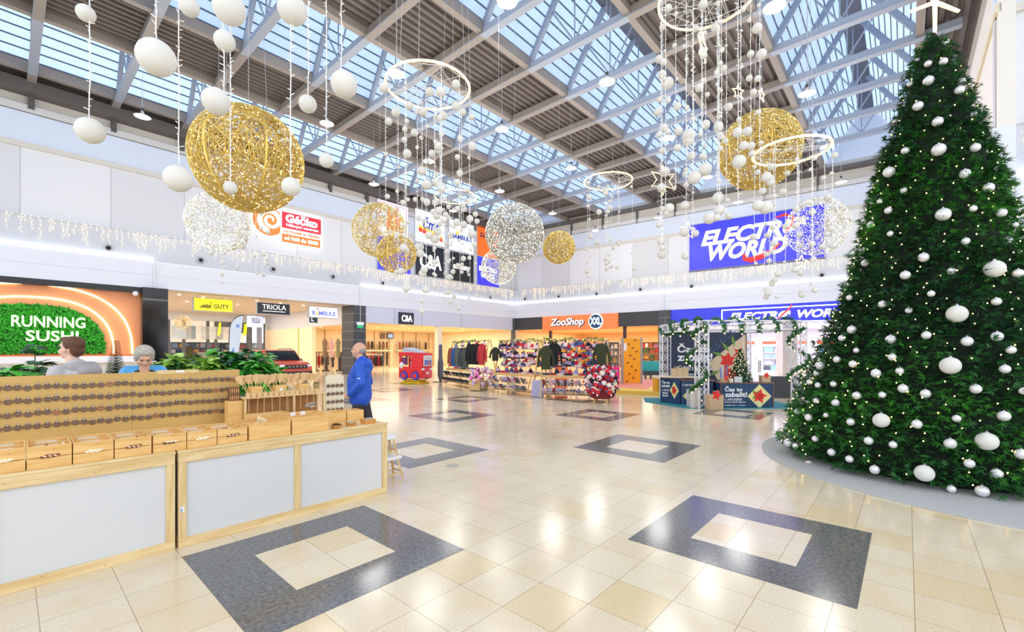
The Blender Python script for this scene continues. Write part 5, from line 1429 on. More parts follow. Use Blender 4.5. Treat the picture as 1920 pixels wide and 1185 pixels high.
blob('hair', mat('silver_grey_hair',(176,172,160),0.85,noise=(40,0.25),bump=(50,0.9)), t, [((0,-0.030,0.030),0.112,(0.90,0.96,0.95)),((0,0.03,0.085),0.05,(1.35,1.0,0.6)),((0.075,-0.01,-0.01),0.04,(0.6,1.0,1.4)),((-0.075,-0.01,-0.01),0.04,(0.6,1.0,1.4))], 0.006, 1, Mh)
# ---------------------------------------------------------------- planters with plants behind the board
def leaf_verts(V, Fq, base, d, n, L_, w, droop):
    base, d, n = Vector(base), Vector(d), Vector(n); sd = d.cross(n).normalized()
    k0 = len(V); st = [(0,0.06),(0.3,0.8),(0.6,1.0),(0.85,0.6),(1.0,0.02)]
    for (s_, ww) in st:
        c = base+d*L_*s_+Vector((0,0,-1))*droop*s_*s_*L_
        V.append(c-sd*w*ww); V.append(c+sd*w*ww)
    for i in range(len(st)-1): Fq.append((k0+2*i,k0+2*i+1,k0+2*i+3,k0+2*i+2))
potm = mat('grey_planter', (150,150,150), 0.6); soil = mat('soil', (60,44,34), 0.9)
def plant(x, y, h, spread, c, label, seed, n=120, L_=(0.18,0.34), z0=0.9, upright=0.5):
    r = random.Random(seed)
    t = thing('potted_plant', label, 'plant', T(x,y,0))
    MB().lathe([(0.16,0.0),(0.2,z0),(0.18,z0),(0.17,z0-0.04)],20,cap=False).build('planter_pot', potm, t); MB().lathe([(0.001,z0-0.05),(0.175,z0-0.05)],16,cap=False).build('soil', soil, t)
    V, Fq = [], []; st = MB()
    for k in range(n):
        a = r.uniform(0,6.28); rad = r.uniform(0,spread); zz_ = z0+r.uniform(0.05,h)*(1-0.5*rad/spread)
        bx, by = rad*math.cos(a), rad*math.sin(a)
        if k % 3 == 0: st.tube([(bx*0.15,by*0.15,z0-0.05),(bx*0.6,by*0.6,(z0+zz_)/2),(bx,by,zz_)],0.006,4)
        for j in range(4):
            a2 = a+r.uniform(-1.2,1.2); d = Vector((math.cos(a2),math.sin(a2),r.uniform(-0.1,1.0)*upright)).normalized()
            nn = Vector((r.uniform(-.4,.4),r.uniform(-.4,.4),1)).normalized()
            leaf_verts(V, Fq, (bx,by,zz_), d, nn, r.uniform(*L_), r.uniform(0.035,0.06), r.uniform(0.1,0.5))
    bigmesh('leaves', [tuple(v) for v in V], Fq, mat('leaf_%d_%d_%d' % c, c, 0.4, noise=(8,0.3)), t); st.build('stems', mat('green_stem',(60,110,50),0.6), t)
G1, G2, G3 = (84,176,62), (160,214,84), (44,104,66)
pl = [(322,8.0,0.74,0.34,G2,'light green leafy plant just right of the grey-haired woman'),(352,8.2,0.72,0.34,G3,'dark green bushy plant second from the woman'),(385,8.2,0.76,0.36,G2,'bright yellow-green leafy plant in the middle of the row'),(418,8.4,0.84,0.38,G1,'tall mid green plant under the beach flag'),(452,8.4,0.84,0.36,G3,'dark leafy plant before the red car windscreen'),(486,8.0,0.72,0.36,G1,'broad-leaved green plant at the right end of the row')]
for i,(u,Y,h,s_,c,l) in enumerate(pl): plant((u-CX)*Y/F,Y,h,s_,c,l,100+i)
plant((20-CX)*5.6/F,5.6,0.56,0.30,G1,'fresh green plant at the far left edge behind the board',120)
plant((66-CX)*6.0/F,6.0,0.84,0.28,(52,96,64),'tall feathery grey-green plant left of the young man',121,70,(0.10,0.18))
plant((105-CX)*6.2/F,6.2,0.56,0.28,G3,'low dark plant right beside the young man',122,40)
t = thing('tabletop_fir', 'tiny dark green artificial fir with a tall tip between the two sellers', 'plant', T((217-CX)*6.0/F,6.0,0))
MB().lathe([(0.12,0),(0.14,1.28),(0.1,1.3)],16).build('plinth', potm, t)
V, Fq = [], []
for k in range(260):
    z = 1.3+0.5*(k/260)**1.4; rr0 = 0.17*(1-((z-1.3)/0.52)**0.45)+0.015; a = k*2.4
    leaf_verts(V,Fq,(0,0,z),Vector((math.cos(a),math.sin(a),0.25)).normalized(),(0,0,1),rr0+0.03,0.03,0.3)
bigmesh('needles',[tuple(v) for v in V],Fq,mat('dark_fir',(28,70,48),0.6),t)
# beach flag
pf = at(432, 640, 13)
t = thing('beach_flag', 'tall curved white beach flag with blue letters above the plants', 'flag', T(pf.x,13,0))
pts = [(0.10*math.sin(k/10*1.2)-0.12, 0, 0.05+2.2*k/10) for k in range(11)]+[(0.02,0,2.45),(0.12,0,2.60),(0.26,0,2.68),(0.38,0,2.70)]
MB().tube(pts,0.012,6).build('pole', mat('black_pole',(30,30,34),0.4), t)
MB().prism([(-0.10,0.7),(0.14,0.75),(0.24,1.6),(0.33,2.3),(0.37,2.68),(0.24,2.65),(0.10,2.56),(0.0,2.4),(-0.04,1.6)],-0.006,0.006).build('flag_cloth', mat('flag_white',(214,220,232),0.6), t)
text('flag_print', 'A', mat('flag_blue',(110,150,214),0.5), t, (-0.02,1.2,0.20,1.75), -0.006, 0.006)
text('flag_print', 'P', mat('flag_blue',(110,150,214),0.5), t, (-0.01,0.8,0.14,1.15), -0.006, 0.006)
MB().lathe([(0.3,0),(0.3,0.03),(0.05,0.05)],20).build('base', mat('black_pole',(30,30,34),0.4), t)
MB().lathe([(0.05,-0.006),(0.05,0.006)],14,M=T(0.22,-0.01,2.38) @ RX(PI/2)).build('flag_print', mat('flag_blue',(110,150,214),0.5), t)
# ---------------------------------------------------------------- red car
pc = gnd(505, 700)
Yc = 24.0; xc_ = (520-CX)*Yc/F
Mc = T(xc_,Yc,0) @ RZ(math.radians(-38))     # local +x forward
t = thing('red_car', 'orange-red SUV on show in the corridor behind the plants', 'car', Mc)
red = mat('car_orange_red', (204,66,40), 0.25, spec=0.7); 
prof_ = [(-2.1,0.35),(-2.12,0.95),(-1.98,1.15),(-1.70,1.62),(-1.2,1.70),(0.2,1.70),(0.95,1.15),(1.75,1.03),(2.05,0.85),(2.12,0.5),(2.05,0.30),(-2.0,0.28)]
MB().prism(prof_,-0.86,0.86).build('car_body', red, t, bev=0.06)
dgl = mat('car_glass', (34,40,48), 0.08)
MB().prism([(0.26,1.62),(0.92,1.17),(0.99,1.18),(0.34,1.66)],-0.74,0.74).build('windscreen', dgl, t)
for sy in (-1,1):
    MB().prism([(-1.55,1.16),(-1.45,1.56),(0.12,1.60),(0.72,1.16)],sy*0.865,sy*0.88).build('side_window', dgl, t)
    for x in (-1.3,1.35):
        w = MB().lathe([(0.33,-0.1),(0.34,0),(0.33,0.1)],20,M=T(x,sy*0.84,0.335) @ RX(PI/2)).build('wheel', mat('tyre',(26,26,28),0.7), t)
        MB().lathe([(0.2,-0.02),(0.2,0.02)],12,M=T(x,sy*0.95,0.335) @ RX(PI/2)).build('hub', mat('hub_silver',(190,190,195),0.3,0.6), w)
    MB().ball((2.02,sy*0.66,0.88),0.12,10,8,sc=(.6,1.3,.6)).build('headlamp', mat('headlamp',(235,238,245),0.15), t)
    MB().tube([(-1.5,sy*0.68,1.74),(0.2,sy*0.68,1.76)],0.025,6).build('roof_rail', mat('dark_rail',(60,60,64),0.4), t)
    MB().ball((0.62,sy*0.98,1.16),0.1,10,8,sc=(.6,.8,.6)).build('mirror', mat('dark_rail',(60,60,64),0.4), t)
MB().box((2.02,-0.55,0.76),(2.14,0.55,0.93)).build('grille', mat('black_grille',(22,24,28),0.4), t)
for k in range(5): MB().box((2.14,-0.42+k*0.19,0.81),(2.15,-0.30+k*0.19,0.88)).build('badge_letter', mat('chrome',(210,212,218),0.2,0.7), t)
MB().box((2.05,-0.8,0.34),(2.17,0.8,0.6)).build('bumper', mat('dark_bumper',(46,46,50),0.6), t)
# ---------------------------------------------------------------- kiddie ride
Mr_ = T((778-CX)*22.6/F,22.6,0) @ RZ(math.radians(-28))
t = thing('kiddie_ride', 'red toy fire truck ride with blue wheels on a yellow base', 'kiddie ride', Mr_)
rr_ = mat('ride_red', (232,30,44), 0.25, spec=0.6); bl_ = mat('ride_blue', (70,70,190), 0.4); ye_ = mat('ride_yellow', (226,184,20), 0.45); wh_ = mat('ride_white', (236,238,242), 0.4)
MB().box((-0.62,-0.38,0.0),(0.62,0.38,0.10)).box((-0.5,-0.3,0.10),(0.5,0.3,0.2)).build('yellow_base', ye_, t, bev=0.02)
# truck body: side faces -y, front end at +x
b = MB().box((-0.72,-0.42,0.28),(0.78,0.42,0.86)).build('lower_body', rr_, t, bev=0.06)
MB().box((0.10,-0.43,0.80),(0.80,0.43,1.55)).build('front_cab', rr_, t, bev=0.05)
MB().box((-0.74,-0.42,1.40),(0.2,0.42,1.58)).build('roof', rr_, t, bev=0.05)
for x in (-0.70,): 
    for sy in (-0.38,0.32): MB().box((x,sy,0.8),(x+0.1,sy+0.07,1.45)).build('roof_pillar', rr_, t)
MB().prism([(-0.58,1.56),(0.46,1.56),(0.30,1.66),(-0.34,1.82),(-0.5,1.80)],-0.3,0.3).build('sloped_roof_box', mat('ride_silver',(190,196,212),0.35), t)
MB().ball((-0.10,-0.05,1.06),0.14,14,10).build('toy_driver_head', mat('toy_skin',(226,186,150),0.5), t)
MB().ball((-0.10,-0.05,1.17),0.13,14,8,sc=(1.1,1.1,.6)).build('toy_helmet', mat('toy_helmet',(48,60,82),0.4), t)
MB().ball((0.02,-0.2,1.0),0.12,12,8,sc=(1,.6,1)).build('toy_figure', mat('toy_blue',(90,140,210),0.4), t)
MB().box((0.801,-0.32,0.90),(0.83,0.32,1.42)).build('screen_frame', wh_, t)
s_ = MB().box((0.831,-0.27,0.94),(0.835,0.27,1.20)).build('picture_panel', mat('panel_blue',(96,110,190),0.4,noise=(9,0.5)), t)
MB().box((0.836,0.02,0.96),(0.839,0.16,1.10)).build('picture_patch', mat('panel_orange',(240,110,40),0.4), s_)
MB().box((0.836,-0.22,1.28),(0.839,0.22,1.30)).build('panel_writing', mat('grey_ink',(120,124,150),0.5), t)
for sy in (-1,1):
    MB().ball((0.78,sy*0.30,0.74),0.085,12,8,sc=(.6,1.3,.8)).build('headlamp', wh_, t)
    for x in (-0.32,0.40):
        w = MB().lathe([(0.21,-0.06),(0.22,0),(0.21,0.06)],22,M=T(x,sy*0.42,0.42) @ RX(PI/2)).build('wheel', bl_, t)
        MB().lathe([(0.12,-0.01),(0.12,0.01)],14,M=T(x,sy*0.49,0.42) @ RX(PI/2)).build('wheel_hub', rr_, w)
        MB().tube([(x+0.27*math.cos(a*PI/8),sy*0.44,0.42+0.27*math.sin(a*PI/8)) for a in range(9)],0.03,6).build('wheel_arch', rr_, t)
MB().box((0.79,-0.11,0.50),(0.80,0.11,0.60)).build('number_plate', wh_, t)
MB().ball((-0.50,-0.43,0.92),0.14,12,8,sc=(1,.3,1.2)).build('white_mascot_shape', wh_, t)
MB().ball((-0.42,-0.47,0.86),0.05,10,6,sc=(.7,.4,1.6)).build('yellow_patch', ye_, t)
MB().box((-0.76,-0.30,0.95),(-0.73,0.3,1.3)).build('rear_window', mat('ride_lilac',(150,120,200),0.4), t)
# ---------------------------------------------------------------- knitwear and slippers stalls
stW = wood('stall_pine', (232,198,136), (216,172,104), 3.0, 0, knots=False)
def mesh_hat():
    b = MB(); b.lathe([(0.085,0),(0.092,0.03),(0.088,0.05),(0.085,0.09),(0.06,0.15),(0.02,0.18),(0.0,0.185)],14,cap=False); b.cur = 1; b.lathe([(0.092,0),(0.098,0.005),(0.098,0.045),(0.09,0.05)],14,cap=False); b.ball((0,0,0.205),0.036,10,7); return b
def hat_me(c1, c2):
    return mesh_hat().mesh('knit_hat', [mat('knit_%d_%d_%d' % c1, c1, 0.95), mat('knit_%d_%d_%d' % c2, c2, 0.95)], True)
def slipper_me(c1, c2):
    b = MB(); b.grid(lambda u, v: Vector(((0.045+0.012*math.sin(v*PI))*math.cos(u*2*PI)*(1.0 if v > .1 else .9), (v-0.5)*0.24, 0.03+0.03*math.sin(u*2*PI)*(1.3 if v > .5 else .7))), 12, 7, True)
    b.cur = 1; b.box((-0.045,-0.125,0.0),(0.045,0.125,0.015)); b.ball((0,-0.11,0.05),0.03,8,6); b.ball((0,0.1,0.035),0.045,10,6,sc=(1,.8,.7))
    return b.mesh('slipper', [mat('knit_%d_%d_%d' % c1, c1, 0.95), mat('knit_%d_%d_%d' % c2, c2, 0.95)], True)
def fold_me(c1):
    b = MB()
    for k in range(3): b.box((-0.13+0.006*k,-0.10,0.018*k+0.001),(0.13-0.008*k,0.10,0.018*k+0.017))
    return b.mesh('folded_knit', mat('knit_%d_%d_%d' % c1, c1, 0.95))
def sweater_me(c1, w=0.22, h=0.78, slv=0.7, nm='sweater', n=(6,0.15)):
    b = MB()
    body = [(-w*.72,-h),(w*.72,-h),(w*.74,-h*.5),(w*.85,-0.14),(w*.8,-0.04),(w*.28,0.03),(0,0.0),(-w*.28,0.03),(-w*.8,-0.04),(-w*.85,-0.14),(-w*.74,-h*.5)]
    b.prism(body,-0.055,0.055)
    for sx in (-1,1): b.tube([(sx*w*.80,0,-0.08),(sx*w*1.22,0,-slv*.5),(sx*w*1.36,0,-slv)],[0.06,0.045,0.036],8)
    b.tube([(0.07*math.cos(a*PI/5),0.05*math.sin(a*PI/5),0.03) for a in range(10)],0.018,5,closed=True)
    b.cur = 1; b.tube([(0,0,0.02),(0,0,0.1),(0.03,0,0.13),(0.0,0,0.15)],0.004,4); b.tube([(-w*.7,0,-0.0),(0,0,0.06),(w*.7,0,0)],0.006,4)
    return b.mesh(nm, [mat('garment_%d_%d_%d' % c1, c1, 0.9, noise=n, bump=(12,0.4)), mat('hanger_metal',(180,180,180),0.3,0.6)], True)
PAL = [(222,52,70),(238,232,228),(60,66,92),(232,150,168),(120,124,132),(250,214,222),(176,30,44),(72,100,150),(236,222,196),(196,170,206),(34,36,44),(150,150,196)]
NAM = ['red','white','navy','pink','grey','pale pink','dark red','blue','cream','lilac','black','lavender']
HATS = [hat_me(PAL[i], PAL[(i*5+1) % 12]) for i in range(12)]
SLIP = [slipper_me(PAL[(i*7) % 12], PAL[(i*3+2) % 12]) for i in range(12)]
SLIPD = [slipper_me(c, (70,72,86)) for c in ((36,40,56),(60,66,84),(40,42,48))]
FOLD = [fold_me(PAL[(i*5+2) % 12]) for i in range(12)]
def item(name, me, M, label, cat, group): return tag(put(name, me, None, M), label, cat, group)
def fir_garland(p, q, label, seed, sag=0.05, r0=0.07, n=150, lights=True, cat='garland'):
    r = random.Random(seed); p, q = Vector(p), Vector(q); V, Fq = [], []; L_ = (q-p).length
    t = thing('fir_garland', label, cat, T(*p))
    d = (q-p)
    for k in range(n):
        s_ = k/n; c = d*s_+Vector((0,0,-sag*math.sin(PI*s_*2.5)**2))
        dr = Vector((r.uniform(-1,1),r.uniform(-1,1),r.uniform(-1,1))).normalized()
        for j in range(3):
            d2 = (dr+Vector((r.uniform(-.6,.6),r.uniform(-.6,.6),r.uniform(-.6,.6)))).normalized(); leaf_verts(V, Fq, c, d2, Vector((d2.y,-d2.z,d2.x+.3)).normalized(), r0*r.uniform(.8,1.5), 0.014, 0.0)
    bigmesh('sprigs', [tuple(v) for v in V], Fq, mat('garland_green',(56,120,50),0.6,noise=(9,0.4)), t)
    if lights:
        V, Fq = octas([tuple(d*((k+.5)/12)+Vector((r.uniform(-.05,.05),-0.05,r.uniform(-.06,.06)))) for k in range(12)],0.014); bigmesh('bulbs', V, Fq, bulbm, t)
    return t
def stall(p0, p1, label, pos, D=0.9, top=2.05, tab=0.80, seed=1, dark=False, hats=14, back_items=True):
    p0, p1 = v2(*p0), v2(*p1); ex = (p1-p0).normalized(); ey = v2(-ex.y, ex.x)
    M = frame(p0, ex, ey); L_ = (p1-p0).length; r = random.Random(seed)
    t = thing('market_stall', label, 'market stall', M)
    for x in (0.0, L_):
        for (y0, y1) in ((0.02, D*0.45),(D-0.02, D*0.55)):
            MB().beam((x,y0,0.0),(x,y1,top),0.05,0.035).build('a_frame_post', stW, t)
        MB().beam((x,0.1,tab-0.06),(x,D-0.1,tab-0.06),0.03,0.05).build('cross_bar', stW, t)
    MB().box((-0.03,D*0.5-0.02,top-0.02),(L_+0.03,D*0.5+0.02,top+0.03)).build('top_rail', stW, t)
    MB().box((0.02,D*0.5+0.03,1.38),(L_-0.02,D*0.5+0.05,1.42)).build('middle_rail', stW, t)
    b = MB()
    for k in range(6): b.box((-0.02,0.06+k*(D-0.2)/6,tab-0.022),(L_+0.02,0.06+(k+0.86)*(D-0.2)/6,tab))
    b.build('table_slats', stW, t)
    MB().box((0,0.04,tab-0.10),(L_,0.06,tab-0.025)).build('front_apron', stW, t)
    b = MB(); 
    for z, y in ((0.22,-0.16),(0.50,-0.04)): b.box((0.04,y,z-0.02),(L_-0.04,y+0.03,z+0.02))
    b.beam((0.06,-0.22,0.02),(0.06,0.04,0.74),0.03,0.03); b.beam((L_-0.06,-0.22,0.02),(L_-0.06,0.04,0.74),0.03,0.03); b.beam((L_/2,-0.22,0.02),(L_/2,0.04,0.74),0.03,0.03)
    n = int(L_/0.11)
    for k in range(n): b.beam((0.08+k*(L_-0.16)/(n-1),-0.20,0.16),(0.08+k*(L_-0.16)/(n-1),-0.02,0.66),0.012,0.012)
    b.build('slanted_rack', stW, t)
    MB().box((0,0.1,0.10),(L_,D-0.1,0.13)).build('bottom_shelf', stW, t)
    me = SLIPD if dark else SLIP
    for row, (z, y) in enumerate(((0.25,-0.19),(0.53,-0.09))):
        k = 0; x = 0.16
        while x < L_-0.1:
            if r.random() < 0.9:
                i = r.randrange(len(me)); item('slipper', me[i], M @ T(x,y,z) @ RX(-0.9) @ RZ(PI+r.uniform(-.2,.2)), 'fluffy slipper on the slanted rack of the %s stall' % pos, 'slipper', 'slippers on the %s stall' % pos)
            x += 0.125
    x = 0.15
    while x < L_-0.1:
        for y in (0.2,0.46,0.7):
            i = r.randrange(12); q = r.random()
            if q < 0.5: item('folded_knit', FOLD[i], M @ T(x,y,tab+0.001) @ RZ(r.uniform(-.4,.4)), 'folded knitted piece lying on the table of the %s stall' % pos, 'knitwear', 'folded knits on the %s stall' % pos)
            elif not dark: item('knit_hat', HATS[i], M @ T(x,y,tab+0.001) @ RZ(r.uniform(0,6)), 'bobble hat standing on the table of the %s stall' % pos, 'hat', 'bobble hats on the table of the %s stall' % pos)
        x += 0.27
    for row in range(3 if back_items else 1):
        for k in range(hats):
            i = r.randrange(12); x = (k+0.5)/hats*L_+r.uniform(-.03,.03); z = (top-0.24, 1.16, 1.48)[row]-r.uniform(0,0.14)
            item('knit_hat', HATS[i], M @ T(x,D*0.5-0.05+0.1*(row % 2),z) @ RX(r.uniform(-.2,.2)) @ Matrix.Scale(1.1,4), 'bobble hat hanging in the %s row of the %s stall' % (('top','lowest','middle')[row], pos), 'hat', 'bobble hats in the %s row of the %s stall' % (('top','lowest','middle')[row], pos))
    return M, L_
MS1, L1 = stall((-3.35,22.4),(-1.35,18.95),'long pine market stall with dark slippers and jackets, nearest the toy truck','left',seed=3,dark=True,hats=5,back_items=False,top=2.1)
MS2, L2 = stall((-0.80,17.9),(0.72,16.15),'pine market stall with pink and white hats in the middle of the row','middle',seed=4,hats=15)
MS3, L3 = stall((1.0,15.75),(3.15,14.95),'pine market stall with green sweaters at both ends, right of the row','right',seed=5,hats=18)
fir_garland(MS1 @ Vector((0,.45,2.12)), MS1 @ Vector((L1*.75,.45,2.12)), 'thin green garland along the top of the left stall', 1)
fir_garland(MS2 @ Vector((-.1,.45,2.07)), MS2 @ Vector((L2,.45,2.07)), 'thin green garland along the top of the middle stall', 2)
fir_garland(MS3 @ Vector((0,.45,2.07)), MS3 @ Vector((L3*.98,.45,2.07)), 'thin green garland along the top of the right stall', 3)
JC = [((150,86,60),'rust brown'),((40,90,160),'blue'),((86,92,84),'grey camouflage'),((60,64,72),'dark patterned'),((70,76,70),'dark green patterned'),((28,28,32),'black'),((24,24,28),'black hooded'),((24,24,28),'long black'),((170,50,54),'red patterned')]
for k,(c,nm) in enumerate(JC):
    me = sweater_me(c, 0.21, 0.88, 0.74, 'jacket', (18,0.5) if 'patt' in nm or 'camo' in nm else (6,0.15))
    tag(put('jacket', me, None, MS1 @ T(0.35+k*0.43, 0.18+0.02*(k%2), 1.76 if k < 5 else 1.92) @ RZ(0.25)), '%s jacket hanging %s on the left stall' % (nm, ('first','second','third','fourth','fifth','sixth','seventh','eighth','last')[k]), 'jacket')
me = sweater_me((60,66,40), 0.21, 0.78, 0.7)
tag(put('sweater', me, None, MS3 @ T(0.22,-0.06,1.78) @ RZ(0.5)), 'olive green sweater hanging at the left end of the right stall', 'sweater')
tag(put('sweater', me, None, MS3 @ T(L3-0.15,-0.02,1.86)), 'olive green sweater hanging at the right end of the right stall', 'sweater')
tag(put('sweater', sweater_me((24,26,32), 0.2, 0.78, 0.74), None, MS3 @ T(0.46,0.14,1.92) @ RZ(0.3)), 'black sweater hanging behind the left olive green sweater', 'sweater')
tag(put('sweater', sweater_me((50,50,40), 0.16, 0.5, 0.4), None, MS2 @ T(0.08,0.1,1.75) @ RZ(0.6)), 'small dark olive sweater at the left end of the middle stall', 'sweater')
# patterned display column at the left stall
t = thing('display_column', 'slim dark glittery column at the left end of the stalls', 'column', T((826-CX)*23.4/F,23.4,0))
MB().lathe([(0.06,0),(0.06,0.06),(0.15,0.35),(0.15,1.0),(0.10,1.3),(0.09,1.95),(0.02,2.0)],14).build('column_body', mat('dark_glitter',(74,78,88),0.6,noise=(26,0.7)), t)
for s in (-1,1): MB().tube([(0,0,0.03),(s*0.35,0,0.02),(s*0.4,0,0.05)],0.02,5).build('foot', mat('black_pole',(30,30,34),0.4), t)
# heaps of hats
def heap(cx, cy, rx, rz, zc, n, idx, label, group, seed):
    r = random.Random(seed)
    for k in range(n):
        ph = math.acos(1-1.55*(k+.5)/n); a = k*2.399
        x, y, z = rx*math.sin(ph)*math.cos(a), rx*math.sin(ph)*math.sin(a), rz*math.cos(ph)
        i = idx[r.randrange(len(idx))]
        item('knit_hat', HATS[i], T(cx+x,cy+y,zc+z) @ RZ(a) @ RY(ph*0.9+0.9+r.uniform(-.5,.5)) @ Matrix.Scale(0.95,4), label, 'hat', group)
hx, hy = (1128-CX)*14.4/F, 14.4
t = thing('display_basket', 'round pine-legged display bin full of red and white hats, right end of stalls', 'display bin', T(hx,hy,0))
MB().lathe([(0.26,0.12),(0.36,0.16),(0.40,0.62),(0.30,0.98),(0.1,1.06)],20).build('bin_body', mat('dark_red_bin',(120,30,40),0.8), t)
for a in (0.4,1.97,3.54,5.1): MB().beam((0.30*math.cos(a),0.30*math.sin(a),0),(0.24*math.cos(a),0.24*math.sin(a),0.2),0.05,0.04).build('leg', stW, t)
heap(hx,hy,0.40,0.50,0.62,70,[0,1,4,6,8,10,0,6],'red, white or grey bobble hat stuck on the round display bin','hats on the round display bin',7)
bx, by = (903-CX)*18.6/F, 18.6
t = thing('display_box', 'low pine and wire box holding pink plush hats before the left stall', 'display bin', T(bx,by,0) @ RZ(-0.5))
MB().box((-0.45,-0.3,0.02),(0.10,0.3,0.40)).build('pine_box', stW, t); b = MB()
for k in range(8):
    for sy in (-0.3,0.3): b.tube([(0.12+k*0.055,sy,0.02),(0.12+k*0.055,sy,0.5)],0.005,4)
for z in (0.05,0.2,0.35,0.5): b.tube([(0.12,-0.3,z),(0.52,-0.3,z),(0.52,0.3,z),(0.12,0.3,z)],0.005,4,closed=True)
b.build('wire_basket', mat('dark_wire_basket',(90,100,90),0.4,0.4), t)
HATS += [hat_me((242,120,196),(250,200,224)),hat_me((214,170,224),(240,226,236)),hat_me((244,232,226),(240,180,200))]
heap(bx,by,0.42,0.36,0.52,26,[12,13,14,12,13,14],'pink, lilac or cream plush hat heaped on the low box','plush hats on the low box',8)
for k in range(7):
    me = MB().box((-0.13,-0.09,0),(0.13,0.09,0.12)).mesh('wrapped_bundle', mat('bundle_%d'%k, [(70,90,170),(150,150,160),(110,110,122),(60,72,130),(172,160,176),(90,90,100),(66,84,180)][k], 0.5, noise=(16,0.4)))
    tag(put('wrapped_bundle', me, None, MS3 @ T(0.5+0.25*k,0.35,0.1315)), '%s soft bundle on the bottom shelf of the right stall' % ('deep blue','light grey','mid grey','navy blue','mauve','dark grey','bright blue')[k], 'bundle')
b = MB().box((-0.22,-0.1,0),(0.22,0.1,0.62))
tag(b.build('grey_sack', mat('grey_sack',(168,166,196),0.8,noise=(8,0.2)), M=MS3 @ T(-0.12,0.05,0.0) @ RX(-0.15), bev=0.06), 'tall lavender-grey sack leaning between the middle and right stalls', 'sack')
# ---------------------------------------------------------------- climbing panels and play corner
def climb(u0, u1, Y, z0, z1, label, pm=None, n=12, seed=1):
    x0, x1 = (u0-CX)*Y/F, (u1-CX)*Y/F; r = random.Random(seed)
    t = thing('climbing_panel', label, 'climbing wall', T(x0,Y,0))
    w = x1-x0
    MB().box((0,0,z0),(w,0.08,z1)).build('panel', mat('amber_panel',(250,166,20),0.45), t)
    for x in (-0.09,w): MB().box((x,-0.02,z0-0.15),(x+0.09,0.1,z1+0.04)).build('grey_post', mat('panel_post',(160,158,160),0.4), t)
    for k in range(n):
        hx_ = w*(0.2+0.6*((k*0.618) % 1)); hz_ = z0+(z1-z0)*(k+0.5)/n
        MB().ball((hx_,-0.02,hz_),0.045,8,6,sc=(1.1,.7,.8)).build('climbing_grip', mat('grip_brown',(120,76,20),0.6), t)
    return t, w
t, w = climb(1169,1201,20.4,0.17,2.22,'tall amber climbing panel with brown grips at the play corner',n=12)
MB().box((0.02,-0.01,1.65),(0.14,-0.0,2.0)).build('notice', mat('white_card',(240,240,246),0.4), t)
climb(1083,1104,21.5,0.8,1.72,'small amber climbing panel seen through the right stall',n=9)
q = gnd(1190,740); 
t = thing('play_platform', 'low yellow and pink play platform before the pet shop', 'platform', T(0,0,0))
P0, P1 = gnd(1120,737), gnd(1241,742); P3, P2 = gnd(1120,718), gnd(1245,716)
poly = [(P0.x,P0.y),(P1.x,P1.y),(P2.x,P2.y),(P3.x,P3.y)]
MB().plate(poly,0.0,0.14).build('platform_base', mat('platform_yellow',(246,206,90),0.5), t)
MB().plate([(P0.x+.4,P0.y+1.3),(P1.x-0.2,P1.y+1.2),(P2.x,P2.y),(P3.x,P3.y)],0.14,0.15).build('pink_mat', mat('platform_pink',(240,150,130),0.6), t)
MB().box((P1.x-0.15,P1.y+0.05,0.15),(P1.x+0.10,P1.y+0.6,0.62)).build('yellow_step', mat('step_yellow',(222,160,20),0.5), t)
x0, x1 = (1204-CX)*24/F, (1238-CX)*24/F
t = thing('bench', 'teal upholstered bench on a dark base behind the amber climbing panel', 'bench', T(x0,24,0))
MB().box((0,0,0.55),(x1-x0,0.35,1.1)).build('teal_backrest', mat('teal_fabric',(60,170,170),0.7), t, bev=0.03); MB().box((0,-0.4,0.35),(x1-x0,0.3,0.55)).build('dark_seat', mat('dark_seat',(60,62,70),0.6), t)
for k in range(4): MB().box((0.05+k*(x1-x0-.15)/3,-0.35,0.0),(0.12+k*(x1-x0-.15)/3,-0.3,0.35)).build('leg', mat('dark_seat',(60,62,70),0.6), t)
# white gondola shelf beside the climbing panel
def gondola(M, w, h, ns, label, group, pal, seed, dep=0.4, fm=None, stuff=9, hs=0.2):
    r = random.Random(seed); fm = fm or mat('shelf_white',(236,228,220),0.4)
    t = thing('shop_shelf', label, 'shelf', M)
    for x in (-0.02,w): MB().box((x,0,0),(x+0.02,dep,h)).build('side_panel', fm, t)
    MB().box((0,dep-0.02,0),(w,dep,h)).build('back_panel', fm, t)
    step = h/ns
    for k in range(ns+1): MB().box((0,0,min(k*step,h-0.02)),(w,dep-0.02,min(k*step,h-0.02)+0.02)).build('shelf_board', fm, t)
    for k in range(ns):
        x = 0.04
        while x < w-0.12:
            ww = r.uniform(0.08,0.2)*(w/0.72 if w > 1.4 else 1); hh = step*r.uniform(0.45,0.85); i = r.randrange(len(pal))
            if x+ww > w-0.02: break
            nm = 'product_box'
            item(nm, prod(pal[i], r.randrange(3)), M @ T(x+ww/2,0.14,k*step+0.021) @ Matrix.Diagonal((ww,0.2,hh,1)), 'small coloured pack on the %s' % group, 'product', 'packs on the %s' % group)
            x += ww+r.uniform(0.01,0.06)
    return t
_pc = {}
def prod(c, k):
    if (c, k) in _pc: return _pc[(c, k)]
    b = MB()
    if k == 0: b.box((-.46,-.5,0),(.46,.5,1)); b.box((-.47,-.51,.3),(.47,.51,.5))
    elif k == 1: b.lathe([(.42,0),(.45,.05),(.45,.7),(.2,.85),(.18,1.0)],10)
    else: b.prism([(-.45,0),(.45,0),(.5,.5),(.4,.95),(-.4,.95),(-.5,.5)],-.4,.4)
    me = b.mesh('product_box', mat('pack_%d_%d_%d' % c, c, 0.5)); _pc[(c, k)] = me; return me
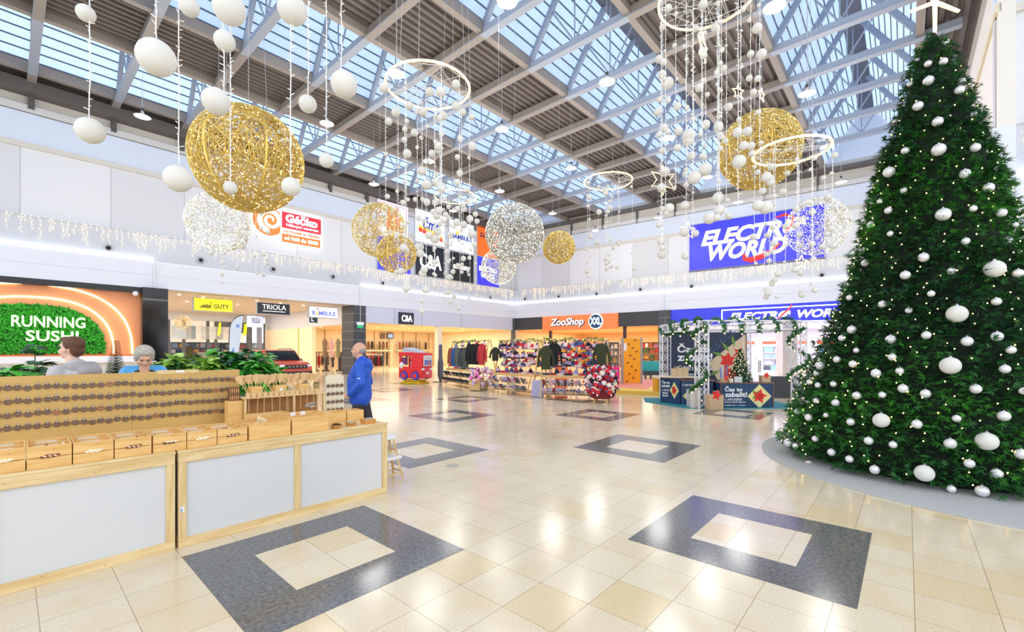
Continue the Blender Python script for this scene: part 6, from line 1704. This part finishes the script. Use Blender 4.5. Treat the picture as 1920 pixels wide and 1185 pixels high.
WP = [(214,60,40),(240,170,60),(180,90,50),(250,220,180),(90,110,60),(200,120,160),(120,70,40),(236,232,224)]
gondola(T((1140-CX)*21.6/F,21.6,0.14),0.55,1.95,6,'narrow white shelf of pet goods left of the climbing panel','narrow pet shop shelf',None,11) if False else gondola(T((1140-CX)*21.6/F,21.6,0.14),0.55,1.95,6,'narrow white shelf of pet goods left of the climbing panel','narrow pet shop shelf',WP,11)
for k,(x, lab) in enumerate(((0.8,'first'),(4.2,'second'),(7.6,'third'),(11.0,'fourth'))):
    gondola(MBm @ T(x,7.0,0),2.3,2.3,5,'%s long shelf from the left inside the orange pet shop' % lab,'%s pet shop shelf' % lab,WP,20+k,fm=mat('shelf_wood',(230,190,140),0.5))
gondola(MBm @ T(xz1-2.9,3.0,0),2.4,2.4,5,'front right shelf inside the pet shop behind the teal bench','front right pet shop shelf',WP,30,fm=mat('shelf_wood',(230,190,140),0.5))
tag(MB().lathe([(0.16,0),(0.18,0.05),(0.16,0.75),(0.14,0.8)],16).build('pink_bin', mat('hot_pink',(240,30,130),0.4), M=T((1154-CX)*20.2/F,20.2,0.141)), 'bright pink tall bin left of the climbing panel', 'bin')
tag(MB().box((-0.28,-0.02,0),(0.28,0.02,1.25)).build('orange_board', mat('orange_board',(250,120,60),0.5), M=T((1052-CX)*19.5/F,19.5,0.0)), 'orange board seen through the right stall', 'board')
# ---------------------------------------------------------------- clothes shop interior
GC = [((60,50,48),'dark brown'),((90,88,92),'grey'),((34,32,36),'black'),((170,50,48),'red'),((120,90,70),'tan'),((150,60,70),'wine red')]
GM = [sweater_me(c, 0.22, 0.75, 0.6, 'garment') for c, _ in GC]; GT = [sweater_me(c, 0.2, 1.3, 0.7, 'coat') for c, _ in GC]
def rail(M, w, h, label, gm, grp, seed, step=0.33):
    r = random.Random(seed)
    t = thing('clothes_rail', label, 'clothes rail', M)
    MB().cyl((0,0,h),(w,0,h),0.02,n=6).build('rail_bar', mat('hanger_metal',(180,180,180),0.3,0.6), t)
    for x in (0,w): MB().cyl((x,0,0),(x,0,h),0.02,n=6).build('upright', mat('hanger_metal',(180,180,180),0.3,0.6), t)
    x = 0.25
    while x < w-0.15:
        i = r.randrange(6)
        if r.random() < 0.78: item('garment', gm[i], M @ T(x,0,h-0.14) @ RZ(r.uniform(0.5,1.3)), 'garment hanging on the %s' % grp, 'garment', 'garments on the %s' % grp)
        x += step
    return t
wI = xcr-xp0
for k in range(3):
    x = xp0+1.4+k*4.9
    struct(MB().box((x,11.3,1.62),(x+4.3,11.9,1.70)).build('trim_shop_shelf', mat('shop_shelf_pale',(250,230,196),0.5), M=MA))
    rail(MA @ T(x+0.1,11.4,1.70),4.0,0.98,'upper wall rail %s inside the clothes shop' % ('on the left','in the middle','on the right')[k],GM,'%s upper wall rail' % ('left','middle','right')[k],40+k,0.42)
    rail(MA @ T(x+0.1,11.4,0.0),4.0,1.58,'lower wall rail %s inside the clothes shop' % ('on the left','in the middle','on the right')[k],GT,'%s lower wall rail' % ('left','middle','right')[k],50+k,0.42)
for k,(x,y) in enumerate(((xp1+1.5,3.0),(xp1+2.6,5.5),(xp1+7.5,4.0),(xp0+1.2,3.2),(xp0+1.0,7.5))):
    rail(MA @ T(x,y,0) @ RZ(0.2*k-0.3),1.6,1.35,'free-standing clothes rail %s in the clothes shop' % ('by the pillar','behind the pillar rail','right of the toy truck','left of the pillar','deep left')[k],GM,'free-standing rail %s' % ('by the pillar','behind the pillar','right of the truck','left of the pillar','deep left')[k],60+k,0.2)
# mannequins and portal frames left of the pillar
for k,(u,Y,c) in enumerate(((609,33,(150,120,90)),(622,34,(236,190,190)),(634,33,(160,150,110)))):
    p = gnd(u,657.5+1388/Y); 
    t = thing('mannequin', '%s torso mannequin hanging above the corridor entrance of the clothes shop' % ('brown','pink','olive')[k], 'mannequin', T(p.x,p.y,0) )
    MB().lathe([(0.12,1.15),(0.17,1.5),(0.15,1.9),(0.19,2.25),(0.14,2.45),(0.05,2.5),(0.05,2.6)],14).build('torso', mat('torso_%d'%k,c,0.7), t)
    MB().cyl((0,0,0.03),(0,0,1.2),0.02,n=6).build('stand_pole', mat('hanger_metal',(180,180,180),0.3,0.6), t); MB().lathe([(0.2,0),(0.2,0.03)],16).build('stand_foot', mat('hanger_metal',(180,180,180),0.3,0.6), t)
for k,u in enumerate((590,611,637)):
    p = gnd(u,696)
    t = thing('security_gate', 'dark anti-theft gate at the corridor entrance of the clothes shop, %s' % ('leftmost','middle','rightmost')[k], 'security gate', T(p.x,p.y,0))
    MB().box((-0.30,-0.05,0),(0.30,0.05,0.12)).build('foot', mat('dark_gate',(56,46,44),0.5), t); MB().box((-0.15,-0.03,0.12),(0.15,0.03,1.55)).build('gate_panel', mat('dark_gate',(56,46,44),0.5), t)
t = thing('wall_screen', 'small framed grey screen on the clothes shop back wall', 'screen', MA @ T(onA(731,630,11.9)[0],11.85,onA(731,630,11.9)[1]))
MB().box((-0.38,-0.05,-0.28),(0.38,0.05,0.28)).build('screen_frame', mat('screen_dark',(84,84,92),0.4), t); MB().box((-0.28,-0.06,-0.2),(0.28,-0.05,0.2)).build('screen_glass', glow('screen_glow',(190,200,222),0.5), t)
tag(MB().box((-0.25,-0.03,-0.28),(0.25,0.03,0.28)).build('picture', mat('brown_picture',(120,100,90),0.5), M=MA @ T(onA(717,630,11.9)[0],11.85,onA(717,630,11.9)[1])), 'dark brown picture beside the grey screen in the clothes shop', 'picture')
cl = glow('warm_spot', (255,236,196), 5.0); c0 = None
for k in range(15):
    x = xp1+0.8+(k % 5)*3.1; y = 1.2+(k//5)*3.6
    if x > xcr-0.5: continue
    M_ = MA @ T(x,y,3.58)
    if c0 is None:
        c0 = thing('ceiling_spot', 'round warm spotlight in the clothes shop ceiling', 'spotlight', M_, 'spotlights in the clothes shop ceiling'); MB().lathe([(0.0,0),(0.10,0),(0.10,0.03)],14).build('lamp_disc', cl, c0); MB().lathe([(0.10,-0.01),(0.14,-0.01),(0.14,0.035)],14,cap=False).build('trim_ring', mat('lamp_housing',(210,212,214),0.3,0.3), c0)
    else: copy_tree(c0, M_)
for k in range(12):
    copy_tree(c0, MA @ T(onA(330+(k % 6)*48,560,2.5)[0],1.8+(k//6)*3.4+0.4*(k%3),ZB-0.04), 'round recessed downlight in the beige corridor ceiling', 'downlights in the corridor ceiling')
CP = [(120,160,210),(236,238,244),(210,90,90),(160,190,220),(240,200,120),(90,110,150),(200,210,220)]
for k,(u,lab) in enumerate(((320,'leftmost'),(352,'second'),(383,'third'),(411,'fourth'),(440,'rightmost'))):
    gondola(MA @ T(onA(u,650,yb+2.5)[0],yb+2.5,0),2.6,2.4,5,'%s tall shelf in the far bright corridor shop' % lab,'%s far corridor shelf' % lab,CP,90+k,fm=mat('corridor_shelf',(222,228,238),0.4))
for k,u in enumerate((322,349,377,404)):
    x = onA(u,650,yb-0.1)[0]
    tag(MB().box((x,yb-0.12,2.6),(x+1.6,yb-0.06,3.7)).build('shop_poster', mat('far_poster_%d'%k,[(196,214,240),(232,238,246),(214,226,244),(238,232,222)][k],0.5,noise=(2.5,0.15)), M=MA), '%s pale poster over the far corridor shop windows' % ('leftmost','second','third','rightmost')[k], 'poster')
# ---------------------------------------------------------------- electronics shop interior
EP = [(60,70,90),(230,232,240),(120,170,220),(220,230,120),(90,90,100),(200,60,60),(160,160,220)]
for k,(x,lab) in enumerate(((xe0+1.2,'first'),(xe0+5.0,'second'),(xe0+8.8,'third'),(xe0+12.6,'fourth'))):
    gondola(MBm @ T(x,8.5,0),3.0,2.0,4,'%s white product wall from the left in the electronics shop' % lab,'%s electronics shelf' % lab,EP,70+k,fm=mat('electro_white',(232,232,244),0.35))
    o = MB().box((x,8.3,2.2),(x+3.2,8.4,2.45)).build('header_sign', sign('red_header',(226,70,50),0.3), M=MBm); tag(o, 'red header strip over the %s white product wall' % lab, 'sign')
for k,(x,y) in enumerate(((xe0+3.2,4.0),(xe0+7.0,4.4),(xe0+10.5,4.0))):
    t = thing('display_table', '%s display table inside the electronics shop' % ('left','middle','right')[k], 'table', MBm @ T(x,y,0))
    MB().box((0,0,0.92),(2.2,0.9,0.98)).build('table_top', mat('table_oak',(220,206,180),0.4), t)
    for a,b_ in ((0.05,0.05),(2.1,0.05),(0.05,0.8),(2.1,0.8)): MB().box((a,b_,0),(a+0.06,b_+0.06,0.92)).build('leg', mat('dark_gate',(56,46,44),0.5), t)
    for j in range(4):
        s_ = thing('monitor', 'monitor standing on the %s display table in the electronics shop' % ('left','middle','right')[k], 'monitor', MBm @ T(x+0.3+j*0.52,y+0.4,0.981), 'monitors on the %s display table' % ('left','middle','right')[k])
        MB().box((-0.2,-0.015,0.12),(0.2,0.015,0.42)).build('screen_case', mat('screen_dark',(84,84,92),0.4), s_); MB().box((-0.18,-0.02,0.14),(0.18,-0.016,0.40)).build('screen_glass', glow('screen_blue',(200,220,255),1.0), s_); MB().box((-0.1,-0.06,0),(0.1,0.06,0.01)).box((-0.02,-0.01,0.01),(0.02,0.01,0.14)).build('foot', mat('screen_dark',(84,84,92),0.4), s_)
ps_ = MBm @ Vector((onB(1475,650,1.0)[0],1.0,0))
struct(MB().box((-0.50,-0.40,0),(0.50,0.40,3.6)).build('wall_steel_column', mat('brushed_steel',(196,190,182),0.3,0.7,noise=(3,0.1)), M=T(ps_.x,ps_.y,0)))
tag(MB().box((-0.55,-0.2,0.02),(0.55,0.2,0.75)).build('dark_cabinet', mat('dark_cabinet',(58,62,68),0.5), M=T((1476-CX)*15.6/F,15.8,0)), 'low dark grey cabinet at the foot of the steel column', 'cabinet')
# ---------------------------------------------------------------- gift wrapping stand inside the aluminium truss cube
alu = mat('aluminium_truss', (232,232,238), 0.35, 0.1)
cube = thing('truss_frame', 'square aluminium lattice frame around the gift wrapping stand', 'truss frame', I4)
def tower(x, y, z0, z1, s=0.27):
    b = MB(); h = s/2
    for sx in (-h,h):
        for sy in (-h,h): b.cyl((x+sx,y+sy,z0),(x+sx,y+sy,z1),0.022,n=8)
    n = max(1,int((z1-z0)/0.3)); st = (z1-z0)/n
    for k in range(n):
        za, zb2 = z0+k*st, z0+(k+1)*st
        for (ax,ay,bx_,by_) in ((-h,-h,h,-h),(-h,h,h,h),(-h,-h,-h,h),(h,-h,h,h)):
            b.tube([(x+ax,y+ay,za),(x+bx_,y+by_,zb2)],0.009,5); b.tube([(x+bx_,y+by_,za),(x+ax,y+ay,zb2)],0.009,5)
    b.build('lattice_post', alu, cube)
def lattice(p, q, s=0.25):
    p, q = Vector(p), Vector(q); d = (q-p); L_ = d.length; d.normalize(); sd = d.cross(Vector((0,0,1))); h = s/2; b = MB(); U = Vector((0,0,1))
    cs = [(sd*a+U*c_) for a in (-h,h) for c_ in (-h,h)]
    for c in cs: b.cyl(p+c,q+c,0.022,n=8)
    n = max(1,int(L_/0.3)); 
    for k in range(n):
        a0, a1 = p+d*L_*k/n, p+d*L_*(k+1)/n
        for (i,j) in ((0,1),(2,3),(0,2),(1,3)): b.tube([a0+cs[i],a1+cs[j]],0.009,5)
    b.build('lattice_beam', alu, cube)
X0,X1,Y0,Y1,ZC = 5.47,8.27,12.85,15.2,2.42
X0b, X1b = 5.22, 7.93
tower(X0,Y0,0,2.53); tower(X1,Y0,0,2.53); tower(X0b,Y1,0,2.53); tower(X1b,Y1,0,2.53)
lattice((X0,Y0,ZC-.03),(X1,Y0,ZC-.03)); lattice((X0b,Y1,ZC-.03),(X1b,Y1,ZC-.03)); lattice((X0,Y0,ZC-.03),(X0b,Y1,ZC-.03)); lattice((X1,Y0,ZC-.03),(X1b,Y1,ZC-.03))
# teal carpet
tag(MB().plate([(5.0,12.75),(8.5,12.75),(8.6,15.6),(4.6,15.6),(4.3,14.4)],0.0,0.012).build('teal_carpet', mat('teal_carpet',(30,130,146),0.8)), 'teal carpet under the gift wrapping stand', 'carpet')
navy = mat('banner_navy', (44,54,78), 0.6); deep = mat('deep_blue_print', (22,56,92), 0.5, noise=(4,0.4)); kraft = mat('kraft_paper', (226,200,168), 0.7); cream_d = mat('cream_diamond', (234,224,160), 0.6)
poin = mat('poinsettia_red', (232,46,34), 0.6); leafp = mat('poster_leaf', (110,150,60), 0.6)
def star_poly(cx, cz, r, n=6, inner_=0.45, rot=0.0, sx=1.0):
    return [(cx+sx*(r if k % 2 == 0 else r*inner_)*math.sin(rot+k*PI/n), cz+(r if k % 2 == 0 else r*inner_)*math.cos(rot+k*PI/n)) for k in range(2*n)]
def poinsettia(t, cx, cz, R_, y, sx=1.0, rot=0.2):
    MB().prism([(cx-R_*1.55*sx,cz),(cx,cz-R_*1.55),(cx+R_*1.55*sx,cz),(cx,cz+R_*1.55)],y-0.004,y).build('cream_diamond', cream_d, t)
    MB().prism(star_poly(cx-R_*.35*sx,cz+R_*.25,R_*0.9,4,0.35,0.7,sx),y-0.006,y-0.004).build('green_leaves', leafp, t)
    MB().prism(star_poly(cx,cz,R_,5,0.48,rot,sx),y-0.010,y-0.006).build('red_flower', poin, t)
    MB().prism(star_poly(cx,cz,R_*0.62,5,0.45,rot+0.6,sx),y-0.013,y-0.010).build('red_flower', mat('poinsettia_dark',(200,30,26),0.6), t)
wprint = mat('white_print', (242,244,248), 0.5)
# big rear banner
Yb_ = 15.05; bx0, bx1 = (1254-CX)*Yb_/F, (1400-CX)*Yb_/F
t = thing('fabric_banner', 'big navy banner reading Čas to zabalit at the back of the truss frame', 'banner', T(0,Yb_,0))
MB().box((bx0,0,0.55),(bx1,0.02,2.28)).build('banner_cloth', navy, t)
ux = lambda u: (u-CX)*Yb_/F; vz = lambda v: H+(CY-v)*Yb_/F
text('lettering','Čas to',wprint,t,(ux(1270),vz(661),ux(1331),vz(644)),0,0.004,bold=0.03)
text('lettering','zabalit!',wprint,t,(ux(1270),vz(677),ux(1336),vz(662)),0,0.004,bold=0.03)
text('lettering','1.-24/12/2023',wprint,t,(ux(1270),vz(695),ux(1334),vz(687)),0,0.004,bold=0.02)
text('lettering','balení dárků',wprint,t,(ux(1280),vz(704),ux(1332),vz(698)),0,0.004,bold=0.02)
MB().prism([(ux(1328),vz(680)),(ux(1398),vz(626)),(ux(1399),vz(700)),(ux(1370),vz(716)),(ux(1345),vz(712))],-0.004,0).build('kraft_corner', kraft, t)
for k,(u,v,a) in enumerate(((1352,664,-1.2),(1362,655,-0.7),(1372,646,-0.25),(1345,690,-2.0),(1358,700,-2.5))):
    L_ = 0.42; c, s_ = math.sin(a), math.cos(a); x, z = ux(u)+0.1, vz(v)-0.08
    MB().prism([(x,z),(x+c*L_*.5-s_*.06,z+s_*L_*.5+c*.06),(x+c*L_,z+s_*L_),(x+c*L_*.5+s_*.06,z+s_*L_*.5-c*.06)],-0.007,-0.004).build('palm_leaf', leafp, t)
for k in range(5):
    u, v = 1334+k*9, 660-k*8
    for sg in (-1,1): MB().prism([(ux(u),vz(v)),(ux(u+2+sg*5),vz(v-4+sg*3)),(ux(u+6+sg*3),vz(v-10+sg*2))],-0.003,0).build('blue_twig', mat('twig_blue',(56,84,120),0.6), t)
MB().prism(star_poly(ux(1364),vz(676),0.28,6,0.6,0.1),-0.012,-0.007).build('red_flower', poin, t)
MB().prism(star_poly(ux(1371),vz(700),0.24,6,0.6,0.4),-0.012,-0.007).build('red_flower', poin, t)
MB().prism(star_poly(ux(1385),vz(662),0.22,5,0.4,0.5),-0.012,-0.007).build('red_flower', poin, t)
# front desk
Yd = 12.98; dx0, dx1 = (1352-CX)*Yd/F, (1449-CX)*Yd/F; dz = 0.70
ud = lambda u: (u-CX)*Yd/F; vd = lambda v: H+(CY-v)*Yd/F
t = thing('wrapping_desk', 'blue gift wrapping desk with poinsettia print and white lettering, right one of two', 'desk', T(0,Yd,0))
MB().box((dx0,0,0.02),(dx1,0.65,dz)).build('desk_body', deep, t)
MB().box((dx0-0.03,-0.02,dz),(dx1+0.03,0.67,dz+0.03)).build('desk_top', mat('walnut_top',(112,78,66),0.4), t)
for x in (dx0-0.02,dx1-0.0): MB().box((x,-0.012,0.0),(x+0.03,0.0,dz)).build('edge_strip', mat('walnut_top',(112,78,66),0.4), t)
text('lettering','Čas to',wprint,t,(ud(1359),vd(734),ud(1392),vd(724)),0,0.004,bold=0.03)
text('lettering','zabalit!',wprint,t,(ud(1359),vd(744.5),ud(1401),vd(735)),0,0.004,bold=0.03)
text('lettering','1.-24/12/2023',wprint,t,(ud(1359),vd(751),ud(1391),vd(747)),0,0.004,bold=0.02)
text('lettering','Balení dárků zdarma',wprint,t,(ud(1359),vd(755),ud(1398),vd(752)),0,0.004,bold=0.02)
text('lettering','každý den v centru',wprint,t,(ud(1359),vd(762),ud(1398),vd(758)),0,0.004)
poinsettia(t, ud(1424), vd(743), 0.225, 0.0)
# left angled desk (two faces)
def face_desk(pa, pb, dep, label, txt_, mirrored=False, dzz=0.74):
    pa, pb = v2(*pa), v2(*pb); ex = (pb-pa).normalized(); ey = v2(-ex.y, ex.x); M = frame(pa, ex, ey); L_ = (pb-pa).length
    t = thing('wrapping_desk', label, 'desk', M)
    MB().box((0,0,0.02),(L_,dep,dzz)).build('desk_body', deep, t)
    MB().box((-0.02,-0.03,dzz),(L_+0.02,dep+0.02,dzz+0.03)).build('desk_top', mat('walnut_top',(112,78,66),0.4), t)
    return t, L_
t, L_ = face_desk((4.78,14.35),(5.18,13.75),0.5,'narrow left desk section with a cut-off poinsettia diamond','',False,0.78)
text('lettering','Čas to\nzabalit!',wprint,t,(0.04,0.5,0.35,0.72),0,0.004,bold=0.03); text('lettering','1.-24/12\nbalení\ndárků',wprint,t,(0.04,0.2,0.33,0.44),0,0.004,bold=0.02)
poinsettia(t, L_*0.72, 0.42, 0.17, -0.001, 0.62)
t, L_ = face_desk((5.2,13.72),(6.0,13.30),0.5,'middle desk section behind the front lattice post with paper bags before it','',False,0.74)
text('lettering','1.-24/12/2023',wprint,t,(0.05,0.58,0.45,0.64),0,0.004,bold=0.02); poinsettia(t, 0.28, 0.27, 0.15, 0.0)
t = thing('counter_board', 'long pale board lying on the left desk sections', 'board', T(4.72,14.15,0.812) @ RZ(-0.35))
MB().box((-0.25,-0.1,0),(1.25,0.45,0.04)).build('board_top', mat('pale_board',(222,206,186),0.5), t)
bag_me = None
def gift_bag(x, y, z, s, h, label, c=(206,176,140), red_=False):
    t = thing('gift_bag', label, 'gift bag', T(x,y,z) @ RZ(0.1))
    MB().prism([(-s,0),(s,0),(s*1.05,h),(-s*1.05,h)],-s*.6,s*.6).build('bag_body', mat('bag_%d_%d_%d' % c, c, 0.8), t)
    MB().tube([(-s*.5,-s*.5,h),(-s*.4,-s*.5,h*1.25),(s*.4,-s*.5,h*1.25),(s*.5,-s*.5,h)],0.008,5).build('handle', mat('handle_cream',(236,220,190),0.7), t)
    if red_: MB().prism(star_poly(0,h*0.98,s*0.8,5,0.5,0.3),-s*.62,-s*.5).build('red_bow', poin, t)
gift_bag((1337-CX)*12.7/F,12.62,0,0.20,0.42,'brown paper bag with a red bow left of the right desk',red_=True)
gift_bag((1301-CX)*13.0/F,12.9,0,0.13,0.50,'tall striped paper bag at the front lattice post',(214,206,200))
gift_bag((1292-CX)*13.4/F,13.2,0,0.12,0.52,'white striped tall bag behind the tall paper bag',(190,190,196))
for k,u in enumerate((1263,1272,1282)): gift_bag((u-CX)*14.3/F,14.2,0.853,0.085,0.24+0.02*(k % 2),'small brown paper bag on the left board, %s of three' % ('left','middle','right')[k],(206,182,146))
gift_bag((1359-CX)*13.2/F,13.2,0.73,0.12,0.12,'flat kraft gift box with red ribbon on the right desk',red_=True)
gift_bag((1434-CX)*13.2/F,13.2,0.73,0.13,0.20,'kraft gift bag with red bow at the right end of the desk',(208,178,146),True)
tag(MB().box((-0.11,-0.02,0),(0.11,0.02,0.17)).build('card_holder', mat('card_holder',(200,214,216),0.4,noise=(20,0.3)), M=T((1384-CX)*13.05/F,13.05,0.73)), 'pale printed card holder on the right desk before the little tree', 'card holder')
tag(MB().lathe([(0.045,0),(0.05,0.01),(0.05,0.11)],14).build('white_candle', mat('white_candle',(240,238,230),0.5), M=T((1371-CX)*13.05/F,13.05,0.73)), 'short white candle on the right desk', 'candle')
for k in range(4):
    tag(MB().cyl((0,0,0),(0.02*k-0.03,0,0.42+0.03*k),0.022,n=8).build('wrapping_roll', mat('roll_%d'%k,[(120,150,210),(232,226,230),(200,60,70),(150,120,190)][k],0.5), M=T((1359-CX)*13.45/F+0.05*k-0.08,13.5,0.731)), '%s wrapping paper roll standing on the right desk' % ('blue','white','red','violet')[k], 'paper roll')
# small tree on desk
sx_, sy_ = (1388-CX)*13.4/F, 13.4
t = thing('small_christmas_tree', 'small decorated green christmas tree standing on the right wrapping desk', 'christmas tree', T(sx_,sy_,0.731))
V, Fq = [], []; r = random.Random(3)
for k in range(900):
    z = 0.06+0.92*(k/900); rd = 0.36*(1-z/1.0)+0.02; a = k*2.399
    c = Vector((rd*0.55*math.cos(a),rd*0.55*math.sin(a),z)); leaf_verts(V,Fq,c,Vector((math.cos(a),math.sin(a),r.uniform(-.5,.3))).normalized(),Vector((r.uniform(-.3,.3),r.uniform(-.3,.3),1)).normalized(),rd*0.5+0.04,0.018,0.2)
bigmesh('foliage',[tuple(v) for v in V],Fq,mat('small_tree_green',(34,84,48),0.6,noise=(9,0.4)),t)
MB().cyl((0,0,0),(0,0,0.3),0.03,n=8).build('trunk', mat('trunk_brown',(90,64,44),0.8), t); MB().lathe([(0.12,0),(0.12,0.02)],16).build('tree_foot', mat('trunk_brown',(90,64,44),0.8), t)
V, Fq = octas([(( 0.34*(1-z)+0.03)*math.cos(a),(0.34*(1-z)+0.03)*math.sin(a),z) for z, a in [(0.08+0.85*k/45,k*2.399) for k in range(45)]],0.014); bigmesh('bulbs',V,Fq,bulbm,t)
for k in range(16):
    z = 0.1+0.8*k/16; a = k*2.1; rd = 0.34*(1-z)+0.05
    MB().ball((rd*math.cos(a),rd*math.sin(a),z),0.024,8,6).build('tiny_bauble', glossw, t)
# fir garlands wound on the truss
def wind(p, q, turns, label, seed, rad=0.20, n=260):
    r = random.Random(seed); p, q = Vector(p), Vector(q); d = q-p; dn = d.normalized()
    a1 = dn.cross(Vector((0.1,0.2,1)) if abs(dn.z) < 0.9 else Vector((1,0,0))).normalized(); a2 = dn.cross(a1)
    t = thing('fir_garland', label, 'garland', T(*p)); V, Fq, B = [], [], []
    for k in range(n):
        s_ = k/n; a = s_*turns*2*PI; c = d*s_+(a1*math.cos(a)+a2*math.sin(a))*rad
        for j in range(4):
            d2 = Vector((r.uniform(-1,1),r.uniform(-1,1),r.uniform(-1,.6))).normalized(); leaf_verts(V,Fq,c,d2,Vector((d2.y,-d2.z,d2.x+.3)).normalized(),r.uniform(.07,.12),0.016,0.0)
        if k % 14 == 0: B.append(tuple(c+Vector((0,0,-0.1))))
    bigmesh('sprigs',[tuple(v) for v in V],Fq,mat('truss_garland_green',(40,100,52),0.6,noise=(9,0.4)),t)
    V, Fq = octas(B,0.028); bigmesh('bulbs',V,Fq,glow('garland_bulb',(255,220,150),2.0),t)
wind((X0,Y0,ZC),(X1,Y0,ZC),5.5,'green garland wound round the front top beam of the truss frame',1)
wind((X0b,Y1,ZC),(X0,Y0,ZC),3,'green garland wound round the left top beam of the truss frame',2)
wind((X0-0.25,Y0,1.75),(X0,Y0,0.25),1.6,'green garland winding down the front left lattice post',3,0.24,200)
wind((X1,Y0,2.3),(X1,Y0,0.75),1.5,'green garland winding down the front right lattice post',4,0.24,200)
wind((X0-0.05,Y0,2.35),(X0,Y0,1.8),0.8,'short green garland end at the top of the front left lattice post',5,0.2,70)
